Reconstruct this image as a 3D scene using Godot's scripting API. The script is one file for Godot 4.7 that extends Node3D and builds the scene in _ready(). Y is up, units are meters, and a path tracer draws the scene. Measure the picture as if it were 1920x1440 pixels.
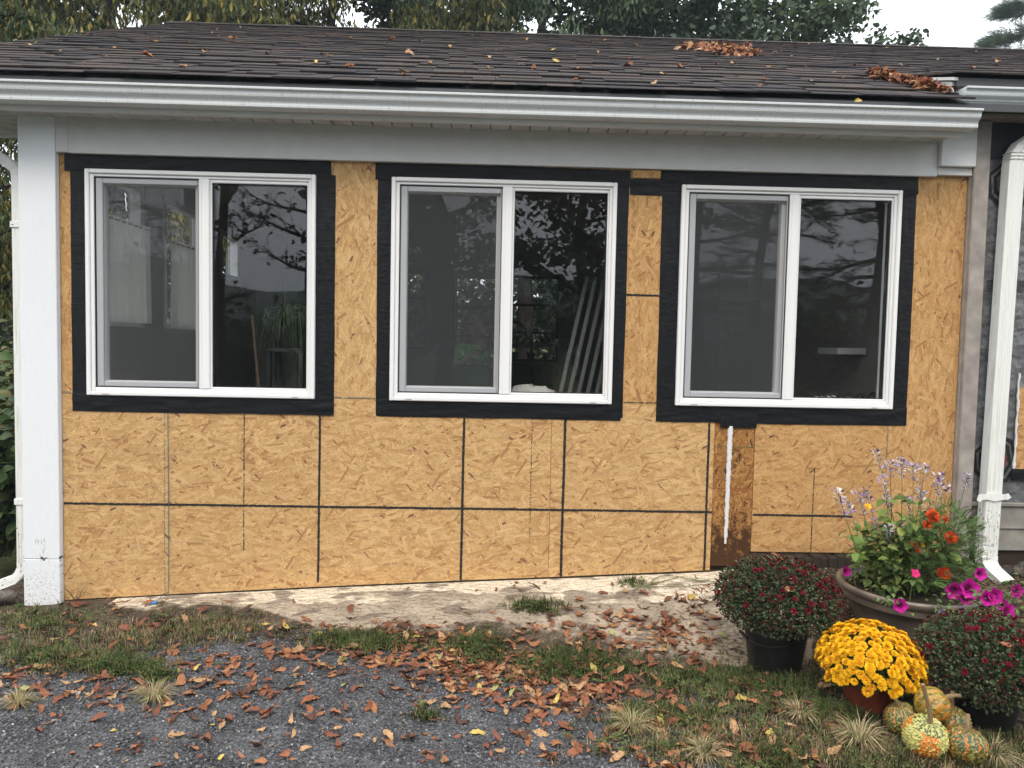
extends Node3D
# A single-storey house front sheathed in strand board, three new windows, autumn yard.
# x runs along the front wall, z points away from it towards the viewer, y is up; the wall's face is z = 0.

const CAM_H := 1.40
const CAM_D := 4.0373
const FOCAL := 1400.0        # of the 1920 x 1440 photograph
var cam: Camera3D
var rng := RandomNumberGenerator.new()
var noise_a := FastNoiseLite.new()
var noise_b := FastNoiseLite.new()
var noise_c := FastNoiseLite.new()
var M := {}
var taken := {}
var house: Node3D

# ---------------------------------------------------------------- mesh building
class MB:
	var v := PackedVector3Array()
	var n := PackedVector3Array()
	var t := PackedVector2Array()
	var c := PackedColorArray()
	var ix := PackedInt32Array()
	var col := Color(1, 1, 1)
	var off := Vector2.ZERO
	var swap := false
	func put(p: Vector3, nn: Vector3, uv := Vector2.ZERO) -> int:
		v.append(p); n.append(nn); t.append(uv); c.append(col)
		return v.size() - 1
	func tri(a: int, b: int, d: int, out: Vector3):
		if (v[b] - v[a]).cross(v[d] - v[a]).dot(out) > 0.0:
			ix.append(a); ix.append(d); ix.append(b)
		else:
			ix.append(a); ix.append(b); ix.append(d)
	func plane_uv(p: Vector3, nn: Vector3) -> Vector2:
		var a = nn.abs()
		var u = Vector2(p.x, -p.y)
		if a.x > a.y and a.x > a.z: u = Vector2(p.z, -p.y)
		elif a.y > a.z: u = Vector2(p.x, p.z)
		if swap: u = Vector2(u.y, u.x)
		return u + off
	func face(pts: Array, out: Vector3):
		var nn: Vector3 = (pts[1] - pts[0]).cross(pts[2] - pts[0])
		if nn.length_squared() < 1e-20: return
		nn = nn.normalized()
		if nn.dot(out) < 0.0: nn = -nn
		var first = v.size()
		for p in pts: put(p, nn, plane_uv(p, nn))
		for k in range(1, pts.size() - 1): tri(first, first + k, first + k + 1, nn)
	func box(mid: Vector3, size: Vector3, bevel := 0.0, turn := Basis.IDENTITY):
		var h = size * 0.5
		bevel = minf(bevel, minf(h.x, minf(h.y, h.z)) * 0.8)
		var corner = func(s: Array, flat: int) -> Vector3:
			var q = Vector3.ZERO
			for k in 3: q[k] = s[k] * (h[k] if (k == flat or bevel <= 0.0) else h[k] - bevel)
			return mid + turn * q
		for ax in 3:
			var b = (ax + 1) % 3
			var d = (ax + 2) % 3
			for sg in [-1, 1]:
				var pts = []
				for w in [[-1, -1], [1, -1], [1, 1], [-1, 1]]:
					var s = [0, 0, 0]
					s[ax] = sg; s[b] = w[0]; s[d] = w[1]
					pts.append(corner.call(s, ax))
				var out = Vector3.ZERO
				out[ax] = sg
				face(pts, turn * out)
			if bevel > 0.0:
				for sa in [-1, 1]:
					for sb in [-1, 1]:
						var pts2 = []
						for w in [[ax, -1], [ax, 1], [b, 1], [b, -1]]:
							var s2 = [0, 0, 0]
							s2[ax] = sa; s2[b] = sb; s2[d] = w[1]
							pts2.append(corner.call(s2, w[0]))
						var out2 = Vector3.ZERO
						out2[ax] = sa; out2[b] = sb
						face(pts2, turn * out2)
		if bevel > 0.0:
			for sx in [-1, 1]:
				for sy in [-1, 1]:
					for sz in [-1, 1]:
						face([corner.call([sx, sy, sz], 0), corner.call([sx, sy, sz], 1), corner.call([sx, sy, sz], 2)], turn * Vector3(sx, sy, sz))
	func span(x0, x1, y0, y1, z0, z1, bevel := 0.0):
		box(Vector3(x0 + x1, y0 + y1, z0 + z1) * 0.5, Vector3(absf(x1 - x0), absf(y1 - y0), absf(z1 - z0)), bevel)
	func prism(poly: PackedVector2Array, z0: float, z1: float):
		var ids = Geometry2D.triangulate_polygon(poly)
		for z in [z0, z1]:
			var nn = Vector3(0, 0, 1 if z == maxf(z0, z1) else -1)
			var first = v.size()
			for p in poly: put(Vector3(p.x, p.y, z), nn, plane_uv(Vector3(p.x, p.y, z), nn))
			for k in range(0, ids.size(), 3): tri(first + ids[k], first + ids[k + 1], first + ids[k + 2], nn)
		var cw = Geometry2D.is_polygon_clockwise(poly)
		for k in poly.size():
			var a = poly[k]
			var b = poly[(k + 1) % poly.size()]
			var e = (b - a)
			var out = Vector3(e.y, -e.x, 0) * (-1.0 if cw else 1.0)
			face([Vector3(a.x, a.y, z0), Vector3(b.x, b.y, z0), Vector3(b.x, b.y, z1), Vector3(a.x, a.y, z1)], out)
	# a profile of (z, y) points swept along x
	func sweep_x(prof: Array, x0: float, x1: float, closed := true, caps := true):
		var m = prof.size()
		var area = 0.0
		for k in m: area += prof[k].x * prof[(k + 1) % m].y - prof[(k + 1) % m].x * prof[k].y
		for k in (m if closed else m - 1):
			var a = prof[k]
			var b = prof[(k + 1) % m]
			var e = b - a
			var out = Vector3(0, -e.x, e.y) * signf(area)
			face([Vector3(x0, a.y, a.x), Vector3(x1, a.y, a.x), Vector3(x1, b.y, b.x), Vector3(x0, b.y, b.x)], out)
		if closed and caps:
			var poly = PackedVector2Array()
			for p in prof: poly.append(p)
			var ids = Geometry2D.triangulate_polygon(poly)
			for x in [x0, x1]:
				for k in range(0, ids.size(), 3):
					face([Vector3(x, poly[ids[k]].y, poly[ids[k]].x), Vector3(x, poly[ids[k + 1]].y, poly[ids[k + 1]].x), Vector3(x, poly[ids[k + 2]].y, poly[ids[k + 2]].x)], Vector3(1 if x == maxf(x0, x1) else -1, 0, 0))
	func tube(path: Array, radii: Array, sides := 8, capped := true, flat_x := 1.0):
		var up = Vector3(0.123, 0.95, 0.29)
		var rings = []
		for k in path.size():
			var d: Vector3 = (path[mini(k + 1, path.size() - 1)] - path[maxi(k - 1, 0)])
			d = d.normalized()
			if absf(d.dot(up)) > 0.93: up = Vector3(0.95, 0.1, 0.29) if absf(d.x) < 0.8 else Vector3(0.1, 0.1, 0.98)
			var s = d.cross(up).normalized()
			var w = s.cross(d).normalized()
			up = w
			var ring = []
			for j in sides:
				var a = TAU * j / sides
				var o = s * cos(a) * flat_x + w * sin(a)
				ring.append(put(path[k] + o * radii[k], o.normalized(), Vector2(float(j) / sides, float(k) * 0.3)))
			rings.append(ring)
		for k in rings.size() - 1:
			for j in sides:
				var j2 = (j + 1) % sides
				var o2 = n[rings[k][j]] + n[rings[k][j2]]
				tri(rings[k][j], rings[k][j2], rings[k + 1][j2], o2)
				tri(rings[k][j], rings[k + 1][j2], rings[k + 1][j], o2)
		if capped:
			for e in [0, rings.size() - 1]:
				var dd = (path[1] - path[0]) * -1.0 if e == 0 else path[-1] - path[-2]
				var pts = []
				for i in rings[e]: pts.append(v[i])
				face(pts, dd)
	func lathe(prof: Array, segs := 32, mid := Vector3.ZERO):
		var rows = []
		for k in prof.size():
			var e = (prof[mini(k + 1, prof.size() - 1)] - prof[maxi(k - 1, 0)]).normalized()
			var row = []
			for j in segs + 1:
				var a = TAU * j / segs
				var r = prof[k].x
				var p = Vector3(cos(a) * r, prof[k].y, sin(a) * r)
				row.append(put(mid + p, Vector3(cos(a) * e.y, -e.x, sin(a) * e.y).normalized(), Vector2(float(j) / segs * 3.0, prof[k].y * 2.0)))
			rows.append(row)
		for k in rows.size() - 1:
			for j in segs:
				var out = n[rows[k][j]] + n[rows[k + 1][j + 1]]
				tri(rows[k][j], rows[k][j + 1], rows[k + 1][j + 1], out)
				tri(rows[k][j], rows[k + 1][j + 1], rows[k + 1][j], out)
	func smooth():
		# average normals of vertices that share a place
		var sums = {}
		for k in v.size(): n[k] = Vector3.ZERO
		for k in range(0, ix.size(), 3):
			var fn = (v[ix[k + 2]] - v[ix[k]]).cross(v[ix[k + 1]] - v[ix[k]])
			for j in 3: n[ix[k + j]] += fn
		for k in v.size():
			var key = (v[k] * 20000.0).round()
			sums[key] = sums.get(key, Vector3.ZERO) + n[k]
		for k in v.size(): n[k] = sums[(v[k] * 20000.0).round()].normalized()
	func mesh(with_color := false) -> ArrayMesh:
		var arr = []
		arr.resize(Mesh.ARRAY_MAX)
		arr[Mesh.ARRAY_VERTEX] = v
		arr[Mesh.ARRAY_NORMAL] = n
		arr[Mesh.ARRAY_TEX_UV] = t
		if with_color: arr[Mesh.ARRAY_COLOR] = c
		arr[Mesh.ARRAY_INDEX] = ix
		var am = ArrayMesh.new()
		am.add_surface_from_arrays(Mesh.PRIMITIVE_TRIANGLES, arr)
		return am

func numbered(called: String) -> String:
	var k = taken.get(called, 0)
	taken[called] = k + 1
	return called if k == 0 else "%s_%03d" % [called, k]

func inst(mesh: Mesh, called: String, m: Material, parent: Node = null) -> MeshInstance3D:
	var o = MeshInstance3D.new()
	o.mesh = mesh
	o.material_override = m
	if parent == null:
		o.name = numbered(called)
		add_child(o)
	else:
		o.name = called
		parent.add_child(o, true)
	return o

func obj(mb: MB, called: String, m: Material, parent: Node = null, colored := false) -> MeshInstance3D:
	return inst(mb.mesh(colored), called, m, parent)

func tag(o: Node, label := "", category := "", group := "", kind := ""):
	if label: o.set_meta("label", label)
	if category: o.set_meta("category", category)
	if group: o.set_meta("group", group)
	if kind: o.set_meta("kind", kind)
	return o

func thing(called: String, label: String, category: String, at := Vector3.ZERO, group := "") -> Node3D:
	var o = Node3D.new()
	o.name = numbered(called)
	add_child(o)
	o.position = at
	tag(o, label, category, group)
	return o

func part(called: String, parent: Node3D, at := Vector3.ZERO) -> Node3D:
	var o = Node3D.new()
	o.name = called
	parent.add_child(o, true)
	o.position = at
	return o

func many(mesh: Mesh, xf: Array, cols: Array, called: String, m: Material, parent: Node = null) -> MultiMeshInstance3D:
	var mm = MultiMesh.new()
	mm.transform_format = MultiMesh.TRANSFORM_3D
	mm.use_colors = cols.size() > 0
	mm.mesh = mesh
	mm.instance_count = xf.size()
	var w = 16 if cols.size() > 0 else 12
	var buf = PackedFloat32Array()
	buf.resize(xf.size() * w)
	var i = 0
	for k in xf.size():
		var f: Transform3D = xf[k]
		var b = f.basis
		buf[i] = b.x.x; buf[i + 1] = b.y.x; buf[i + 2] = b.z.x; buf[i + 3] = f.origin.x
		buf[i + 4] = b.x.y; buf[i + 5] = b.y.y; buf[i + 6] = b.z.y; buf[i + 7] = f.origin.y
		buf[i + 8] = b.x.z; buf[i + 9] = b.y.z; buf[i + 10] = b.z.z; buf[i + 11] = f.origin.z
		if w == 16:
			var c: Color = cols[k]
			buf[i + 12] = c.r; buf[i + 13] = c.g; buf[i + 14] = c.b; buf[i + 15] = 1.0
		i += w
	mm.buffer = buf
	var o = MultiMeshInstance3D.new()
	o.multimesh = mm
	o.material_override = m
	if parent == null:
		o.name = numbered(called)
		add_child(o)
	else:
		o.name = called
		parent.add_child(o, true)
	return o

func rr(a: float, b: float) -> float: return rng.randf_range(a, b)
func lin(r: float, g: float, b: float) -> Color: return Color(r, g, b)
func rot(x: float, y: float, z: float) -> Basis: return Basis.from_euler(Vector3(x, y, z))
func pick(a: Array): return a[rng.randi() % a.size()]

func mat(c: Color, rough := 0.8, spec := 0.5) -> StandardMaterial3D:
	var m = StandardMaterial3D.new()
	m.albedo_color = c.linear_to_srgb()
	m.roughness = rough
	m.metallic_specular = spec
	m.cull_mode = BaseMaterial3D.CULL_DISABLED
	return m

func vmat(rough := 0.8, spec := 0.5) -> StandardMaterial3D:
	var m = mat(Color(1, 1, 1), rough, spec)
	m.vertex_color_use_as_albedo = true
	return m

# ---------------------------------------------------------------- where a pixel of the photograph points
func ray_dir(px: float, py: float) -> Vector3:
	return (cam.basis * Vector3((px - 960.0) / FOCAL, -(py - 720.0) / FOCAL, -1.0)).normalized()
func on_plane_z(px: float, py: float, z: float) -> Vector3:
	var d = ray_dir(px, py)
	return cam.position + d * ((z - CAM_D) / d.z)
func on_ground(px: float, py: float) -> Vector3:
	var d = ray_dir(px, py)
	var p = cam.position + d * (1.4 / -d.y)
	for k in 8:
		p = cam.position + d * ((CAM_H - ground_y(p.x, p.z)) / -d.y)
	return p

func curve(pts: Array, x: float) -> float:
	if x <= pts[0].x: return pts[0].y
	for k in range(1, pts.size()):
		if x <= pts[k].x:
			var f = (x - pts[k - 1].x) / (pts[k].x - pts[k - 1].x)
			return lerpf(pts[k - 1].y, pts[k].y, f)
	return pts[-1].y

const WALL_BASE := [Vector2(-4.0, -0.05), Vector2(-2.4, -0.05), Vector2(-2.2, -0.03), Vector2(-0.9, 0.05), Vector2(-0.13, 0.093), Vector2(0.41, 0.12), Vector2(1.23, 0.165), Vector2(1.5, 0.2), Vector2(2.2, 0.22), Vector2(4.0, 0.24)]
func ground_y(x: float, z: float) -> float:
	var s = smoothstep(-0.05, 0.85, z)
	var far = -0.005 - 0.04 * maxf(0.0, z - 0.85)
	if z > 3.0: far = -0.091 - 0.01 * (z - 3.0)
	var y = lerpf(curve(WALL_BASE, x), far, s)
	var hump = noise_a.get_noise_2d(x * 90.0, z * 90.0) * 0.012 + noise_b.get_noise_2d(x * 300.0, z * 300.0) * 0.004
	return y + hump * smoothstep(0.1, 0.5, z)

# ---------------------------------------------------------------- computed textures: grain, flakes, dirt
func tex(im: Image) -> ImageTexture:
	im.generate_mipmaps()
	return ImageTexture.create_from_image(im)

func noise_tex(freq: float, size := 512, octaves := 4, lo := 0.8, hi := 1.0, seed_ := 1) -> ImageTexture:
	var nz = FastNoiseLite.new()
	nz.seed = seed_
	nz.frequency = freq
	nz.fractal_octaves = octaves
	var im = nz.get_seamless_image(size, size)
	im.convert(Image.FORMAT_RGB8)
	var d = im.get_data()
	for k in d.size(): d[k] = int(255.0 * lerpf(lo, hi, d[k] / 255.0))
	return tex(Image.create_from_data(size, size, false, Image.FORMAT_RGB8, d))

func normal_tex(freq: float, size := 512, strength := 4.0, octaves := 4, seed_ := 3) -> ImageTexture:
	var nz = FastNoiseLite.new()
	nz.seed = seed_
	nz.frequency = freq
	nz.fractal_octaves = octaves
	var im = nz.get_seamless_image(size, size)
	im.convert(Image.FORMAT_RGBA8)
	im.bump_map_to_normal_map(strength)
	return tex(im)

func strand_image(w: int, h: int, seed_: int, shades: Array, cover: float, tilt: float) -> Image:
	# pressed wood flakes: many little grained strips laid over each other
	rng.seed = seed_
	var im = Image.create(w, h, false, Image.FORMAT_RGBA8)
	im.fill(shades[1])
	var stamps = []
	for k in 260:
		var long = rr(14.0, 56.0)
		var wide = rr(3.0, 9.5)
		if k % 3 == 0: long = rr(6.0, 22.0); wide = rr(1.2, 3.2)
		var a = rng.randfn(0.0, tilt) if k % 4 else rr(0.0, PI)
		var which = k % 20
		var base: Color = shades[0]
		if which >= 6: base = shades[1]
		if which >= 12: base = shades[2]
		if which == 18: base = shades[2].lerp(shades[3], 0.6)
		if which == 19: base = shades[3]
		if k % 52 == 7: base = shades[4].lerp(shades[3], rr(0.0, 0.6)); long = rr(8, 26); wide = rr(2, 6)
		var ca = cos(a)
		var sa = sin(a)
		var bw = int(absf(long * ca) + absf(wide * sa)) + 3
		var bh = int(absf(long * sa) + absf(wide * ca)) + 3
		var st = Image.create(bw, bh, false, Image.FORMAT_RGBA8)
		var rows = []
		for j in 24: rows.append(rr(0.86, 1.05))
		var skew = rr(-0.8, 0.8)
		var tone = rr(0.955, 1.035)
		for y in bh:
			for x in bw:
				var dx = x - bw * 0.5
				var dy = y - bh * 0.5
				var u = dx * ca + dy * sa
				var q = -dx * sa + dy * ca
				var end = long * 0.5 + q * skew + sin(q * 2.3 + k) * 0.8
				if absf(q) <= wide * 0.5 and u < end and u > -long * 0.5 + q * skew:
					var g = rows[int(absf(q * 2.0 + 11.0)) % 24] * tone * (1.0 if rng.randf() > 0.06 else 0.86)
					st.set_pixel(x, y, Color(base.r * g, base.g * g, base.b * g, 0.92))
		stamps.append(st)
	var count = int(w * h * cover / 190.0)
	for k in count:
		var st: Image = stamps[rng.randi() % 260]
		var size = st.get_size()
		im.blend_rect(st, Rect2i(Vector2i.ZERO, size), Vector2i(rng.randi_range(-20, w), rng.randi_range(-20, h)))
	# pin-holes and short dark checks between the flakes
	for k in int(w * h / 420.0):
		var c: Color = shades[3].lerp(shades[4], rr(0.0, 0.9))
		var x = rng.randi_range(0, w - 6)
		var y = rng.randi_range(0, h - 4)
		c = c.lerp(shades[2], rr(0.2, 0.85))
		im.fill_rect(Rect2i(x, y, rng.randi_range(1, 6), 1), Color(c.r, c.g, c.b, 1.0))
	return im

func speck(im: Image, n: int, region: Rect2i, c0: Color, c1: Color, most := 3, long := 1):
	for k in n:
		var p = Vector2i(region.position.x + rng.randi_range(0, region.size.x - 1), region.position.y + rng.randi_range(0, region.size.y - 1))
		im.fill_rect(Rect2i(p, Vector2i(rng.randi_range(1, most), rng.randi_range(1, most) * long)), c0.lerp(c1, rng.randf()))

func make_materials():
	var shades = [Color8(214, 176, 124), Color8(205, 165, 112), Color8(196, 154, 102), Color8(168, 122, 80), Color8(110, 72, 61)]
	var im = strand_image(2048, 1024, 11, shades, 5.0, 0.5)
	var bump: Image = im.duplicate()
	bump.convert(Image.FORMAT_L8)
	bump.convert(Image.FORMAT_RGBA8)
	bump.bump_map_to_normal_map(2.0)
	M.strand = mat(Color(1, 1, 1), 0.75, 0.35)
	M.strand.albedo_texture = tex(im)
	M.strand.uv1_scale = Vector3(0.25, 0.5, 1)
	M.strand.normal_enabled = true
	M.strand.normal_texture = tex(bump)
	M.strand.normal_scale = 0.5
	M.strand_b = M.strand.duplicate()
	M.strand_b.albedo_color = Color(0.965, 0.935, 0.9)
	# the weathered strip: darker flakes, black rot at its foot, a pencil line in green and one in red
	var old = strand_image(128, 512, 29, [Color8(184, 138, 84), Color8(166, 119, 68), Color8(146, 100, 55), Color8(112, 74, 42), Color8(70, 44, 32)], 5.0, 1.1)
	rng.seed = 5
	for y in range(330, 512):
		for x in 128:
			var f = clampf((y - 352.0 + noise_a.get_noise_2d(x * 3.0, y * 2.0) * 105.0 + noise_b.get_noise_2d(x * 14.0, y * 9.0) * 45.0) / 70.0, 0.0, 1.0)
			var g = noise_b.get_noise_2d(x * 30.0, y * 30.0) * 0.5 + 0.5
			old.set_pixel(x, y, old.get_pixel(x, y).lerp(Color8(50, 34, 24).lerp(Color8(84, 56, 32), g), f * 0.93))
	for k in 40:
		var q = Vector2i(rng.randi_range(0, 126), 300 + int(absf(rng.randfn(0, 1)) * 60))
		if q.y < 508: old.fill_rect(Rect2i(q, Vector2i(rng.randi_range(1, 4), rng.randi_range(1, 6))), Color8(44, 30, 22))
	for x in 128:
		if rng.randf() < 0.9: old.fill_rect(Rect2i(x, 124 + int(x * 0.02) + rng.randi_range(0, 1), 1, 4), Color8(88, 92, 56).lerp(old.get_pixel(x, 120), rr(0.1, 0.5)))
		if rng.randf() < 0.85: old.fill_rect(Rect2i(x, 255 + rng.randi_range(0, 1), 1, 4), Color8(140, 60, 44).lerp(old.get_pixel(x, 250), rr(0.2, 0.6)))
	for k in 60: old.fill_rect(Rect2i(82 + int(rng.randfn(0, 3)), 148 + int(absf(rng.randfn(0, 1)) * 14), 2, 2), Color8(60, 44, 36))
	M.old_strand = mat(Color(1, 1, 1), 0.8, 0.3)
	M.old_strand.albedo_texture = tex(old)
	# painted white board of the corner post, chipped near its joint
	var pw = Image.create(256, 2048, false, Image.FORMAT_RGBA8)
	pw.fill(Color8(226, 229, 233))
	rng.seed = 8
	for k in 2600:
		var g = rng.randi_range(214, 232)
		pw.fill_rect(Rect2i(rng.randi_range(0, 255), rng.randi_range(0, 2047), 1, rng.randi_range(4, 50)), Color8(g, g + 2, g + 5))
	speck(pw, 50, Rect2i(0, 700, 256, 1130), Color8(150, 148, 142), Color8(190, 188, 182), 3)
	speck(pw, 34, Rect2i(90, 1750, 100, 92), Color8(110, 106, 98), Color8(180, 176, 168), 2, 9)
	speck(pw, 16, Rect2i(124, 1828, 40, 16), Color8(24, 22, 20), Color8(60, 54, 46), 10)
	speck(pw, 10, Rect2i(0, 1828, 14, 20), Color8(24, 22, 20), Color8(50, 46, 40), 7)
	speck(pw, 34, Rect2i(4, 1900, 230, 60), Color8(60, 54, 46), Color8(140, 132, 120), 5)
	for k in 520:
		var q = Vector2i(rng.randi_range(0, 254), 2046 - int(absf(rng.randfn(0, 1)) * 80))
		if q.y > 1860: pw.fill_rect(Rect2i(q, Vector2i(rng.randi_range(1, 4), rng.randi_range(1, 4))), Color8(196, 184, 160).lerp(Color8(90, 80, 66), rng.randf() * rng.randf()))
	M.post = mat(Color(1, 1, 1), 0.5, 0.4)
	M.post.albedo_texture = tex(pw)
	var faint = noise_tex(0.02, 512, 5, 0.965, 1.0, 12)
	var fine = normal_tex(0.05, 512, 2.0, 4, 13)
	M.trim = mat(lin(0.70, 0.71, 0.71), 0.5, 0.4)
	M.frieze = mat(lin(0.66, 0.66, 0.65), 0.55, 0.35)
	for m in [M.trim, M.frieze]:
		m.albedo_texture = faint
		m.uv1_triplanar = true
		m.uv1_world_triplanar = true
		m.uv1_scale = Vector3(0.9, 0.9, 0.9)
	M.soffit = mat(lin(0.62, 0.61, 0.59), 0.6, 0.3)
	M.soffit.albedo_texture = noise_tex(0.03, 256, 4, 0.85, 1.0, 22)
	M.soffit.uv1_triplanar = true
	M.soffit.uv1_world_triplanar = true
	# aluminium gutter, enamelled, with grime specks
	var gi = Image.create(1024, 256, false, Image.FORMAT_RGBA8)
	gi.fill(Color8(222, 226, 228))
	rng.seed = 17
	for k in 900:
		var g = rng.randi_range(206, 230)
		gi.fill_rect(Rect2i(rng.randi_range(0, 1000), rng.randi_range(0, 255), rng.randi_range(1, 3), rng.randi_range(6, 40)), Color8(g, g + 2, g + 3))
	speck(gi, 260, Rect2i(0, 0, 1024, 256), Color8(120, 118, 112), Color8(200, 200, 196), 3)
	M.gutter = mat(Color(0.93, 0.93, 0.93), 0.5, 0.4)
	M.gutter.albedo_texture = tex(gi)
	M.gutter.uv1_scale = Vector3(0.55, 3.0, 1)
	M.vinyl = mat(lin(0.82, 0.82, 0.82), 0.38, 0.5)
	M.screen_frame = mat(lin(0.40, 0.41, 0.43), 0.42, 0.5)
	M.screen = mat(lin(0.10, 0.105, 0.11), 0.9, 0.2)
	M.screen.transparency = BaseMaterial3D.TRANSPARENCY_ALPHA
	M.screen.albedo_color.a = 0.34
	M.glass = mat(lin(0.02, 0.03, 0.03), 0.0, 0.5)
	M.glass.transparency = BaseMaterial3D.TRANSPARENCY_ALPHA
	M.glass.albedo_color.a = 0.03
	M.gasket = mat(lin(0.02, 0.02, 0.02), 0.6)
	M.tape = mat(lin(0.006, 0.007, 0.009), 0.52, 0.33)
	M.tape.normal_enabled = true
	M.tape.normal_texture = normal_tex(0.02, 512, 6.0, 4, 33)
	M.tape.normal_scale = 0.45
	M.tape.uv1_scale = Vector3(1.2, 3.0, 1)
	M.chalk = mat(lin(0.035, 0.034, 0.033), 0.95, 0.1)
	M.blue_chalk = mat(lin(0.10, 0.17, 0.19), 0.95, 0.1)
	M.string = mat(lin(0.02, 0.15, 0.19), 0.8, 0.2)
	M.blue_plastic = mat(lin(0.03, 0.22, 0.55), 0.4)
	M.foam = mat(lin(0.86, 0.86, 0.86), 0.8, 0.3)
	M.foam.normal_enabled = true
	M.foam.normal_texture = normal_tex(0.1, 256, 10.0, 3, 41)
	M.foam.uv1_triplanar = true
	M.foam.uv1_scale = Vector3(9, 9, 9)
	M.taupe = mat(lin(0.42, 0.375, 0.34), 0.5, 0.4)
	M.siding = mat(lin(0.30, 0.28, 0.245), 0.6, 0.35)
	for m in [M.taupe, M.siding]:
		m.albedo_texture = noise_tex(0.015, 512, 5, 0.78, 1.0, 52)
		m.uv1_triplanar = true
		m.uv1_world_triplanar = true
	M.wrap = mat(lin(0.17, 0.175, 0.185), 0.36, 0.5)
	M.wrap.normal_enabled = true
	M.wrap.normal_texture = normal_tex(0.012, 512, 14.0, 5, 61)
	M.wrap.normal_scale = 0.7
	M.wrap.albedo_texture = noise_tex(0.02, 512, 4, 0.75, 1.0, 62)
	M.wrap.uv1_scale = Vector3(1.1, 1.1, 1)
	M.print_black = mat(lin(0.016, 0.016, 0.018), 0.5, 0.4)
	M.print_red = mat(lin(0.20, 0.02, 0.025), 0.5, 0.4)
	M.membrane = mat(lin(0.018, 0.022, 0.032), 0.6, 0.4)
	# old white downspout: green-grey film in streaks, black scratches at the elbows
	var di = Image.create(256, 1024, false, Image.FORMAT_RGBA8)
	di.fill(Color8(228, 229, 226))
	rng.seed = 71
	for k in 1500:
		var y = int(1023 * pow(rng.randf(), 0.45))
		var g = rr(0.0, 1.0)
		di.blend_rect(_strip(rng.randi_range(1, 3), rng.randi_range(10, 90), Color8(150, 152, 128).lerp(Color8(222, 222, 216), g), 0.22), Rect2i(0, 0, 3, 90), Vector2i(rng.randi_range(0, 252), y))
	speck(di, 200, Rect2i(0, 860, 256, 160), Color8(50, 46, 38), Color8(120, 112, 96), 3, 2)
	speck(di, 60, Rect2i(0, 0, 256, 90), Color8(40, 38, 34), Color8(110, 106, 96), 4, 1)
	M.spout = mat(Color(1, 1, 1), 0.5, 0.4)
	M.spout.albedo_texture = tex(di)
	M.shingle = []
	var gran = noise_tex(0.35, 512, 3, 0.45, 1.0, 81)
	var gran_n = normal_tex(0.3, 512, 6.0, 3, 82)
	for c in [lin(0.060, 0.052, 0.050), lin(0.050, 0.044, 0.044), lin(0.071, 0.058, 0.054), lin(0.042, 0.038, 0.041), lin(0.084, 0.067, 0.060)]:
		var m = mat(c * 1.75, 0.95, 0.25)
		m.albedo_texture = gran
		m.normal_enabled = true
		m.normal_texture = gran_n
		m.normal_scale = 0.6
		m.uv1_triplanar = true
		m.uv1_world_triplanar = true
		m.uv1_scale = Vector3(2.2, 2.2, 2.2)
		M.shingle.append(m)
	M.shingle_rest = M.shingle[0].duplicate()
	M.shingle_rest.albedo_color = Color(1, 1, 1)
	M.shingle_rest.vertex_color_use_as_albedo = true
	M.drip = mat(lin(0.05, 0.055, 0.06), 0.5)
	M.wood_dark = mat(lin(0.22, 0.145, 0.085), 0.75)
	M.room_wall = mat(lin(0.27, 0.25, 0.225), 0.85)
	M.room_floor = mat(lin(0.20, 0.15, 0.10), 0.6)
	M.curtain = mat(lin(0.74, 0.73, 0.70), 0.9, 0.1)
	M.curtain.backlight_enabled = true
	M.curtain.backlight = Color(0.75, 0.75, 0.72)
	M.paint_in = mat(lin(0.66, 0.67, 0.68), 0.6)
	M.black_iron = mat(lin(0.012, 0.012, 0.012), 0.5)
	M.bag = mat(lin(0.52, 0.51, 0.48), 0.55)
	M.strip_clear = mat(lin(0.10, 0.11, 0.11), 0.4)
	M.handle_wood = mat(lin(0.16, 0.11, 0.07), 0.6)
	M.earth = mat(lin(0.045, 0.034, 0.026), 0.95, 0.2)
	M.rock = []
	for c in [lin(0.20, 0.165, 0.13), lin(0.15, 0.14, 0.13), lin(0.24, 0.205, 0.17), lin(0.075, 0.07, 0.065)]:
		var m2 = mat(c, 0.9, 0.3)
		m2.albedo_texture = noise_tex(0.03, 256, 5, 0.55, 1.0, 91)
		m2.normal_enabled = true
		m2.normal_texture = normal_tex(0.04, 256, 8.0, 4, 92)
		m2.uv1_triplanar = true
		m2.uv1_scale = Vector3(5, 5, 5)
		M.rock.append(m2)
	M.bark = mat(lin(0.055, 0.047, 0.04), 0.95, 0.2)
	M.bark.albedo_texture = noise_tex(0.05, 256, 4, 0.5, 1.0, 95)
	M.leafmass = vmat(0.6, 0.4)
	M.leafmass.backlight_enabled = true
	M.leafmass.backlight = Color(0.4, 0.45, 0.2)
	M.petal = vmat(0.7, 0.3)
	M.petal.backlight_enabled = true
	M.petal.backlight = Color(0.35, 0.3, 0.3)
	M.bloom_dark = vmat(0.75, 0.25)
	M.mumleaf = vmat(0.85, 0.2)
	M.blade = vmat(0.75, 0.3)
	M.dryleaf = vmat(0.72, 0.35)
	M.stone = vmat(0.9, 0.35)
	M.stem = mat(lin(0.10, 0.14, 0.04), 0.7)
	M.twig = mat(lin(0.10, 0.075, 0.05), 0.9)

func _strip(w: int, h: int, c: Color, a: float) -> Image:
	var im = Image.create(w, h, false, Image.FORMAT_RGBA8)
	im.fill(Color(c.r, c.g, c.b, a))
	return im

# ---------------------------------------------------------------- the house
const WIN_X := [-2.1387, -0.5391, 1.0086]
const WIN_W := 1.2
const WIN_Y0 := 1.0864
const WIN_Y1 := 2.273
const EAVE_Z := 0.28
const EAVE_Y := 2.668
const RIDGE_Z := -3.6
const RIDGE_Y := 4.488
const ROOF_X0 := -3.2

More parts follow.
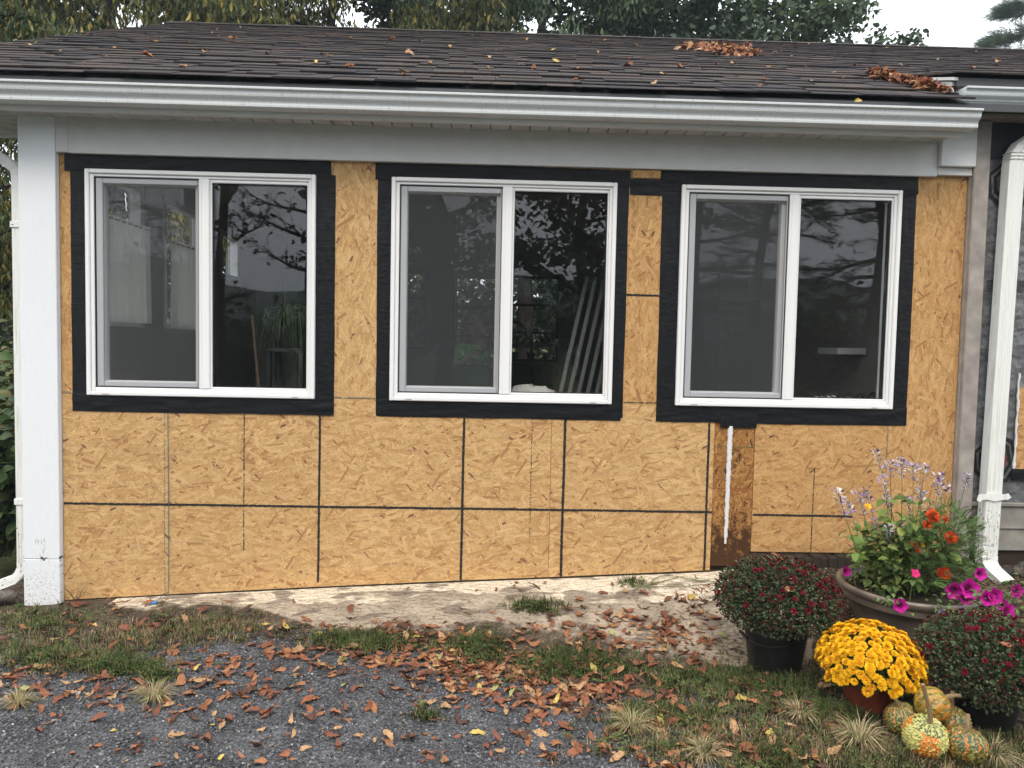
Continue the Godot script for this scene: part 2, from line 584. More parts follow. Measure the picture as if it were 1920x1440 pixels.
func slab(called: String, x0, x1, y0, y1, z0, z1, m: Material, bevel := 0.002, parent: Node3D = null) -> MeshInstance3D:
	var b = MB.new()
	b.span(x0, x1, y0, y1, z0, z1, bevel)
	return obj(b, called, m, house if parent == null else parent)

func board_poly(called: String, pts: Array, z0: float, z1: float, m: Material, off := Vector2.ZERO, turned := false) -> MeshInstance3D:
	var b = MB.new()
	b.off = off
	b.swap = turned
	b.prism(PackedVector2Array(pts), z0, z1)
	return obj(b, called, m, house)

func ring(called: String, x0, x1, y0, y1, wl, wr, wb, wt, z0, z1, m: Material, parent: Node3D, bevel := 0.003):
	# four mitred lengths of a frame, one mesh
	var b = MB.new()
	b.span(x0, x0 + wl, y0, y1, z0, z1, bevel)
	b.span(x1 - wr, x1, y0, y1, z0, z1, bevel)
	b.span(x0 + wl, x1 - wr, y1 - wt, y1, z0, z1 - 0.0006, bevel)
	b.span(x0 + wl, x1 - wr, y0, y0 + wb, z0, z1 - 0.0006, bevel)
	return obj(b, called, m, parent)

func build_window(x0: float, label: String):
	var w = part("window", house, Vector3(x0, WIN_Y0, 0.0))
	w.set_meta("label", label)
	var W = WIN_W
	var H = WIN_Y1 - WIN_Y0
	ring("outer_frame", 0.0, W, 0.0, H, 0.022, 0.022, 0.022, 0.022, -0.09, 0.024, M.vinyl, w, 0.004)
	ring("inner_frame", 0.0225, W - 0.0225, 0.0225, H - 0.0225, 0.020, 0.016, 0.020, 0.014, -0.09, 0.013, M.vinyl, w, 0.003)
	var mu = MB.new()
	mu.span(0.588, 0.643, 0.043, H - 0.037, -0.07, 0.016, 0.004)
	mu.span(0.600, 0.604, 0.046, H - 0.040, 0.0165, 0.0185, 0.0008)
	obj(mu, "mullion", M.vinyl, w)
	ring("glazing_bead", 0.6435, W - 0.0390, 0.0430, H - 0.0370, 0.010, 0.008, 0.010, 0.017, -0.05, 0.006, M.vinyl, w, 0.003)
	ring("gasket", 0.6540, W - 0.0475, 0.0535, H - 0.0545, 0.003, 0.003, 0.003, 0.003, -0.04, -0.004, M.gasket, w, 0.0)
	# two sheets of glass, as in any sealed unit
	for z in [-0.012, -0.030]:
		var g = MB.new()
		g.face([Vector3(0.6545, 0.054, z), Vector3(W - 0.048, 0.054, z), Vector3(W - 0.048, H - 0.055, z), Vector3(0.6545, H - 0.055, z)], Vector3(0, 0, 1))
		obj(g, "pane", M.glass, w)
	# the sliding sash on the other half, with its insect screen in front
	ring("sash", 0.043, 0.588, 0.043, H - 0.037, 0.040, 0.030, 0.036, 0.036, -0.065, -0.018, M.vinyl, w, 0.003)
	for z in [-0.036, -0.052]:
		var g2 = MB.new()
		g2.face([Vector3(0.0815, 0.0785, z), Vector3(0.5590, 0.0785, z), Vector3(0.5590, H - 0.0725, z), Vector3(0.0815, H - 0.0725, z)], Vector3(0, 0, 1))
		obj(g2, "pane", M.glass, w)
	ring("screen_track", 0.0430, 0.5875, 0.0430, H - 0.0370, 0.004, 0.002, 0.003, 0.004, -0.015, 0.0085, M.gasket, w, 0.0)
	ring("screen_frame", 0.0475, 0.5850, 0.0465, H - 0.0415, 0.036, 0.007, 0.030, 0.030, -0.012, 0.004, M.screen_frame, w, 0.004)
	var s = MB.new()
	s.face([Vector3(0.084, 0.077, -0.004), Vector3(0.578, 0.077, -0.004), Vector3(0.578, H - 0.072, -0.004), Vector3(0.084, H - 0.072, -0.004)], Vector3(0, 0, 1))
	obj(s, "insect_screen", M.screen, w)
	var sl = MB.new()
	for xs in [0.085, W - 0.12]: sl.span(xs, xs + 0.035, 0.006, 0.010, 0.0242, 0.0252, 0.0004)
	obj(sl, "weep_slot", M.screen_frame, w)

func tape(x0: float, y0: float, x1: float, y1: float, z: float, seed_: int, amp := 0.0034, edge := 0.004):
	# a strip of flexible flashing tape, puckered where it was pressed on
	var wide = absf(x1 - x0)
	var tall = absf(y1 - y0)
	var nx = maxi(5, int(wide / 0.011))
	var ny = maxi(5, int(tall / 0.011))
	var b = MB.new()
	var along_x = wide > tall
	for j in ny + 1:
		for i in nx + 1:
			var u = float(i) / nx
			var q = float(j) / ny
			var x = lerpf(x0, x1, u)
			var y = lerpf(y0, y1, q)
			var ridge = noise_a.get_noise_2d(x * (200.0 if along_x else 1100.0) + seed_ * 77.0, y * (1100.0 if along_x else 200.0))
			var rough = noise_b.get_noise_2d(x * 700.0 + seed_ * 31.0, y * 700.0)
			var dz = absf(ridge) * amp * 2.2 + rough * amp * 0.5
			if j == 0 or j == ny: y += noise_a.get_noise_1d(x * 130.0 + seed_ * 50.0 + j * 9.0) * edge
			if i == 0 or i == nx: x += noise_a.get_noise_1d(y * 130.0 + seed_ * 50.0 + i * 9.0) * edge
			if i == 0 or i == nx or j == 0 or j == ny: dz *= 0.4
			b.put(Vector3(x, y, z + maxf(dz, 0.0)), Vector3(0, 0, 1), Vector2(x, -y) + Vector2(seed_ * 0.37, 0))
	for j in ny:
		for i in nx:
			var a = j * (nx + 1) + i
			b.tri(a, a + 1, a + nx + 2, Vector3(0, 0, 1))
			b.tri(a, a + nx + 2, a + nx + 1, Vector3(0, 0, 1))
	b.smooth()
	return obj(b, "flashing_tape", M.tape, house)

func rough_line(called: String, a: Vector2, e: Vector2, wide: float, m: Material, z := 0.0016, dotted := 0.0, parent: Node3D = null):
	# a snapped or marker line: ragged edges, gaps where the flakes sink
	var b = MB.new()
	var L = a.distance_to(e)
	var d = (e - a) / L
	var s = Vector2(-d.y, d.x)
	var n = int(L / 0.006)
	var prev = []
	for k in n + 1:
		var p = a + d * (L * k / n) + s * noise_a.get_noise_1d(k * 1.1 + a.x * 99.0) * 0.0025
		var w0 = wide * 0.5 * rr(0.72, 1.18)
		var w1 = wide * 0.5 * rr(0.72, 1.18)
		var cur = [p + s * w0, p - s * w1]
		if k > 0 and (dotted <= 0.0 or rng.randf() > dotted):
			b.face([Vector3(prev[0].x, prev[0].y, z), Vector3(prev[1].x, prev[1].y, z), Vector3(cur[1].x, cur[1].y, z), Vector3(cur[0].x, cur[0].y, z)], Vector3(0, 0, 1))
		prev = cur
	return obj(b, called, m, house if parent == null else parent)

func roof_y(z: float) -> float:
	return RIDGE_Y - (RIDGE_Y - EAVE_Y) * (z - RIDGE_Z) / (EAVE_Z - RIDGE_Z) if z > RIDGE_Z else RIDGE_Y - (RIDGE_Y - EAVE_Y) * (RIDGE_Z - z) / (EAVE_Z - RIDGE_Z)

func duct(path: Array, hw: float, hd: float, side: Vector3, m: Material, called: String, parent: Node3D):
	# ribbed rectangular downspout
	var prof = []
	for k in 7: prof.append(Vector2(lerpf(-hw, hw, k / 6.0), hd + (0.0 if k in [0, 6] else (0.003 if k % 2 == 0 else -0.001))))
	for k in range(6, -1, -1): prof.append(Vector2(lerpf(-hw, hw, k / 6.0), -hd - (0.0 if k in [0, 6] else (0.003 if k % 2 == 0 else -0.001))))
	var b = MB.new()
	var rings = []
	var run = 0.0
	for k in path.size():
		var d: Vector3 = (path[mini(k + 1, path.size() - 1)] - path[maxi(k - 1, 0)]).normalized()
		var s = (side - d * side.dot(d)).normalized()
		var w = d.cross(s).normalized()
		if k > 0: run += path[k].distance_to(path[k - 1])
		var r = []
		for q in prof: r.append([path[k] + s * q.x + w * q.y, run])
		rings.append(r)
	for k in rings.size() - 1:
		for j in prof.size():
			var j2 = (j + 1) % prof.size()
			var pts = [rings[k][j][0], rings[k][j2][0], rings[k + 1][j2][0], rings[k + 1][j][0]]
			var mid = (path[k] + path[k + 1]) * 0.5
			var first = b.v.size()
			b.face(pts, (pts[0] + pts[1] + pts[2] + pts[3]) * 0.25 - mid)
			if b.v.size() == first + 4:
				var us = [float(j) / prof.size(), float(j + 1) / prof.size()]
				b.t[first] = Vector2(us[0], rings[k][j][1] / run); b.t[first + 1] = Vector2(us[1], rings[k][j][1] / run)
				b.t[first + 2] = Vector2(us[1], rings[k + 1][j][1] / run); b.t[first + 3] = Vector2(us[0], rings[k + 1][j][1] / run)
	return obj(b, called, m, parent)

func gutter_profile(z: float, y: float) -> Array:
	# front lip, face and rolled foot of a formed gutter, then back along the inside
	var out = [Vector2(0, 0.120), Vector2(0, -0.004), Vector2(0.066, -0.004), Vector2(0.070, 0.000), Vector2(0.0715, 0.013), Vector2(0.0690, 0.016), Vector2(0.0685, 0.024), Vector2(0.0705, 0.032), Vector2(0.0755, 0.040), Vector2(0.0835, 0.048), Vector2(0.0905, 0.057), Vector2(0.0935, 0.068), Vector2(0.0945, 0.090), Vector2(0.0975, 0.0935), Vector2(0.1065, 0.0955), Vector2(0.1095, 0.0975), Vector2(0.1105, 0.1085), Vector2(0.1065, 0.1115), Vector2(0.0965, 0.1115), Vector2(0.0955, 0.1100), Vector2(0.0925, 0.0920), Vector2(0.0915, 0.069), Vector2(0.0885, 0.0585), Vector2(0.0820, 0.050), Vector2(0.0740, 0.042), Vector2(0.0685, 0.033), Vector2(0.0660, 0.020), Vector2(0.0655, 0.000), Vector2(0.003, 0.000), Vector2(0.003, 0.120)]
	var r = []
	for p in out: r.append(Vector2(p.x + z, p.y * 0.75 + y))
	return r

func build_house():
	house = thing("house", "single storey house front sheathed in strand board with brown shingle roof", "house")
	build_sheathing()
	build_wall_core()
	build_trim()
	build_roof()
	build_right_wall()
	build_window(WIN_X[0], "white sliding window with a curtained room behind it")
	build_window(WIN_X[1], "white sliding window between the two others")
	build_window(WIN_X[2], "white sliding window above the weathered board strip")
	build_tapes()
	build_lines()

func build_sheathing():
	var z0 = -0.0115
	var z1 = 0.0
	var m = M.strand
	var c = func(x): return curve(WALL_BASE, x) + 0.010
	board_poly("strand_board", [Vector2(-2.278, c.call(-2.278)), Vector2(-1.5, c.call(-1.5)), Vector2(-0.9, c.call(-0.9)), Vector2(-0.133, c.call(-0.133)), Vector2(0.3385, c.call(0.3385)), Vector2(0.3385, 1.0895), Vector2(-2.278, 1.0895)], z0, z1, m, Vector2(0.2, 0.1))
	board_poly("strand_board", [Vector2(0.3405, c.call(0.34)), Vector2(1.2345, c.call(1.2345)), Vector2(1.2345, 1.0895), Vector2(0.3405, 1.0895)], z0, z1, m, Vector2(2.6, 0.5))
	board_poly("strand_board", [Vector2(1.4605, 0.283), Vector2(2.1985, 0.283), Vector2(2.1985, 1.0895), Vector2(1.4605, 1.0895)], z0, z1, M.strand_b, Vector2(3.3, 1.2))
	board_poly("strand_board", [Vector2(2.2005, 0.283), Vector2(2.572, 0.283), Vector2(2.572, 2.362), Vector2(2.2005, 2.362)], z0, z1, M.strand_b, Vector2(0.9, 1.4), true)
	board_poly("strand_board", [Vector2(-2.278, 1.0915), Vector2(-2.125, 1.0915), Vector2(-2.125, 2.362), Vector2(-2.278, 2.362)], z0, z1, M.strand_b, Vector2(1.7, 0.8), true)
	board_poly("strand_board", [Vector2(-0.952, 1.0915), Vector2(-0.527, 1.0915), Vector2(-0.527, 2.362), Vector2(-0.952, 2.362)], z0, z1, m, Vector2(2.2, 1.5), true)
	board_poly("strand_board", [Vector2(0.648, 1.0915), Vector2(1.021, 1.0915), Vector2(1.021, 2.362), Vector2(0.648, 2.362)], z0, z1, M.strand_b, Vector2(1.1, 0.3), true)
	for k in 3:
		board_poly("strand_board", [Vector2(WIN_X[k] + 0.0145, WIN_Y1 - 0.012), Vector2(WIN_X[k] + WIN_W - 0.0145, WIN_Y1 - 0.012), Vector2(WIN_X[k] + WIN_W - 0.0145, 2.362), Vector2(WIN_X[k] + 0.0145, 2.362)], z0, z1, m, Vector2(k * 0.9, 0.7))
	# the weathered strip, set a little deeper between its neighbours
	var b = MB.new()
	b.span(1.2365, 1.4585, 0.178, 1.0895, -0.020, -0.004)
	for k in b.v.size():
		b.t[k] = Vector2((b.v[k].x - 1.2365) / 0.222, 1.0 - (b.v[k].y - 0.178) / 0.9115)
	obj(b, "strand_board", M.old_strand, house).set_meta("label", "weathered dark strip of strand board with rotted foot")
	slab("wood_block", 0.742, 0.893, 2.304, 2.346, 0.0004, 0.012, M.strand_b, 0.001)

func build_wall_core():
	var z0 = -0.13
	var z1 = -0.0205
	var m = M.wood_dark
	slab("wall_frame", -2.44, WIN_X[0] + 0.0015, -0.20, 2.60, z0, z1, m, 0.0)
	slab("wall_frame", WIN_X[0] + WIN_W - 0.0015, WIN_X[1] + 0.0015, -0.20, 2.60, z0, z1, m, 0.0)
	slab("wall_frame", WIN_X[1] + WIN_W - 0.0015, WIN_X[2] + 0.0015, -0.20, 2.60, z0, z1, m, 0.0)
	slab("wall_frame", WIN_X[2] + WIN_W - 0.0015, 2.60, -0.20, 2.60, z0, z1, m, 0.0)
	for x in WIN_X:
		slab("wall_frame", x + 0.002, x + WIN_W - 0.002, -0.20, WIN_Y0 + 0.001, z0, z1, m, 0.0)
		slab("wall_frame", x + 0.002, x + WIN_W - 0.002, WIN_Y1 - 0.001, 2.60, z0, z1, m, 0.0)
	# foundation below the boards
	slab("foundation", -2.44, 1.46, -0.40, 0.20, -0.0195, -0.004, M.earth, 0.0)
	var f = MB.new()
	var n = 24
	for k in n:
		var x0 = lerpf(1.462, 2.58, float(k) / n)
		f.span(x0, x0 + 1.118 / n + 0.001, 0.05, 0.272 + rr(-0.012, 0.006), -0.018, 0.03 + rr(0.0, 0.022), 0.006)
	obj(f, "sill_curb", M.earth, house)
	# the room behind: floor, ceiling, side walls with their windows, back wall with three
	var B = -7.1
	slab("room_floor", -2.44, 5.6, 0.15, 0.25, B, -0.131, M.room_floor, 0.0)
	slab("room_ceiling", -2.44, 5.6, 2.56, 2.60, B, -0.131, M.room_wall, 0.0)
	slab("room_wall", 2.46, 2.56, 0.2505, 2.5595, -4.0, -0.131, M.room_wall, 0.0)
	slab("room_wall", 5.5, 5.6, 0.2505, 2.5595, B, -0.131, M.room_wall, 0.0)
	slab("room_wall", 2.60, 5.6, 0.2505, 2.5595, -0.131, -0.02, M.room_wall, 0.0)
	var lz = [[-1.08, -0.42, 1.46, 2.40], [-2.10, -1.38, 1.46, 2.40], [-2.98, -2.50, 1.92, 2.34]]
	var last = -0.131
	for q in lz:
		slab("room_wall", -2.44, -2.34, 0.2505, 2.5595, q[1], last, M.room_wall, 0.0)
		slab("room_wall", -2.44, -2.34, 0.2505, q[2], q[0], q[1], M.room_wall, 0.0)
		slab("room_wall", -2.44, -2.34, q[3], 2.5595, q[0], q[1], M.room_wall, 0.0)
		var b = MB.new()
		for e in [[q[0], q[0] + 0.05, q[2], q[3]], [q[1] - 0.05, q[1], q[2], q[3]], [q[0] + 0.05, q[1] - 0.05, q[2], q[2] + 0.05], [q[0] + 0.05, q[1] - 0.05, q[3] - 0.05, q[3]]]:
			b.span(-2.40, -2.332, e[2], e[3], e[0], e[1], 0.003)
		obj(b, "side_window_frame", M.paint_in, house)
		last = q[0]
	slab("room_wall", -2.44, -2.34, 0.2505, 2.5595, B, last, M.room_wall, 0.0)
	slab("door_casing", -2.335, -2.31, 0.2505, 2.2, -4.05, -3.45, M.paint_in, 0.003)
	slab("door_casing", -2.335, -2.31, 0.2505, 2.2, -4.95, -4.45, M.paint_in, 0.003)
	var bw = [[-1.32, -0.97, 1.30, 2.45], [-0.58, 0.09, 1.05, 2.40], [0.27, 1.00, 1.15, 2.42]]
	last = -2.44
	for q in bw:
		slab("room_wall", last, q[0], 0.2505, 2.5595, B - 0.1, B, M.room_wall, 0.0)
		slab("room_wall", q[0], q[1], 0.2505, q[2], B - 0.1, B, M.room_wall, 0.0)
		slab("room_wall", q[0], q[1], q[3], 2.5595, B - 0.1, B, M.room_wall, 0.0)
		var b2 = MB.new()
		b2.span(q[0], q[0] + 0.04, q[2], q[3], B - 0.07, B + 0.01)
		b2.span(q[1] - 0.04, q[1], q[2], q[3], B - 0.07, B + 0.01)
		for k in 4:
			var y = lerpf(q[2] + 0.02, q[3] - 0.02, k / 3.0)
			b2.span(q[0] + 0.04, q[1] - 0.04, y - 0.018, y + 0.018, B - 0.06, B + 0.005)
		obj(b2, "back_window_frame", M.black_iron, house)
		last = q[1]
	slab("room_wall", last, 5.6, 0.2505, 2.5595, B - 0.1, B, M.room_wall, 0.0)
	# outside of the left end, and the gable above it
	var g = MB.new()
	var poly = PackedVector2Array([Vector2(B - 0.1, 2.60), Vector2(-0.131, 2.60), Vector2(-0.131, roof_y(-0.131) - 0.10), Vector2(RIDGE_Z, RIDGE_Y - 0.10), Vector2(B - 0.1, roof_y(B - 0.1) - 0.10)])
	var q2 = []
	for p in poly: q2.append(p)
	g.sweep_x(q2, -2.46, -2.40)
	obj(g, "gable_wall", M.frieze, house)

func build_trim():
	# corner post in two lengths
	for part_ in [[0.2045, 2.546], [-0.06, 0.2025]]:
		var b = MB.new()
		b.span(-2.472, -2.281, part_[0], part_[1], -0.14, 0.034, 0.003)
		for k in b.v.size(): b.t[k] = Vector2((b.v[k].x + 2.472) / 0.191 + b.v[k].z * 0.7, 1.0 - (b.v[k].y + 0.06) / 2.606)
		obj(b, "corner_post", M.post, house)
	slab("frieze_board", -2.2795, -2.216, 2.352, 2.545, 0.0008, 0.031, M.frieze, 0.002)
	slab("frieze_board", -2.215, 2.385, 2.349, 2.545, 0.0008, 0.031, M.frieze, 0.002)
	slab("frieze_board", 2.386, 2.577, 2.358, 2.3975, 0.0008, 0.031, M.frieze, 0.002)
	slab("eave_return", 2.387, 2.577, 2.399, 2.664, 0.0008, 0.060, M.trim, 0.003)
	slab("fascia", ROOF_X0, 2.392, 2.512, 2.655, 0.205, 0.2235, M.trim, 0.002)
	slab("fascia_flange", ROOF_X0, 2.391, 2.509, 2.5115, 0.188, 0.2225, M.trim, 0.0)
	# soffit laid in narrow V-jointed panels
	var x = ROOF_X0 + 0.004
	var wide = 0.0980
	while x < 2.37:
		var b = MB.new()
		var x1 = minf(x + wide, 2.384)
		b.sweep_x([Vector2(0.0315, 2.528), Vector2(0.2045, 2.528), Vector2(0.2045, 2.540), Vector2(0.0315, 2.540)], x + 0.005, x1 - 0.005)
		b.face([Vector3(x, 2.534, 0.0315), Vector3(x + 0.005, 2.528, 0.0315), Vector3(x + 0.005, 2.528, 0.2045), Vector3(x, 2.534, 0.2045)], Vector3(-1, -1, 0))
		b.face([Vector3(x1, 2.534, 0.0315), Vector3(x1 - 0.005, 2.528, 0.0315), Vector3(x1 - 0.005, 2.528, 0.2045), Vector3(x1, 2.534, 0.2045)], Vector3(1, -1, 0))
		obj(b, "soffit_panel", M.soffit, house)
		x += wide + 0.0045
	slab("soffit_backing", ROOF_X0, 2.384, 2.541, 2.545, 0.0, 0.2045, M.wood_dark, 0.0)
	# boxed eave beyond the corner, and the rake that runs up from it
	slab("soffit_panel", ROOF_X0 + 0.004, -2.474, 2.522, 2.530, -0.30, 0.031, M.soffit, 0.001)
	slab("rake_return", ROOF_X0, -2.474, 2.505, 2.66, -0.325, -0.305, M.trim, 0.002)
	# gutter with end caps and seams
	var gz = 0.2255
	var gy = 2.534
	var g = MB.new()
	g.sweep_x(gutter_profile(gz, gy), ROOF_X0 - 0.02, 2.420, true, false)
	var go = obj(g, "gutter", M.gutter, house)
	for e in [[ROOF_X0 - 0.022, ROOF_X0 - 0.019], [2.4195, 2.4235]]:
		var cap = MB.new()
		var pr = gutter_profile(gz, gy).slice(0, 18)
		pr.append(Vector2(gz, gy + 0.084))
		cap.sweep_x(pr, e[0], e[1])
		obj(cap, "end_cap", M.gutter, go)
	var seam = MB.new()
	seam.span(-0.556, -0.554, 2.5085, 2.5115, 0.2005, 0.226)
	obj(seam, "fascia_seam", M.gasket, house)
	# downspout at the left corner
	var pth = [Vector3(-2.80, 2.515, 0.270), Vector3(-2.80, 2.485, 0.270), Vector3(-2.785, 2.460, 0.250), Vector3(-2.565, 2.310, -0.012), Vector3(-2.530, 2.280, -0.042), Vector3(-2.518, 2.24, -0.05), Vector3(-2.516, 2.18, -0.05), Vector3(-2.516, 0.18, -0.05), Vector3(-2.520, 0.13, -0.05), Vector3(-2.536, 0.095, -0.045), Vector3(-2.565, 0.070, -0.035), Vector3(-2.70, 0.020, 0.02)]
	duct(pth, 0.030, 0.024, Vector3(0, 0, 1), M.spout, "downspout", house)
	for y in [1.98, 0.50]:
		var st = MB.new()
		st.span(-2.548, -2.473, y - 0.018, y + 0.018, -0.086, -0.0125, 0.004)
		obj(st, "downspout_strap", M.spout, house)

func build_roof():
	# decks, rake boards
	var d = MB.new()
	var t = 0.055
	d.sweep_x([Vector2(0.245, roof_y(0.245) - 0.014), Vector2(RIDGE_Z, RIDGE_Y - 0.010), Vector2(-7.6, roof_y(-7.6) - 0.010), Vector2(-7.6, roof_y(-7.6) - 0.010 - t), Vector2(RIDGE_Z, RIDGE_Y - 0.010 - t), Vector2(0.245, roof_y(0.245) - 0.014 - t * 0.7)], ROOF_X0 + 0.012, 8.0)
	obj(d, "roof_deck", M.drip, house)
	var rk = MB.new()
	rk.sweep_x([Vector2(0.23, roof_y(0.23) - 0.012), Vector2(RIDGE_Z, RIDGE_Y - 0.004), Vector2(-7.6, roof_y(-7.6) - 0.012), Vector2(-7.6, roof_y(-7.6) - 0.17), Vector2(RIDGE_Z, RIDGE_Y - 0.17), Vector2(0.23, roof_y(0.23) - 0.14)], ROOF_X0 - 0.008, ROOF_X0 + 0.0115)
	obj(rk, "rake_board", M.trim, house)
	var dr = MB.new()
	dr.sweep_x([Vector2(0.2250, EAVE_Y - 0.002), Vector2(0.2685, EAVE_Y - 0.012), Vector2(0.2710, EAVE_Y - 0.044), Vector2(0.2695, EAVE_Y - 0.044), Vector2(0.2670, EAVE_Y - 0.015), Vector2(0.2250, EAVE_Y - 0.006)], ROOF_X0, 2.40)
	obj(dr, "drip_edge", M.drip, house)
	var slope_v = Vector3(0, RIDGE_Y - EAVE_Y, RIDGE_Z - EAVE_Z)
	var L = slope_v.length()
	var up = slope_v / L
	var nrm = Vector3(0, -up.z, up.y)
	var expo = 0.143
	rng.seed = 101
	var rest = MB.new()
	var singles = 0
	var course = 0
	var at = 0.0
	while at < L - 0.05:
		var x = ROOF_X0 - 0.02 - rr(0.0, 0.1)
		var wave = 0.0
		while x < 7.9:
			var wide = rr(0.10, 0.30)
			var x0 = maxf(x, ROOF_X0 - 0.02)
			var x1 = minf(x + wide, 7.9)
			x += wide
			if x1 - x0 < 0.02: continue
			var low = course < 4
			if low and x0 > 2.40: break
			if low: x1 = minf(x1, 2.405)
			wave = noise_a.get_noise_2d(x0 * 60.0, course * 40.0) * 0.004 + noise_b.get_noise_2d(x0 * 9.0, course * 7.0) * 0.003
			var len = minf(expo + 0.05, L - at + 0.01)
			var thick = pick([0.0045, 0.0045, 0.010, 0.0085])
			var drop = pick([0.0, 0.0, 0.006, 0.012])
			var p0 = Vector3(0, EAVE_Y, EAVE_Z) + up * (at - drop)
			var mid = p0 + up * (len * 0.5) + nrm * (0.0055 + thick * 0.5 + wave)
			mid.x = (x0 + x1) * 0.5
			var tip = 0.045
			var basis = Basis(Vector3(1, 0, 0), (nrm * cos(tip) + -up * -sin(tip)).normalized(), Vector3.ZERO)
			var yv = nrm.rotated(Vector3(1, 0, 0), -tip)
			basis = Basis(Vector3(1, 0, 0), yv, Vector3(1, 0, 0).cross(yv))
			var tone = rng.randi() % 5
			if singles < 300 and x0 < 2.6:
				var b = MB.new()
				b.box(Vector3.ZERO, Vector3(x1 - x0 - 0.002, thick, len), 0.0012)
				var s = obj(b, "shingle", M.shingle[tone], house)
				s.transform = Transform3D(basis, mid)
				singles += 1
			else:
				rest.col = M.shingle[tone].albedo_color.srgb_to_linear()
				rest.box(mid, Vector3(x1 - x0 - 0.002, thick, len), 0.0, basis)
		at += expo
		course += 1
	var ro = obj(rest, "shingles", M.shingle_rest, house, true)
	ro.set_meta("kind", "stuff")
	# ridge caps, a row of bent pieces lapping each other
	var xr = ROOF_X0 - 0.02
	while xr < 7.8:
		var cap = MB.new()
		for sg in [1, -1]:
			var dir = Vector3(0, -0.425, 0.905 * sg)
			cap.box(Vector3(0, 0, 0) + dir * 0.075, Vector3(0.19, 0.006, 0.15), 0.001, Basis(Vector3(1, 0, 0), dir.cross(Vector3(1, 0, 0)) * sg, dir) if sg == 1 else Basis(Vector3(1, 0, 0), Vector3(1, 0, 0).cross(dir) * 1.0, dir))
		var co = obj(cap, "ridge_cap", M.shingle[rng.randi() % 5], house)
		co.position = Vector3(xr + 0.09, RIDGE_Y + 0.022 + rr(0.0, 0.003), RIDGE_Z)
		co.rotation.z = 0.02
		xr += 0.14
	# back slope
	var bk = MB.new()
	bk.sweep_x([Vector2(RIDGE_Z, RIDGE_Y + 0.012), Vector2(-7.65, roof_y(-7.65) + 0.012), Vector2(-7.65, roof_y(-7.65) - 0.005), Vector2(RIDGE_Z, RIDGE_Y - 0.005)], ROOF_X0 - 0.02, 7.9)
	obj(bk, "back_slope", M.shingle[1], house)

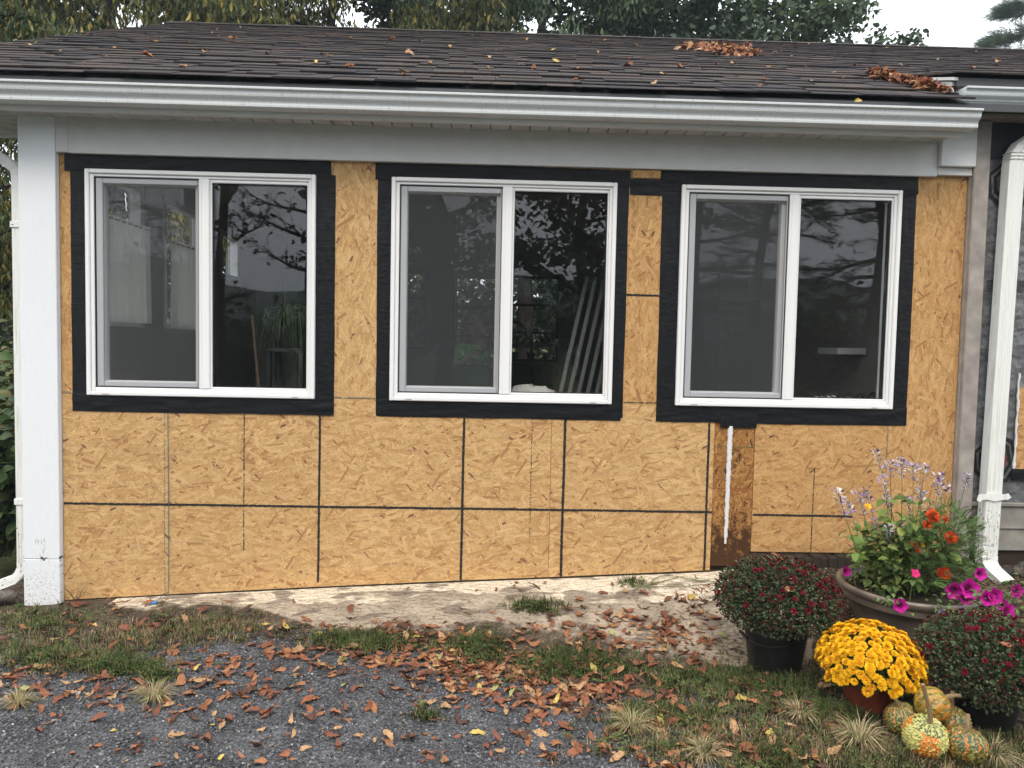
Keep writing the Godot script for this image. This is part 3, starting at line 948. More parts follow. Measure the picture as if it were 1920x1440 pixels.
func build_right_wall():
	# the step up to the neighbouring eave: a flatter strip of roof with its own cheek, gutter and fascia
	var x0 = 2.402
	var kz0 = 0.135
	var ky0 = 2.842
	var kz1 = -0.50
	var ky1 = roof_y(-0.50) + 0.012
	var b = MB.new()
	b.sweep_x([Vector2(kz0, ky0 - 0.006), Vector2(kz1, ky1 - 0.006), Vector2(kz1, ky1 - 0.05), Vector2(kz0, ky0 - 0.05)], x0, 7.9)
	obj(b, "step_roof_deck", M.drip, house)
	var ck = MB.new()
	ck.sweep_x([Vector2(kz0 - 0.02, ky0 - 0.022), Vector2(kz1 + 0.04, ky1 - 0.022), Vector2(kz0 - 0.02, roof_y(kz0 - 0.02) - 0.02)], x0 - 0.012, x0 - 0.0005)
	obj(ck, "cheek_board", M.trim, house)
	var fl = MB.new()
	fl.sweep_x([Vector2(kz0 + 0.004, ky0 - 0.006), Vector2(kz1 + 0.03, ky1 - 0.004), Vector2(kz1 + 0.03, ky1 - 0.020), Vector2(kz0 + 0.004, ky0 - 0.022)], x0 - 0.022, x0 + 0.004)
	obj(fl, "step_rake_board", M.trim, house)
	var up = Vector3(0, ky1 - ky0, kz1 - kz0)
	var L = up.length()
	up /= L
	var nrm = Vector3(0, -up.z, up.y)
	var at = 0.0
	while at < L:
		var x = x0 - 0.02
		while x < 5.5:
			var wide = rr(0.12, 0.30)
			var s = MB.new()
			s.box(Vector3.ZERO, Vector3(wide - 0.002, pick([0.005, 0.009]), 0.19), 0.001)
			var o = obj(s, "step_shingle", M.shingle[rng.randi() % 5], house)
			o.transform = Transform3D(Basis(Vector3(1, 0, 0), nrm.rotated(Vector3(1, 0, 0), -0.04), Vector3(1, 0, 0).cross(nrm.rotated(Vector3(1, 0, 0), -0.04))), Vector3(x + wide * 0.5, ky0, kz0 + 0.02) + up * (at + 0.085) + nrm * 0.010)
			x += wide
		at += 0.143
	slab("step_fascia", 2.405, 8.0, 2.700, 2.815, 0.070, 0.0855, M.trim, 0.002)
	slab("step_fascia", 2.392, 2.4045, 2.700, 2.800, 0.020, 0.0855, M.trim, 0.001)
	var g = MB.new()
	g.sweep_x(gutter_profile(0.0865, 2.692), 2.428, 8.0, true, false)
	var go = obj(g, "step_gutter", M.gutter, house)
	var cap = MB.new()
	var pr = gutter_profile(0.0865, 2.692).slice(0, 18)
	pr.append(Vector2(0.0865, 2.776))
	cap.sweep_x(pr, 2.4245, 2.4275)
	obj(cap, "end_cap", M.gutter, go)
	slab("step_soffit", 2.580, 8.0, 2.650, 2.668, 0.0, 0.1, M.taupe, 0.002)
	# wall right of the corner: building wrap, black membrane on top, old siding below
	slab("corner_trim", 2.5785, 2.664, 0.270, 2.648, 0.0, 0.048, M.taupe, 0.006)
	slab("corner_trim", 2.5735, 2.5780, 0.270, 2.648, 0.0, 0.020, M.taupe, 0.001)
	var w = MB.new()
	var nx = 90
	var ny = 150
	for j in ny + 1:
		for i in nx + 1:
			var x = lerpf(2.655, 3.75, float(i) / nx)
			var y = lerpf(0.565, 2.47, float(j) / ny)
			var f = noise_a.get_noise_2d(x * 260.0 + y * 90.0, y * 150.0 - x * 60.0)
			var z = 0.006 + (1.0 - absf(f) * 2.4) * 0.005 + noise_b.get_noise_2d(x * 500.0, y * 500.0) * 0.0025
			w.put(Vector3(x, y, z), Vector3(0, 0, 1), Vector2(x, -y))
	for j in ny:
		for i in nx:
			var a = j * (nx + 1) + i
			w.tri(a, a + 1, a + nx + 2, Vector3(0, 0, 1))
			w.tri(a, a + nx + 2, a + nx + 1, Vector3(0, 0, 1))
	w.smooth()
	var wo = obj(w, "building_wrap", M.wrap, house)
	wo.set_meta("label", "grey crinkled building wrap with printed emblems")
	slab("building_wrap", 3.75, 8.0, 0.565, 2.65, -0.01, 0.006, M.wrap, 0.0)
	slab("wall_panel", 2.60, 3.75, 0.15, 2.65, -0.015, -0.001, M.wood_dark, 0.0)
	slab("membrane", 2.655, 3.75, 2.455, 2.65, 0.0125, 0.0155, M.membrane, 0.0)
	for c in [Vector2(2.80, 0.825), Vector2(2.80, 2.335)]:
		var shape = [Vector2(0.0, 0.145), Vector2(0.10, 0.10), Vector2(0.13, -0.04), Vector2(0.075, -0.13), Vector2(-0.05, -0.14), Vector2(-0.115, -0.075), Vector2(-0.125, 0.035)]
		for r in [[1.0, 0.86], [0.74, 0.60]]:
			var e = MB.new()
			for k in 7:
				var p = shape[k]
				var q = shape[(k + 1) % 7]
				var sub = 4
				for s in sub:
					var a = p.lerp(q, float(s) / sub)
					var a2 = p.lerp(q, float(s + 1) / sub)
					var P = [c + a * r[0], c + a2 * r[0], c + a2 * r[1], c + a * r[1]]
					if P[0].y > 2.455 or P[1].y > 2.455: continue
					e.face([Vector3(P[0].x, P[0].y, 0.0142), Vector3(P[1].x, P[1].y, 0.0142), Vector3(P[2].x, P[2].y, 0.0142), Vector3(P[3].x, P[3].y, 0.0142)], Vector3(0, 0, 1))
			obj(e, "printed_emblem", M.print_black, wo)
		var h = MB.new()
		var pts = PackedVector2Array()
		for p in shape: pts.append(c + Vector2(0.012, -0.005) + p * 0.42)
		h.prism(pts, 0.0138, 0.0142)
		obj(h, "printed_emblem", M.print_red, wo)
	var pl = MB.new()
	rng.seed = 3
	for row in 6:
		var x = 2.700
		while x < 2.95:
			var wd = rr(0.004, 0.016)
			pl.span(x, x + wd, 1.800 - row * 0.011, 1.8045 - row * 0.011, 0.0135, 0.0139)
			x += wd + 0.003
	obj(pl, "small_print", M.print_black, wo)
	# two lengths of old siding
	for k in 2:
		var s = MB.new()
		var y = 0.315 + k * 0.122
		s.sweep_x([Vector2(0.0, y + 0.128), Vector2(0.012, y + 0.128), Vector2(0.024, y + 0.012), Vector2(0.026, y), Vector2(0.0, y)], 2.6645, 8.0)
		obj(s, "siding_board", M.siding, house)
	slab("siding_trim", 2.6645, 8.0, 0.560, 0.580, 0.0, 0.030, M.siding, 0.003)
	slab("foundation", 2.58, 8.0, -0.3, 0.313, -0.02, 0.004, M.earth, 0.0)
	# patch beside the wrap: a bare board edge, foam and a scrap of tape
	slab("strand_board", 2.912, 3.7, 0.76, 1.22, 0.013, 0.024, M.strand_b, 0.001)
	var fm = MB.new()
	var fp = []
	var fr = []
	for k in 26:
		fp.append(Vector3(2.905 + rr(-0.003, 0.003), lerpf(0.755, 1.30, k / 25.0), 0.02))
		fr.append(rr(0.004, 0.009) * (1.4 if k == 8 or k == 2 else 1.0))
	fm.tube(fp, fr, 7)
	obj(fm, "foam_bead", M.foam, house)
	tape(2.888, 0.705, 3.3, 0.772, 0.026, 91)
	# downspout with strap and kicked-out foot
	var pth = [Vector3(3.14, 2.68, 0.15), Vector3(3.13, 2.645, 0.145), Vector3(3.09, 2.615, 0.13), Vector3(2.835, 2.515, 0.085), Vector3(2.795, 2.490, 0.078), Vector3(2.775, 2.455, 0.075), Vector3(2.768, 2.40, 0.075), Vector3(2.735, 0.36, 0.078), Vector3(2.733, 0.30, 0.080), Vector3(2.733, 0.262, 0.088), Vector3(2.736, 0.235, 0.104), Vector3(2.742, 0.215, 0.128), Vector3(2.762, 0.175, 0.205)]
	var ds = duct(pth, 0.042, 0.032, Vector3(1, 0, 0), M.spout, "downspout", house)
	for y in [2.435, 2.452, 2.47, 0.285, 0.298]:
		var cr = MB.new()
		var f2 = (y - 0.36) / 2.04
		var cx = lerpf(2.735, 2.772, clampf(f2, 0.0, 1.0))
		cr.span(cx - 0.0445, cx + 0.0445, y - 0.0016, y + 0.0016, 0.042, 0.1135, 0.0008)
		obj(cr, "crimp", M.spout, ds)
	var sp = MB.new()
	sp.prism(PackedVector2Array([Vector2(2.640, 0.610), Vector2(2.655, 0.600), Vector2(2.672, 0.614), Vector2(2.690, 0.616), Vector2(2.740, 0.606), Vector2(2.790, 0.616), Vector2(2.810, 0.616), Vector2(2.828, 0.628), Vector2(2.812, 0.650), Vector2(2.790, 0.644), Vector2(2.740, 0.654), Vector2(2.690, 0.644), Vector2(2.668, 0.646), Vector2(2.648, 0.640)]), 0.1145, 0.119)
	obj(sp, "downspout_strap", M.spout, ds)

func build_tapes():
	rng.seed = 55
	# sides first, then top and bottom over them
	tape(-2.222, 1.000, -2.128, 2.29, 0.0015, 1)
	tape(-0.950, 1.005, -0.838, 2.275, 0.0015, 2)
	tape(-2.250, 2.262, -0.862, 2.350, 0.0045, 3, 0.0036, 0.010)
	tape(-2.222, 0.998, -1.45, 1.094, 0.0045, 4)
	tape(-1.50, 1.000, -0.836, 1.094, 0.0072, 5)
	tape(-0.614, 1.000, -0.528, 2.29, 0.0015, 6)
	tape(0.650, 1.012, 0.727, 2.31, 0.0015, 7)
	tape(-0.629, 2.258, 0.733, 2.345, 0.0045, 8, 0.0036, 0.008)
	tape(-0.600, 0.998, 0.715, 1.094, 0.0045, 9)
	tape(0.908, 1.000, 1.020, 2.24, 0.0015, 10)
	tape(2.198, 1.000, 2.297, 2.30, 0.0015, 11)
	tape(0.733, 2.214, 1.022, 2.301, 0.0030, 12, 0.0045)
	tape(0.896, 2.258, 2.302, 2.352, 0.0045, 13, 0.0036, 0.008)
	tape(0.910, 0.996, 2.296, 1.094, 0.0045, 14)
	tape(1.262, 0.972, 1.462, 1.06, 0.0072, 15)

func build_lines():
	rng.seed = 66
	var c = func(x): return curve(WALL_BASE, x) + 0.012
	rough_line("chalk_line", Vector2(-0.916, c.call(-0.912) + 0.025), Vector2(-0.912, 0.997), 0.0125, M.chalk)
	rough_line("chalk_line", Vector2(-0.140, c.call(-0.137)), Vector2(-0.136, 0.997), 0.014, M.chalk)
	rough_line("chalk_line", Vector2(0.409, c.call(0.412)), Vector2(0.414, 0.997), 0.015, M.chalk)
	rough_line("chalk_line", Vector2(1.203, c.call(1.205)), Vector2(1.204, 0.994), 0.013, M.chalk)
	rough_line("chalk_line", Vector2(-2.274, 0.501), Vector2(0.338, 0.501), 0.0125, M.chalk, 0.0024)
	rough_line("chalk_line", Vector2(0.341, 0.501), Vector2(1.234, 0.5005), 0.0125, M.chalk, 0.0024)
	rough_line("chalk_line", Vector2(1.463, 0.489), Vector2(2.02, 0.487), 0.0125, M.chalk)
	rough_line("chalk_line", Vector2(0.729, 1.680), Vector2(0.905, 1.679), 0.0115, M.chalk)
	rough_line("chalk_line", Vector2(-1.318, 0.255), Vector2(-1.316, 0.997), 0.0055, M.chalk, 0.0016, 0.25)
	rough_line("chalk_line", Vector2(0.232, 0.32), Vector2(0.234, 0.997), 0.0042, M.chalk, 0.0016, 0.45)
	rough_line("chalk_line", Vector2(1.795, 0.285), Vector2(1.797, 0.76), 0.0050, M.chalk, 0.0016, 0.2)
	rough_line("chalk_line", Vector2(-2.276, 1.1), Vector2(-2.224, 1.1), 0.0045, M.blue_chalk, 0.0016, 0.15)
	rough_line("chalk_line", Vector2(-0.834, 1.096), Vector2(-0.618, 1.096), 0.0045, M.blue_chalk, 0.0016, 0.15)
	rough_line("chalk_line", Vector2(0.730, 1.098), Vector2(0.907, 1.098), 0.0045, M.chalk, 0.0016, 0.2)
	rough_line("chalk_line", Vector2(-1.742, c.call(-1.742)), Vector2(-1.740, 0.997), 0.003, M.blue_chalk, 0.0016, 0.35)
	rough_line("chalk_line", Vector2(2.196, 0.80), Vector2(2.197, 0.997), 0.004, M.blue_chalk, 0.0016, 0.3)
	# expanding-foam bead down the weathered strip
	var fm = MB.new()
	var fp = []
	var fr = []
	for k in 70:
		var f = k / 69.0
		fp.append(Vector3(lerpf(1.322, 1.318, f) + rr(-0.002, 0.002), lerpf(0.978, 0.325, f), -0.002))
		fr.append(lerpf(0.0145, 0.010, f) * rr(0.85, 1.12) * (1.0 if f < 0.95 else 0.6))
	fm.tube(fp, fr, 9)
	obj(fm, "foam_bead", M.foam, house)

# ---------------------------------------------------------------- the yard
const SLAB_EDGE := [Vector2(-2.0, 0.02), Vector2(-1.85, 0.10), Vector2(-1.3, 0.30), Vector2(-0.9, 0.42), Vector2(-0.3, 0.46), Vector2(0.15, 0.52), Vector2(0.6, 0.66), Vector2(1.2, 0.84), Vector2(1.45, 0.80), Vector2(1.62, 0.40), Vector2(1.75, 0.08)]
const GRAVEL_EDGE := [Vector2(-4.0, 1.0), Vector2(-2.2, 0.86), Vector2(-1.6, 0.80), Vector2(-1.25, 0.62), Vector2(-0.9, 0.52), Vector2(0.0, 0.66), Vector2(0.35, 0.86), Vector2(0.62, 1.05), Vector2(0.85, 1.5), Vector2(0.95, 2.2), Vector2(1.4, 3.0), Vector2(4.0, 3.4)]
const GX0 := -4.0
const GX1 := 4.0
const GZ0 := -0.35
const GZ1 := 3.65

func slab_share(x: float, z: float) -> float:
	if x < -2.0 or x > 1.75: return 0.0
	var e = curve(SLAB_EDGE, x) + noise_a.get_noise_2d(x * 160.0, z * 160.0) * 0.14 + noise_b.get_noise_2d(x * 700.0, z * 700.0) * 0.05
	return smoothstep(-0.02, 0.025, e - z)
func gravel_share(x: float, z: float) -> float:
	var e = curve(GRAVEL_EDGE, x) + noise_a.get_noise_2d(x * 180.0 + 40.0, z * 180.0) * 0.22 + noise_b.get_noise_2d(x * 600.0, z * 600.0 + 9.0) * 0.07
	var g = smoothstep(-0.03, 0.05, z - e)
	if x > 0.5 and g < 0.5:
		g = maxf(g, smoothstep(0.17, 0.26, noise_a.get_noise_2d(x * 330.0 + 7.0, z * 330.0)) * smoothstep(0.9, 1.05, z))
	return g

func build_ground():
	# near ground: one sheet with the colours of gravel, concrete, sawdust and soil where they lie
	var W = 1600
	var H = 800
	var data = PackedByteArray()
	data.resize(W * H * 3)
	rng.seed = 7
	var i = 0
	var grit = PackedFloat32Array()
	for k in 8192: grit.append(rng.randf())
	var gi = 0
	for py in H:
		var z = lerpf(GZ0, GZ1, (py + 0.5) / H)
		for px in W:
			var x = lerpf(GX0, GX1, (px + 0.5) / W)
			gi = (gi + 1 + ((px * 7 + py * 13) & 3)) & 8191
			var g = grit[gi]
			var r: float
			var gg: float
			var b: float
			var dirt = noise_b.get_noise_2d(x * 420.0, z * 420.0)
			# soil with bits of straw
			var k = 0.75 + dirt * 0.5 + (g - 0.5) * 0.5
			r = 0.105 * k; gg = 0.078 * k; b = 0.055 * k
			if g > 0.93: r += 0.13; gg += 0.10; b += 0.055
			if z > 0.2:
				var gv = gravel_share(x, z)
				if gv > 0.0:
					var t = 0.78 + (g - 0.5) * 1.15 + dirt * 0.4
					var q = noise_a.get_noise_2d(x * 240.0, z * 420.0 + 70.0)
					t *= 1.0 + q * 0.35
					r = lerpf(r, 0.098 * t, gv); gg = lerpf(gg, 0.098 * t, gv); b = lerpf(b, 0.105 * t, gv)
			if z < 1.15 and x > -2.05 and x < 1.8:
				var sl = slab_share(x, z)
				if sl > 0.0:
					var t2 = 0.90 + (g - 0.5) * 0.22 + dirt * 0.28
					var sr = 0.40 * t2; var sg = 0.325 * t2; var sb = 0.245 * t2
					var band = 0.17 + 0.16 * noise_a.get_noise_2d(x * 110.0 + 300.0, 5.0) + 0.03 * x
					var dust = noise_a.get_noise_2d(x * 170.0 + 50.0, z * 420.0) * 0.20 + noise_b.get_noise_2d(x * 900.0, z * 1500.0) * 0.10
					var dd = smoothstep(-0.05, 0.05, band + dust - z)
					dd *= 1.0 - 0.35 * (1.0 if g > 0.86 else 0.0)
					var c1 = 0.80 + (g - 0.5) * 0.16
					sr = lerpf(sr, c1 * 0.92, dd * 0.9); sg = lerpf(sg, c1 * 0.80, dd * 0.9); sb = lerpf(sb, c1 * 0.62, dd * 0.9)
					var mud = smoothstep(0.18, 0.34, noise_a.get_noise_2d(x * 260.0 + 900.0, z * 520.0)) * 0.75
					sr = lerpf(sr, 0.17, mud); sg = lerpf(sg, 0.13, mud); sb = lerpf(sb, 0.10, mud)
					if g < 0.03: sr *= 0.5; sg *= 0.5; sb *= 0.5
					r = lerpf(r, sr, sl); gg = lerpf(gg, sg, sl); b = lerpf(b, sb, sl)
			data[i] = int(255.0 * pow(clampf(r, 0.0, 1.0), 0.4545)); data[i + 1] = int(255.0 * pow(clampf(gg, 0.0, 1.0), 0.4545)); data[i + 2] = int(255.0 * pow(clampf(b, 0.0, 1.0), 0.4545))
			i += 3
	var m = mat(Color(1, 1, 1), 0.95, 0.25)
	m.albedo_texture = tex(Image.create_from_data(W, H, false, Image.FORMAT_RGB8, data))
	m.normal_enabled = true
	m.normal_texture = normal_tex(0.12, 1024, 7.0, 5, 211)
	m.normal_scale = 0.8
	# the normal map shares the sheet's coordinates
	var mb = MB.new()
	var nx = 320
	var nz = 160
	for jz in nz + 1:
		for jx in nx + 1:
			var x = lerpf(GX0, GX1, float(jx) / nx)
			var z = lerpf(GZ0, GZ1, float(jz) / nz)
			mb.put(Vector3(x, ground_y(x, z), z), Vector3.UP, Vector2(float(jx) / nx, float(jz) / nz))
	for jz in nz:
		for jx in nx:
			var a = jz * (nx + 1) + jx
			mb.tri(a, a + 1, a + nx + 2, Vector3.UP)
			mb.tri(a, a + nx + 2, a + nx + 1, Vector3.UP)
	mb.smooth()
	var o = obj(mb, "driveway", m)
	tag(o, "gravel driveway with a dusty concrete apron along the wall", "driveway", "", "structure")
	# the land beyond: one sheet to the horizon
	var fb = MB.new()
	var xs = []
	for k in 61:
		var q = (k - 30) / 30.0
		xs.append(signf(q) * (absf(q) * 12.0 + pow(absf(q), 4.0) * 388.0))
	var cols = []
	rng.seed = 4
	for z in xs:
		for x in xs:
			var y = land_y(x, z)
			var green = noise_a.get_noise_2d(x * 12.0, z * 12.0)
			var c = lin(0.085, 0.115, 0.035).lerp(lin(0.15, 0.14, 0.055), clampf(green + 0.4, 0.0, 1.0))
			if z > 1.0 and z < 8.0 and absf(x) < 9.0: c = lin(0.115, 0.114, 0.12)
			fb.col = c
			fb.put(Vector3(x, y, z), Vector3.UP, Vector2(x, z))
	for jz in 60:
		for jx in 60:
			var a = jz * 61 + jx
			fb.tri(a, a + 1, a + 62, Vector3.UP)
			fb.tri(a, a + 62, a + 61, Vector3.UP)
	fb.smooth()
	var fm = vmat(0.95, 0.2)
	fm.albedo_texture = noise_tex(0.08, 512, 5, 0.5, 1.0, 221)
	fm.uv1_scale = Vector3(0.35, 0.35, 1)
	tag(obj(fb, "ground", fm, null, true), "grassy land around the house", "ground", "", "structure")
	# a low wooded ridge on the horizon in front of the house
	for hd in [[170.0, 1.0, 26.0], [-210.0, 1.0, 14.0]]:
		var hb = MB.new()
		var n = 60
		for k in n + 1:
			var x = lerpf(-320.0, 320.0, float(k) / n)
			var top = hd[2] * (0.75 + 0.5 * noise_a.get_noise_1d(x * 0.5 + hd[0])) + noise_b.get_noise_1d(x * 9.0) * 2.0
			for q in [[0.0, -6.0], [0.45, top * 0.75], [1.0, top], [1.6, -6.0]]:
				hb.put(Vector3(x, q[1], hd[0] + signf(hd[0]) * q[0] * 40.0), Vector3.UP, Vector2(x, q[0]))
		for k in n:
			for q in 3:
				var a = k * 4 + q
				hb.tri(a, a + 4, a + 5, Vector3.UP + Vector3(0, 0, -signf(hd[0])))
				hb.tri(a, a + 5, a + 1, Vector3.UP + Vector3(0, 0, -signf(hd[0])))
		hb.smooth()
		var hm = mat(lin(0.055, 0.075, 0.05), 0.95, 0.1)
		hm.albedo_texture = noise_tex(0.1, 256, 4, 0.4, 1.0, 230)
		tag(obj(hb, "hills", hm), "low wooded ridge far off", "hills", "", "structure")

func land_y(x: float, z: float) -> float:
	if x > GX0 - 0.5 and x < GX1 + 0.5 and z > GZ0 - 8.0 and z < GZ1 + 0.5: return -0.22
	if absf(x) < 6.0 and z > -8.0 and z < GZ1 + 0.5: return -0.16
	var y = -0.12
	if z > 3.0: y = -0.10 - 0.01 * minf(z - 3.0, 30.0)
	if z < -9.0: y = -0.12 + (-9.0 - z) * 0.055
	return y + noise_a.get_noise_2d(x * 3.0, z * 3.0) * 0.2 * clampf((absf(x) + absf(z) - 12.0) / 10.0, 0.0, 1.0)

func stone_mesh(seed_: int, rings := 3, segs := 6, jag := 0.25) -> ArrayMesh:
	rng.seed = seed_
	var b = MB.new()
	var prev = []
	for k in rings + 2:
		var a = PI * k / (rings + 1)
		var row = []
		for j in segs:
			var t = TAU * j / segs + k * 0.4
			var r = 1.0 + rr(-jag, jag)
			row.append(b.put(Vector3(sin(a) * cos(t) * r, cos(a) * 0.62 * r, sin(a) * sin(t) * r * 0.85), Vector3(sin(a) * cos(t), cos(a), sin(a) * sin(t))))
		if k > 0:
			for j in segs:
				var j2 = (j + 1) % segs
				var out = b.v[prev[j]] + b.v[row[j2]]
				b.tri(prev[j], prev[j2], row[j2], out)
				b.tri(prev[j], row[j2], row[j], out)
		prev = row
	b.smooth()
	return b.mesh()

func build_gravel():
	rng.seed = 31
	var xf = []
	var cols = []
	var tries = 0
	while xf.size() < 60000 and tries < 260000:
		tries += 1
		var x = rr(-3.1, 3.1)
		var z = rr(0.4, 2.3)
		if rng.randf() > gravel_share(x, z): continue
		var s = 0.0022 + 0.0050 * pow(rng.randf(), 3.0)
		if rng.randf() < 0.012: s *= 1.9
		var p = Vector3(x, ground_y(x, z) + s * 0.2, z)
		xf.append(Transform3D(rot(rr(-0.5, 0.5), rr(0, TAU), rr(-0.5, 0.5)).scaled(Vector3(s, s, s)), p))
		var g = lerpf(0.035, 0.24, pow(rng.randf(), 1.5))
		if rng.randf() < 0.014: g = rr(0.30, 0.58)
		cols.append(lin(g, g * 0.99, g * rr(0.98, 1.06)))
	var o = many(stone_mesh(77, 2, 5), xf, cols, "gravel", M.stone)
	tag(o, "loose dark grey gravel covering the driveway", "gravel", "", "stuff")

func build_debris():
	# straw, twig ends and bark chips too small to count
	rng.seed = 37
	var b = MB.new()
	b.box(Vector3.ZERO, Vector3(1, 0.10, 0.14), 0.0)
	var me = b.mesh()
	var xf = []
	var cols = []
	for k in 2600:
		var x = rr(-3.0, 2.2)
		var z = rr(0.05, 1.7)
		if gravel_share(x, z) > 0.5 and rng.randf() < 0.82: continue
		if slab_share(x, z) > 0.5 and rng.randf() < 0.45: continue
		var s = rr(0.006, 0.034)
		xf.append(Transform3D(rot(rr(-0.1, 0.1), rr(0, TAU), rr(-0.2, 0.2)).scaled_local(Vector3(s, 0.012, 0.012)), Vector3(x, ground_y(x, z) + 0.002, z)))
		cols.append(pick([lin(0.36, 0.27, 0.15), lin(0.20, 0.13, 0.08), lin(0.12, 0.075, 0.05), lin(0.45, 0.36, 0.22)]) * rr(0.7, 1.1))
	tag(many(me, xf, cols, "straw_bits", M.dryleaf), "loose straw and twig ends strewn over grass and apron", "debris", "", "stuff")
	var cx = []
	var cc = []
	for k in 5200:
		var x = rr(1.5, 3.7)
		var z = rr(0.05, 1.0)
		if x < 1.75 and z > 0.45: continue
		if z > 0.62 + 0.25 * (x - 1.5): continue
		var s = rr(0.008, 0.030)
		cx.append(Transform3D(rot(rr(-0.5, 0.5), rr(0, TAU), rr(-0.5, 0.5)).scaled_local(Vector3(s, 0.05, 0.07)), Vector3(x, ground_y(x, z) + rr(0.0, 0.008), z)))
		cc.append(pick([lin(0.07, 0.045, 0.03), lin(0.11, 0.07, 0.045), lin(0.045, 0.032, 0.024), lin(0.18, 0.12, 0.075)]) * rr(0.75, 1.2))
	tag(many(me, cx, cc, "bark_mulch", M.dryleaf), "dark bark mulch in the bed under the planter and downspout", "mulch", "", "stuff")

func blade(b: MB, p: Vector3, h: float, lean: Vector3, w: float, c: Color):
	var side = lean.cross(Vector3.UP)
	if side.length() < 0.01: side = Vector3(1, 0, 0)
	side = side.normalized() * w
	var mid = p + Vector3(0, h * 0.62, 0) + lean * h * 0.35
	var tip = p + Vector3(0, h * 0.88, 0) + lean * h
	var nn = (lean * -0.4 + Vector3(0, 0.6, 0.7)).normalized()
	b.col = c
	var a = b.put(p - side, nn)
	b.put(p + side, nn); b.put(mid + side * 0.75, nn); b.put(mid - side * 0.75, nn); b.put(tip, nn)
	b.tri(a, a + 1, a + 2, nn); b.tri(a, a + 2, a + 3, nn); b.tri(a + 3, a + 2, a + 4, nn)

func tuft_mesh(seed_: int, blades: int, h0: float, h1: float, spread: float, lean: float, wide: float, shades: Array) -> ArrayMesh:
	rng.seed = seed_
	var b = MB.new()
	for k in blades:
		var a = rr(0, TAU)
		var r = spread * sqrt(rng.randf())
		blade(b, Vector3(cos(a) * r, 0, sin(a) * r), rr(h0, h1), Vector3(cos(a + rr(-0.8, 0.8)), 0, sin(a + rr(-0.8, 0.8))) * rr(0.1, lean), wide * rr(0.7, 1.3), pick(shades) * rr(0.8, 1.2))
	return b.mesh(true)

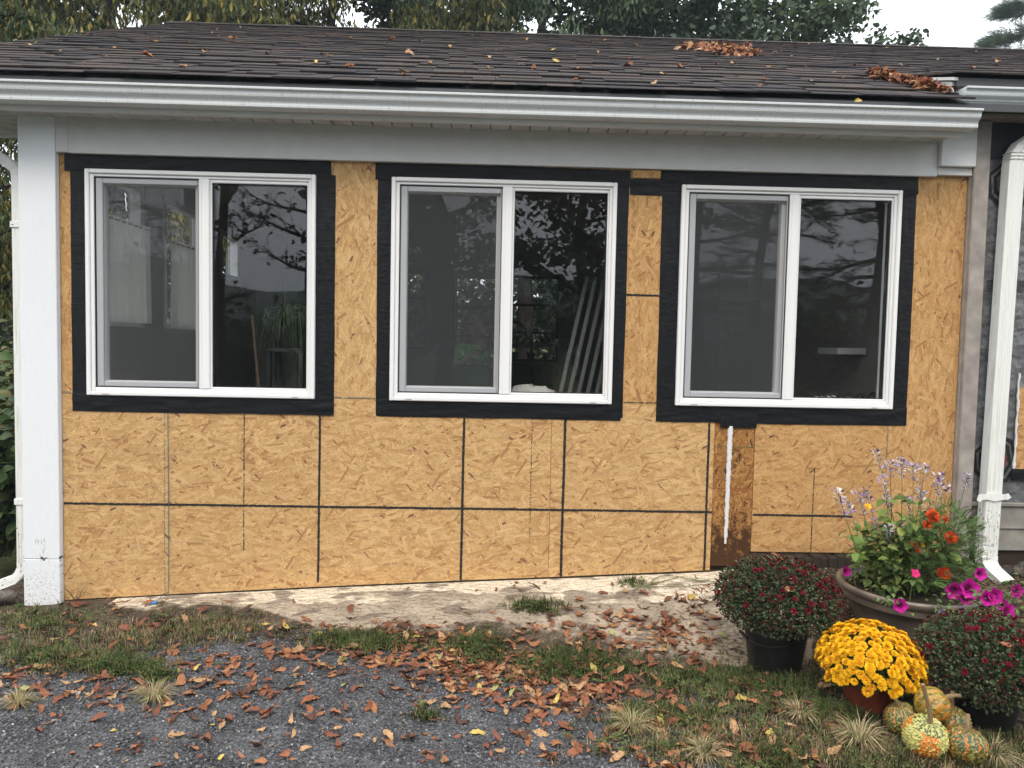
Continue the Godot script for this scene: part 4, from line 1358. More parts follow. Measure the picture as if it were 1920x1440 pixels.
func build_grass():
	# patches as seen in the photograph: centre, half size (pixels), how many tufts, dryness
	var patches = [
		[120, 1230, 170, 34, 460, 0.62], [330, 1190, 150, 22, 460, 0.85], [60, 1165, 80, 25, 220, 0.5], [390, 1172, 80, 14, 200, 0.85], [200, 1255, 60, 14, 150, 0.2], [90, 1235, 60, 14, 120, 0.15], [240, 1250, 60, 13, 150, 0.2],
		[690, 1206, 100, 15, 420, 0.2], [300, 1272, 28, 9, 60, 0.1], [905, 1222, 40, 24, 200, 0.05], [880, 1215, 50, 14, 90, 0.3], [1080, 1252, 110, 26, 620, 0.2], [1010, 1140, 45, 10, 130, 0.25],
		[1330, 1280, 120, 28, 520, 0.38], [1480, 1290, 90, 26, 340, 0.42], [1420, 1330, 170, 34, 420, 0.65], [1230, 1352, 110, 28, 280, 0.6], [1300, 1405, 170, 36, 520, 0.75], [1560, 1400, 190, 40, 800, 0.8],
		[1700, 1425, 120, 24, 420, 0.75], [1870, 1415, 70, 36, 420, 0.75], [1580, 1340, 60, 18, 160, 0.4], [1450, 1430, 90, 20, 240, 0.5], [800, 1345, 22, 8, 30, 0.1], [1690, 1330, 50, 22, 160, 0.3],
		[1560, 1150, 40, 18, 60, 0.5], [1880, 1200, 40, 60, 160, 0.3], [1180, 1090, 30, 8, 30, 0.2], [165, 1118, 14, 6, 12, 0.4]]
	var green = tuft_mesh(5, 9, 0.018, 0.056, 0.016, 1.0, 0.0015, [lin(0.062, 0.095, 0.026), lin(0.08, 0.115, 0.034), lin(0.05, 0.075, 0.022), lin(0.13, 0.14, 0.05)])
	var dry = tuft_mesh(6, 8, 0.012, 0.042, 0.018, 1.2, 0.0012, [lin(0.26, 0.19, 0.10), lin(0.20, 0.14, 0.08), lin(0.15, 0.10, 0.06), lin(0.34, 0.27, 0.15)])
	var weed = weed_mesh()
	rng.seed = 41
	var lists = [[], [], []]
	for q in patches:
		for k in q[4]:
			var px = q[0] + rng.randfn(0, 0.55) * q[2]
			var py = q[1] + rng.randfn(0, 0.55) * q[3]
			if py > 1470 or px < -120 or px > 2040: continue
			var p = on_ground(px, py)
			if p.z < 0.05: continue
			var s = rr(0.6, 1.25)
			var f = Transform3D(rot(rr(-0.2, 0.2), rr(0, TAU), rr(-0.2, 0.2)).scaled(Vector3(s, s * rr(0.7, 1.2), s)), p - Vector3(0, 0.002, 0))
			var which = 1 if rng.randf() < q[5] else (2 if rng.randf() < 0.35 else 0)
			lists[which].append(f)
	# thin cover right round the frame so that a step aside finds ground cover too
	for k in 2600:
		var x = rr(-3.9, 3.9)
		var z = rr(0.15, 3.3)
		if gravel_share(x, z) > 0.3 or slab_share(x, z) > 0.2: continue
		var s2 = rr(0.5, 1.0)
		lists[rng.randi() % 3].append(Transform3D(rot(0, rr(0, TAU), 0).scaled(Vector3(s2, s2, s2)), Vector3(x, ground_y(x, z) - 0.002, z)))
	tag(many(green, lists[0], [], "grass", M.blade), "short green grass growing in patches at the edge of the gravel", "grass", "", "stuff")
	tag(many(dry, lists[1], [], "dry_grass", M.blade), "dry straw coloured grass matted between the green patches", "grass", "", "stuff")
	tag(many(weed, lists[2], [], "ground_cover", M.blade), "low clover and creeping weeds among the grass", "weeds", "", "stuff")
	# the tussocks one can count
	rng.seed = 43
	var tus = [[290, 1312, 1.0, "straw coloured grass tussock standing alone in the dark gravel"], [35, 1322, 0.8, "small pale grass tussock at the edge of the driveway gravel"], [1185, 1368, 1.0, "dry grass tussock ringed by brown leaves and gravel"], [1610, 1392, 1.15, "dry grass tussock in front of the red flower pot"], [1500, 1345, 0.9, "thin upright dry grass stalks between yellow flowers and gravel"], [1860, 1425, 1.0, "dry grass tussock beside the orange striped gourd"], [1320, 1420, 0.9, "half green grass tussock among scattered leaves"]]
	for k in tus.size():
		var q = tus[k]
		var shades = [lin(0.42, 0.33, 0.19), lin(0.34, 0.26, 0.14), lin(0.25, 0.19, 0.10), lin(0.16, 0.17, 0.06)]
		var me = tussock_mesh(900 + k, shades)
		var o = inst(me, "grass_tussock", M.blade)
		o.position = on_ground(q[0], q[1]) - Vector3(0, 0.003, 0)
		var sc = q[2]
		o.scale = Vector3(sc, sc, sc)
		tag(o, q[3], "grass tuft", "grass tussocks in the yard")

func tussock_mesh(seed_: int, shades: Array) -> ArrayMesh:
	# arching blades that spread from one crown and lie down at the rim
	rng.seed = seed_
	var b = MB.new()
	for k in 230:
		var a = rr(0, TAU)
		var out = Vector3(cos(a), 0, sin(a))
		var L = rr(0.05, 0.135)
		var flat = pow(rng.randf(), 0.6)
		var p0 = out * rr(0.0, 0.022)
		var p1 = p0 + out * L * lerpf(0.15, 0.45, flat) + Vector3(0, L * lerpf(0.55, 0.30, flat), 0)
		var p2 = p0 + out * L * lerpf(0.40, 1.0, flat) + Vector3(rr(-0.012, 0.012), maxf(L * lerpf(0.85, 0.10, flat), 0.004), rr(-0.012, 0.012))
		var s = out.cross(Vector3.UP) * rr(0.0010, 0.0018)
		b.col = pick(shades) * rr(0.75, 1.2)
		var nn = (Vector3.UP + out * 0.5 + Vector3(0, 0, 0.4)).normalized()
		var i = b.put(p0 - s, nn)
		b.put(p0 + s, nn); b.put(p1 + s * 0.9, nn); b.put(p1 - s * 0.9, nn); b.put(p2, nn)
		b.tri(i, i + 1, i + 2, nn); b.tri(i, i + 2, i + 3, nn); b.tri(i + 3, i + 2, i + 4, nn)
	return b.mesh(true)

func weed_mesh() -> ArrayMesh:
	rng.seed = 12
	var b = MB.new()
	for k in 10:
		var a = rr(0, TAU)
		var r = rr(0.004, 0.024)
		var p = Vector3(cos(a) * r, rr(0.006, 0.022), sin(a) * r)
		var u = Vector3(cos(a), rr(-0.3, 0.4), sin(a)) * rr(0.006, 0.011)
		var w = Vector3(-sin(a), 0, cos(a)) * rr(0.003, 0.0055)
		var nn = Vector3(rr(-0.4, 0.4), 1, rr(-0.1, 0.5)).normalized()
		b.col = pick([lin(0.07, 0.12, 0.03), lin(0.10, 0.15, 0.04), lin(0.05, 0.09, 0.03), lin(0.13, 0.12, 0.04)])
		var i = b.put(p - u, nn)
		b.put(p + w, nn); b.put(p + u, nn); b.put(p - w, nn)
		b.tri(i, i + 1, i + 2, nn); b.tri(i, i + 2, i + 3, nn)
	return b.mesh(true)

# ---------------------------------------------------------------- fallen leaves
func leaf_mesh(seed_: int, c: Color, lobed := false) -> ArrayMesh:
	# one dry leaf, 1 long: outline, midrib fold, curl along and across
	rng.seed = seed_
	var b = MB.new()
	var n = 11
	var fold = rr(-0.25, 0.75)
	var curl = rr(-0.7, 1.3)
	var twist = rr(-1.3, 1.3)
	var wide = rr(0.14, 0.27)
	var bend = rr(-0.2, 0.2)
	var peak = rr(0.65, 1.15)
	var rows = []
	for k in n + 1:
		var u = float(k) / n
		var w = wide * pow(sin(PI * pow(u, peak)), 0.75) if k > 0 and k < n else 0.004
		w *= 1.0 + rr(-0.20, 0.16)
		if lobed: w *= (1.75 if k % 2 == 1 else 0.65)
		var x = u - 0.5
		var y = curl * (x * x) * 0.9 + rr(-0.01, 0.01)
		var z0 = bend * sin(PI * u)
		var row = []
		for s in [-1.0, -0.55, 0.0, 0.55, 1.0]:
			var lift = absf(s) * w * fold * 1.3 + s * twist * w * x * 1.2 + rr(-0.035, 0.035) * absf(s) + sin(u * 9.0 + s * 2.0 + seed_) * 0.02
			var shade = rr(0.66, 1.15)
			b.col = c * shade
			row.append(b.put(Vector3(x + rr(-0.012, 0.012), y + lift, z0 + s * w * rr(0.86, 1.06)), Vector3.UP))
		rows.append(row)
	for k in n:
		for j in 4:
			b.tri(rows[k][j], rows[k + 1][j], rows[k + 1][j + 1], Vector3.UP)
			b.tri(rows[k][j], rows[k + 1][j + 1], rows[k][j + 1], Vector3.UP)
	b.smooth()
	b.col = c * 0.7
	b.tube([Vector3(-0.5, curl * 0.22, 0), Vector3(-0.62, curl * 0.22 + 0.02, rr(-0.06, 0.06)), Vector3(-0.75, curl * 0.22 + rr(-0.02, 0.08), rr(-0.1, 0.1))], [0.010, 0.008, 0.007], 4, false)
	var low = 1e9
	for p in b.v: low = minf(low, p.y)
	for k in b.v.size(): b.v[k].y -= low
	return b.mesh(true)

const LEAF_LOOK := [
	["reddish brown", Vector3(0.20, 0.075, 0.042)], ["orange brown", Vector3(0.31, 0.135, 0.062)], ["tan", Vector3(0.40, 0.235, 0.12)], ["dark brown", Vector3(0.095, 0.045, 0.030)], ["yellow", Vector3(0.50, 0.36, 0.10)], ["rust coloured", Vector3(0.25, 0.092, 0.046)], ["pale yellow green", Vector3(0.36, 0.36, 0.14)]]
var leaf_kinds := []

func make_leaves():
	for k in LEAF_LOOK.size():
		var v: Vector3 = LEAF_LOOK[k][1]
		var set_ = []
		for j in 8: set_.append(leaf_mesh(300 + k * 10 + j, lin(v.x, v.y, v.z)))
		leaf_kinds.append(set_)

func leaf_pick() -> int:
	var q = rng.randf()
	if q < 0.26: return 0
	if q < 0.50: return 1
	if q < 0.64: return 2
	if q < 0.77: return 3
	if q < 0.795: return 4
	if q < 0.993: return 5
	return 6

func build_fallen_leaves():
	make_leaves()
	rng.seed = 61
	# clusters in the photograph: centre, half size in pixels, how many
	var spots = [[640, 1180, 160, 12, 40], [760, 1235, 150, 34, 190], [890, 1255, 140, 40, 230], [1010, 1285, 170, 45, 230], [1150, 1315, 170, 45, 180], [1250, 1170, 150, 40, 120], [1150, 1190, 150, 40, 90], [1330, 1130, 60, 30, 60], [1400, 1060, 40, 10, 14],
		[420, 1260, 240, 45, 90], [250, 1300, 230, 45, 70], [120, 1250, 140, 50, 60], [60, 1310, 90, 40, 30], [500, 1310, 260, 50, 46], [700, 1370, 420, 60, 52], [300, 1390, 320, 50, 26], [1000, 1400, 280, 40, 40], [1350, 1380, 200, 50, 66], [1250, 1420, 160, 26, 34], [1480, 1420, 180, 26, 26],
		[560, 1215, 90, 26, 46], [780, 1200, 120, 20, 46], [930, 1170, 220, 36, 36], [260, 1180, 200, 30, 44], [1560, 1130, 50, 30, 30], [1600, 1330, 60, 20, 8], [1880, 1100, 50, 40, 24], [1050, 1240, 180, 22, 60], [1480, 1300, 120, 40, 26], [1300, 1215, 110, 26, 26], [1700, 1400, 80, 26, 10], [200, 1130, 120, 14, 18], [900, 1100, 400, 10, 16], [1900, 1290, 20, 60, 6]]
	var all = []
	for q in spots:
		for k in q[4]:
			var px = q[0] + rng.randfn(0, 0.6) * q[2]
			var py = q[1] + rng.randfn(0, 0.6) * q[3]
			if px < -60 or px > 1980 or py > 1465 or py < 1075: continue
			var p = on_ground(px, py)
			if p.z < 0.04 or p.z > 2.0: continue
			var size = lerpf(0.026, 0.078, pow(rng.randf(), 1.2)) * (1.25 if rng.randf() < 0.06 else 1.0)
			var where = "gravel"
			if slab_share(p.x, p.z) > 0.5: where = "slab"
			elif gravel_share(p.x, p.z) < 0.5: where = "soil"
			all.append({p = p, s = size, k = leaf_pick(), j = rng.randi() % 8, w = where, rank = size / p.distance_to(cam.position)})
	# some beyond the frame, so that the litter does not stop at its edge
	for k in 120:
		var x = rr(-3.8, 3.8)
		var z = rr(1.75, 3.3)
		all.append({p = Vector3(x, ground_y(x, z), z), s = rr(0.045, 0.085), k = leaf_pick(), j = rng.randi() % 4, w = "gravel", rank = 0.0})
	all.sort_custom(func(a, b): return a.rank > b.rank)
	var rest = MB.new()
	var place = {gravel = "lying on the dark grey gravel", slab = "lying on the dusty concrete apron", soil = "lying among the grass and soil"}
	for n in all.size():
		var q = all[n]
		var f = Transform3D(rot(rr(-0.4, 0.4), rr(0, TAU), rr(-0.4, 0.4)).scaled(Vector3(q.s, q.s, q.s * rr(0.75, 1.2))), q.p + Vector3(0, 0.002 + (0.008 if rng.randf() < 0.3 else 0.0) + (0.012 if q.w == "soil" else 0.0), 0))
		if n < 300:
			var o = inst(leaf_kinds[q.k][q.j], "fallen_leaf", M.dryleaf)
			o.transform = f
			var big = "small" if q.s < 0.045 else ("large" if q.s > 0.068 else "middling")
			tag(o, "%s %s dry leaf %s" % [big, LEAF_LOOK[q.k][0], near_what(q.p, place[q.w])], "leaf", "fallen leaves on the ground")
		else:
			add_to(rest, leaf_kinds[q.k][q.j], f)
	tag(obj(rest, "leaf_litter", M.dryleaf, null, true), "smaller brown leaves scattered over apron, grass and gravel", "leaf litter", "", "stuff")

func near_what(p: Vector3, otherwise: String) -> String:
	for q in [[290, 1312, 0.24, "beside the lone straw tussock in the gravel"], [35, 1322, 0.22, "beside the small pale tussock"], [1185, 1368, 0.24, "beside the tussock ringed by leaves"], [1320, 1420, 0.24, "beside the half green tussock"], [1610, 1392, 0.22, "beside the tussock below the red pot"], [690, 1206, 0.30, "near the grass strip along the apron edge"], [1080, 1252, 0.26, "in the long grass below the apron"], [905, 1222, 0.16, "by the bright green clump below the apron"], [1330, 1280, 0.32, "in the grass before the red mum"], [1480, 1300, 0.24, "in the grass before the yellow mum"], [120, 1230, 0.45, "on the weedy grass below the corner post"], [300, 1195, 0.35, "on the brown weeds where the apron begins"]]:
		var g = on_ground(q[0], q[1])
		if Vector2(g.x - p.x, g.z - p.z).length() < q[2]: return q[3]
	return otherwise

func add_to(b: MB, mesh: ArrayMesh, f: Transform3D):
	var a = mesh.surface_get_arrays(0)
	var base = b.v.size()
	var vs: PackedVector3Array = a[Mesh.ARRAY_VERTEX]
	var ns: PackedVector3Array = a[Mesh.ARRAY_NORMAL]
	var cs = a[Mesh.ARRAY_COLOR]
	var nb = f.basis.orthonormalized()
	for k in vs.size():
		b.col = cs[k] if cs != null else b.col
		b.put(f * vs[k], (nb * ns[k]).normalized())
	for k in a[Mesh.ARRAY_INDEX]: b.ix.append(base + k)

func build_roof_leaves():
	rng.seed = 71
	# single leaves on the shingles, by pixel
	var spots = [[65, 91, 4], [193, 114, 4], [220, 96, 2], [292, 86, 2], [280, 112, 1], [300, 78, 2], [385, 105, 2], [342, 136, 2], [448, 56, 2], [440, 78, 1], [406, 62, 1], [508, 108, 0], [595, 124, 4], [655, 135, 1], [733, 80, 1], [787, 82, 5], [727, 87, 2], [765, 107, 2], [845, 95, 2], [805, 128, 2], [920, 114, 2], [886, 72, 2], [1035, 100, 4], [1040, 121, 4], [1073, 83, 5], [1130, 82, 2], [1124, 105, 1], [1080, 137, 5], [1005, 135, 0], [1175, 131, 5], [1085, 162, 5], [1195, 94, 2], [1270, 132, 1], [1240, 146, 2], [1372, 126, 2], [1381, 149, 1], [1320, 136, 5], [1450, 105, 2], [1487, 113, 2], [1440, 134, 2], [1585, 106, 1], [1600, 129, 1], [1578, 155, 5], [1490, 92, 1], [1662, 96, 2], [1822, 132, 1], [1760, 118, 2], [1690, 128, 2], [1870, 122, 2], [1510, 88, 2], [756, 145, 2], [655, 78, 2], [1225, 166, 2], [990, 82, 2]]
	for q in spots:
		var d = ray_dir(q[0] + rr(-3, 3), q[1])
		var p = _roof_hit(d)
		var s = rr(0.035, 0.078)
		var o = inst(leaf_kinds[q[2]][rng.randi() % 8], "roof_leaf", M.dryleaf)
		o.transform = Transform3D(Basis(Vector3(1, 0, 0), 0.44) * rot(rr(-0.25, 0.35), rr(0, TAU), rr(-0.25, 0.25)).scaled(Vector3(s, s * 1.3, s)), p + Vector3(0, 0.021, 0.006))
		tag(o, "%s leaf lying alone on the roof shingles" % LEAF_LOOK[q[2]][0], "leaf", "leaves on the roof")
	for k in 70:
		var d2 = ray_dir(rr(60, 1900), rr(60, 170))
		var p2 = _roof_hit(d2)
		if p2.z < RIDGE_Z + 0.1 or p2.z > 0.1 or p2.x < ROOF_X0 + 0.1: continue
		var kind = pick([2, 2, 1, 5, 0, 4])
		var o2 = inst(leaf_kinds[kind][rng.randi() % 8], "roof_leaf", M.dryleaf)
		var s2 = rr(0.018, 0.045)
		o2.transform = Transform3D(Basis(Vector3(1, 0, 0), 0.44) * rot(rr(-0.3, 0.5), rr(0, TAU), rr(-0.3, 0.3)).scaled(Vector3(s2, s2 * 1.3, s2)), p2 + Vector3(0, 0.019, 0.006))
		tag(o2, "small %s leaf scrap scattered on the roof shingles" % LEAF_LOOK[kind][0], "leaf", "leaves on the roof")
	# two drifts: one high on the slope, one caught against the stepped eave
	for h in [["leaf_drift", [[1345, 97, 46, 6, 150], [1375, 104, 40, 5, 90], [1305, 95, 30, 4, 36], [1410, 108, 20, 3, 20]], "rust brown leaf drift spread high on the shingle roof", 0.10], ["leaf_drift", [[1690, 153, 38, 5, 100], [1730, 161, 44, 7, 150], [1765, 172, 40, 6, 120], [1800, 180, 12, 4, 26]], "thick brown leaf drift caught beside the stepped roof edge", 0.10]]:
		var b = MB.new()
		for q in h[1]:
			for k in q[4]:
				var px = q[0] + rng.randfn(0, 0.5) * q[2]
				var py = q[1] + rng.randfn(0, 0.5) * q[3]
				var p = _roof_hit(ray_dir(px, py))
				if p.x > 2.36 and h[2].begins_with("thick"): p.x = 2.36 - rr(0.0, 0.05)
				if p.z > 0.27: p.z = 0.26; p.y = roof_y(p.z)
				var s = rr(0.04, 0.085)
				add_to(b, leaf_kinds[pick([0, 1, 1, 2, 5, 5, 0])][rng.randi() % 4], Transform3D(Basis(Vector3(1, 0, 0), 0.44) * rot(rr(-0.7, 0.7), rr(0, TAU), rr(-0.7, 0.7)).scaled(Vector3(s, s, s)), p + Vector3(0, 0.018 + rr(0.0, 0.035), 0)))
		tag(obj(b, h[0], M.dryleaf, null, true), h[2], "leaf drift", "", "stuff")
	var pf = inst(leaf_kinds[4][1], "roof_leaf", M.dryleaf)
	pf.transform = Transform3D(rot(1.2, 0.4, 0.3).scaled(Vector3(0.045, 0.045, 0.06)), Vector3(1.80, 2.64, 0.312))
	tag(pf, "cream coloured leaf stuck to the lip of the gutter", "leaf")

func _roof_hit(d: Vector3) -> Vector3:
	# plane through the eave and the ridge
	var n = Vector3(0, EAVE_Z - RIDGE_Z, RIDGE_Y - EAVE_Y).normalized()
	var a = Vector3(0, EAVE_Y, EAVE_Z)
	var t = (a - cam.position).dot(n) / d.dot(n)
	return cam.position + d * t

# ---------------------------------------------------------------- pots, flowers, gourds
func pot_mesh(r0: float, r1: float, h: float, lip: float, segs := 40) -> MB:
	var b = MB.new()
	b.lathe([Vector2(0.001, 0.0), Vector2(r0 - 0.006, 0.0), Vector2(r0, 0.006), Vector2(lerpf(r0, r1, 0.5), h * 0.5), Vector2(r1 - lip, h - 0.028), Vector2(r1, h - 0.026), Vector2(r1 + 0.001, h - 0.004), Vector2(r1 - 0.001, h), Vector2(r1 - 0.006, h), Vector2(r1 - 0.008, h - 0.01), Vector2(r1 - 0.012, h - 0.03), Vector2(0.001, h - 0.032)], segs)
	return b

func bloom_mesh(seed_: int, rings: Array, cols: Array) -> ArrayMesh:
	# rings: [petals, length, width, lift angle, height]
	rng.seed = seed_
	var b = MB.new()
	for k in rings.size():
		var q = rings[k]
		for j in q[0]:
			var a = TAU * (j + rr(-0.2, 0.2)) / q[0] + k * 0.37
			var up = q[3] + rr(-0.15, 0.15)
			var d = Vector3(cos(a) * cos(up), sin(up), sin(a) * cos(up))
			var s = Vector3(-sin(a), 0, cos(a)) * q[2]
			var o = Vector3(cos(a), 0, sin(a)) * 0.12 + Vector3(0, q[4], 0)
			var nn = s.cross(d).normalized()
			if nn.y < 0: nn = -nn
			b.col = pick(cols) * rr(0.85, 1.12)
			var L = q[1] * rr(0.85, 1.1)
			var i = b.put(o - s * 0.5, nn)
			b.put(o + s * 0.5, nn); b.put(o + d * L * 0.65 + s, nn); b.put(o + d * L + Vector3(0, L * 0.05, 0), (nn + d * 0.3).normalized()); b.put(o + d * L * 0.65 - s, nn)
			b.tri(i, i + 1, i + 2, nn); b.tri(i, i + 2, i + 4, nn); b.tri(i + 4, i + 2, i + 3, nn)
	return b.mesh(true)

func small_leaf(c := Color(1, 1, 1), fold := 0.3, n := 4, wide := 0.28) -> ArrayMesh:
	# 1 long, pointing +x, folded along its rib
	var b = MB.new()
	b.col = c
	var rows = []
	for k in n + 1:
		var u = float(k) / n
		var w = wide * pow(sin(PI * minf(u * 0.92 + 0.06, 1.0)), 0.8)
		var y = 0.12 * sin(PI * u) - 0.18 * u * u
		rows.append([b.put(Vector3(u, y + w * fold, -w), Vector3.UP), b.put(Vector3(u, y, 0), Vector3.UP), b.put(Vector3(u, y + w * fold, w), Vector3.UP)])
	for k in n:
		for j in 2:
			b.tri(rows[k][j], rows[k + 1][j], rows[k + 1][j + 1], Vector3.UP)
			b.tri(rows[k][j], rows[k + 1][j + 1], rows[k][j + 1], Vector3.UP)
	b.smooth()
	return b.mesh(true)

func aim(d: Vector3, roll := 0.0) -> Basis:
	# x axis along d
	var x = d.normalized()
	var up = Vector3.UP if absf(x.y) < 0.95 else Vector3(0, 0, 1)
	var z = x.cross(up).normalized()
	var y = z.cross(x).normalized()
	return Basis(x, y, z).rotated(x, roll)

func stand(d: Vector3) -> Basis:
	# y axis along d
	var y = d.normalized()
	var x = y.cross(Vector3(0.3, 0.1, 0.95)).normalized()
	return Basis(x, y, x.cross(y)) * Basis(Vector3.UP, rr(0, TAU))

func mum(called: String, label: String, at: Vector3, pot_r0, pot_r1, pot_h, pot_m: Material, rx: float, ry: float, cy: float, kind: String, seed_: int, handle := false) -> Node3D:
	rng.seed = seed_
	var t = thing(called, label, "potted plant", at)
	var po = obj(pot_mesh(pot_r0, pot_r1, pot_h, 0.004), "pot", pot_m, t)
	if handle:
		var hb = MB.new()
		var pts = []
		var rad = []
		for k in 15:
			var a = PI * (0.98 + 0.52 * k / 14.0)
			pts.append(Vector3(cos(a) * (pot_r1 + 0.006), pot_h - 0.03 - sin(PI * k / 14.0) * 0.018 + (0.0), -sin(a) * (pot_r1 + 0.006)))
			rad.append(0.0014)
		hb.tube(pts, rad, 5)
		obj(hb, "handle", M.gasket, po)
		var gp = MB.new()
		gp.tube([Vector3(-pot_r1 - 0.020, pot_h - 0.028, -0.01), Vector3(-pot_r1 - 0.014, pot_h - 0.034, 0.02), Vector3(-pot_r1 * 0.97 - 0.008, pot_h - 0.038, 0.045)], [0.007, 0.008, 0.007], 7)
		obj(gp, "grip", M.black_iron, po)
	var soil = MB.new()
	soil.lathe([Vector2(0.001, pot_h - 0.02), Vector2(pot_r1 - 0.013, pot_h - 0.022)], 20)
	obj(soil, "soil", M.earth, t)
	# dome: point on it for a direction
	var dome = func(a: float, e: float, f: float) -> Vector3:
		var lump = 1.0 + 0.07 * noise_a.get_noise_2d(cos(a) * 120.0 + seed_ * 9.0, sin(a) * 120.0 + e * 90.0)
		return Vector3(cos(a) * cos(e) * rx * lump * f, cy + sin(e) * ry * lump * f, sin(a) * cos(e) * rx * lump * f)
	# twiggy stems
	var sb = MB.new()
	for k in 46:
		var a = rr(0, TAU)
		var e = rr(-0.25, 1.5)
		var p = dome.call(a, e, 0.92)
		sb.tube([Vector3(cos(a) * 0.02, pot_h - 0.03, sin(a) * 0.02), Vector3(p.x * 0.5, lerpf(pot_h, p.y, 0.6), p.z * 0.5), p], [0.003, 0.002, 0.001], 4, false)
	obj(sb, "stems", M.stem, t)
	var lm = small_leaf(Color(1, 1, 1), 0.25, 3, 0.30)
	var xf = []
	var cols = []
	var n_leaf = 13000 if kind == "red" else 3000
	var lowest = -0.62 if kind == "red" else -0.35
	for k in n_leaf:
		var a = rr(0, TAU)
		var e = asin(rr(lowest, 1.0))
		var p = dome.call(a, e, (rr(0.66, 1.0) if k > 3400 else rr(0.35, 0.72)) if kind == "red" else rr(0.66, 0.93))
		var s = rr(0.010, 0.021) if kind == "red" else rr(0.012, 0.024)
		var d = (p - Vector3(0, cy - 0.05, 0)).normalized() * 0.8 + Vector3(rr(-1, 1), rr(-0.6, 0.9), rr(-1, 1)) * 0.75
		xf.append(Transform3D(aim(d, rr(-1.5, 1.5)).scaled_local(Vector3(s, s, s)), p))
		var g = rr(0.6, 1.25)
		cols.append((lin(0.062, 0.082, 0.040) if kind == "red" else lin(0.05, 0.09, 0.025)) * g)
	tag(many(lm, xf, cols, "foliage", M.mumleaf if kind == "red" else M.leafmass, t), "", "", "", "stuff")
	if kind == "yellow":
		var yc = [lin(0.78, 0.42, 0.008), lin(0.80, 0.47, 0.012), lin(0.74, 0.37, 0.006)]
		var kinds = []
		for v in 3: kinds.append(bloom_mesh(500 + v, [[15, 0.85, 0.20, 0.05, 0.0], [15, 0.76, 0.19, 0.42, 0.08], [13, 0.60, 0.17, 0.8, 0.14], [9, 0.40, 0.14, 1.1, 0.20], [6, 0.18, 0.10, 0.6, 0.42]], yc))
		for v in 2: kinds.append(bloom_mesh(510 + v, [[14, 0.82, 0.20, 0.15, 0.0], [13, 0.68, 0.18, 0.55, 0.08], [10, 0.45, 0.14, 0.95, 0.14]], yc + [lin(0.60, 0.24, 0.01)]))
		var ph = 0.0
		var made = 0
		for k in 318:
			var y = lerpf(1.0, -0.22, (k + 0.5) / 318.0)
			ph += 2.39996
			if y < -0.02 and rng.randf() < 0.35: continue
			var p = dome.call(ph + rr(-0.12, 0.12), asin(clampf(y + rr(-0.02, 0.02), -0.4, 1.0)), rr(0.98, 1.04))
			var d = (p - Vector3(0, cy - 0.04, 0)).normalized() + Vector3(rr(-0.25, 0.25), 0.25 + rr(-0.1, 0.2), rr(-0.2, 0.35))
			var o = inst(kinds[rng.randi() % 5], "bloom", M.petal, t)
			var s = rr(0.0190, 0.0245) * (0.7 if rng.randf() < 0.12 else 1.0)
			o.transform = Transform3D(stand(d).scaled_local(Vector3(s, s, s)), p)
			made += 1
	else:
		var rc = [lin(0.115, 0.005, 0.014), lin(0.08, 0.004, 0.010), lin(0.155, 0.007, 0.018)]
		var open_ = []
		for v in 3: open_.append(bloom_mesh(520 + v, [[12, 0.85, 0.17, 0.15, 0.0], [10, 0.7, 0.15, 0.6, 0.05], [7, 0.4, 0.12, 1.0, 0.1]], rc))
		var tight = bloom_mesh(530, [[7, 0.7, 0.2, 0.9, 0.0], [5, 0.6, 0.18, 1.2, 0.02]], rc)
		for k in 290:
			var a = rr(0, TAU)
			var e = asin(1.0 - 0.95 * pow(rng.randf(), 1.3))
			if rng.randf() < 0.45:
				a = rng.randfn(0.5 if seed_ % 2 == 0 else -0.9, 0.6)
				e = asin(clampf(rng.randfn(0.6, 0.25), 0.1, 1.0))
			var p = dome.call(a, e, rr(0.97, 1.06))
			var d = (p - Vector3(0, cy - 0.04, 0)).normalized() + Vector3(0, 0.3, 0)
			var big = rng.randf() < 0.32
			var o = inst(open_[rng.randi() % 3] if big else tight, "bloom", M.bloom_dark, t)
			var s = rr(0.012, 0.017) if big else rr(0.007, 0.011)
			o.transform = Transform3D(stand(d).scaled_local(Vector3(s, s, s)), p)
		# pale buds, hundreds of pinheads
		var bx = []
		var bc = []
		for k in 1250:
			var a = rr(0, TAU)
			var e = asin(1.0 - 1.4 * pow(rng.randf(), 1.2))
			var p = dome.call(a, e, rr(0.98, 1.07))
			var s = rr(0.0020, 0.0050)
			bx.append(Transform3D(Basis().scaled(Vector3(s, s, s)), p))
			if s > 0.0032: bc.append(pick([lin(0.12, 0.006, 0.014), lin(0.09, 0.005, 0.012), lin(0.15, 0.008, 0.018)]))
			else: bc.append(pick([lin(0.42, 0.38, 0.20), lin(0.12, 0.006, 0.014), lin(0.10, 0.005, 0.012), lin(0.14, 0.008, 0.018), lin(0.12, 0.006, 0.010), lin(0.30, 0.36, 0.14), lin(0.10, 0.006, 0.012)]))
		tag(many(stone_mesh(9, 2, 5, 0.05), bx, bc, "buds", M.petal, t), "", "", "", "stuff")
	return t

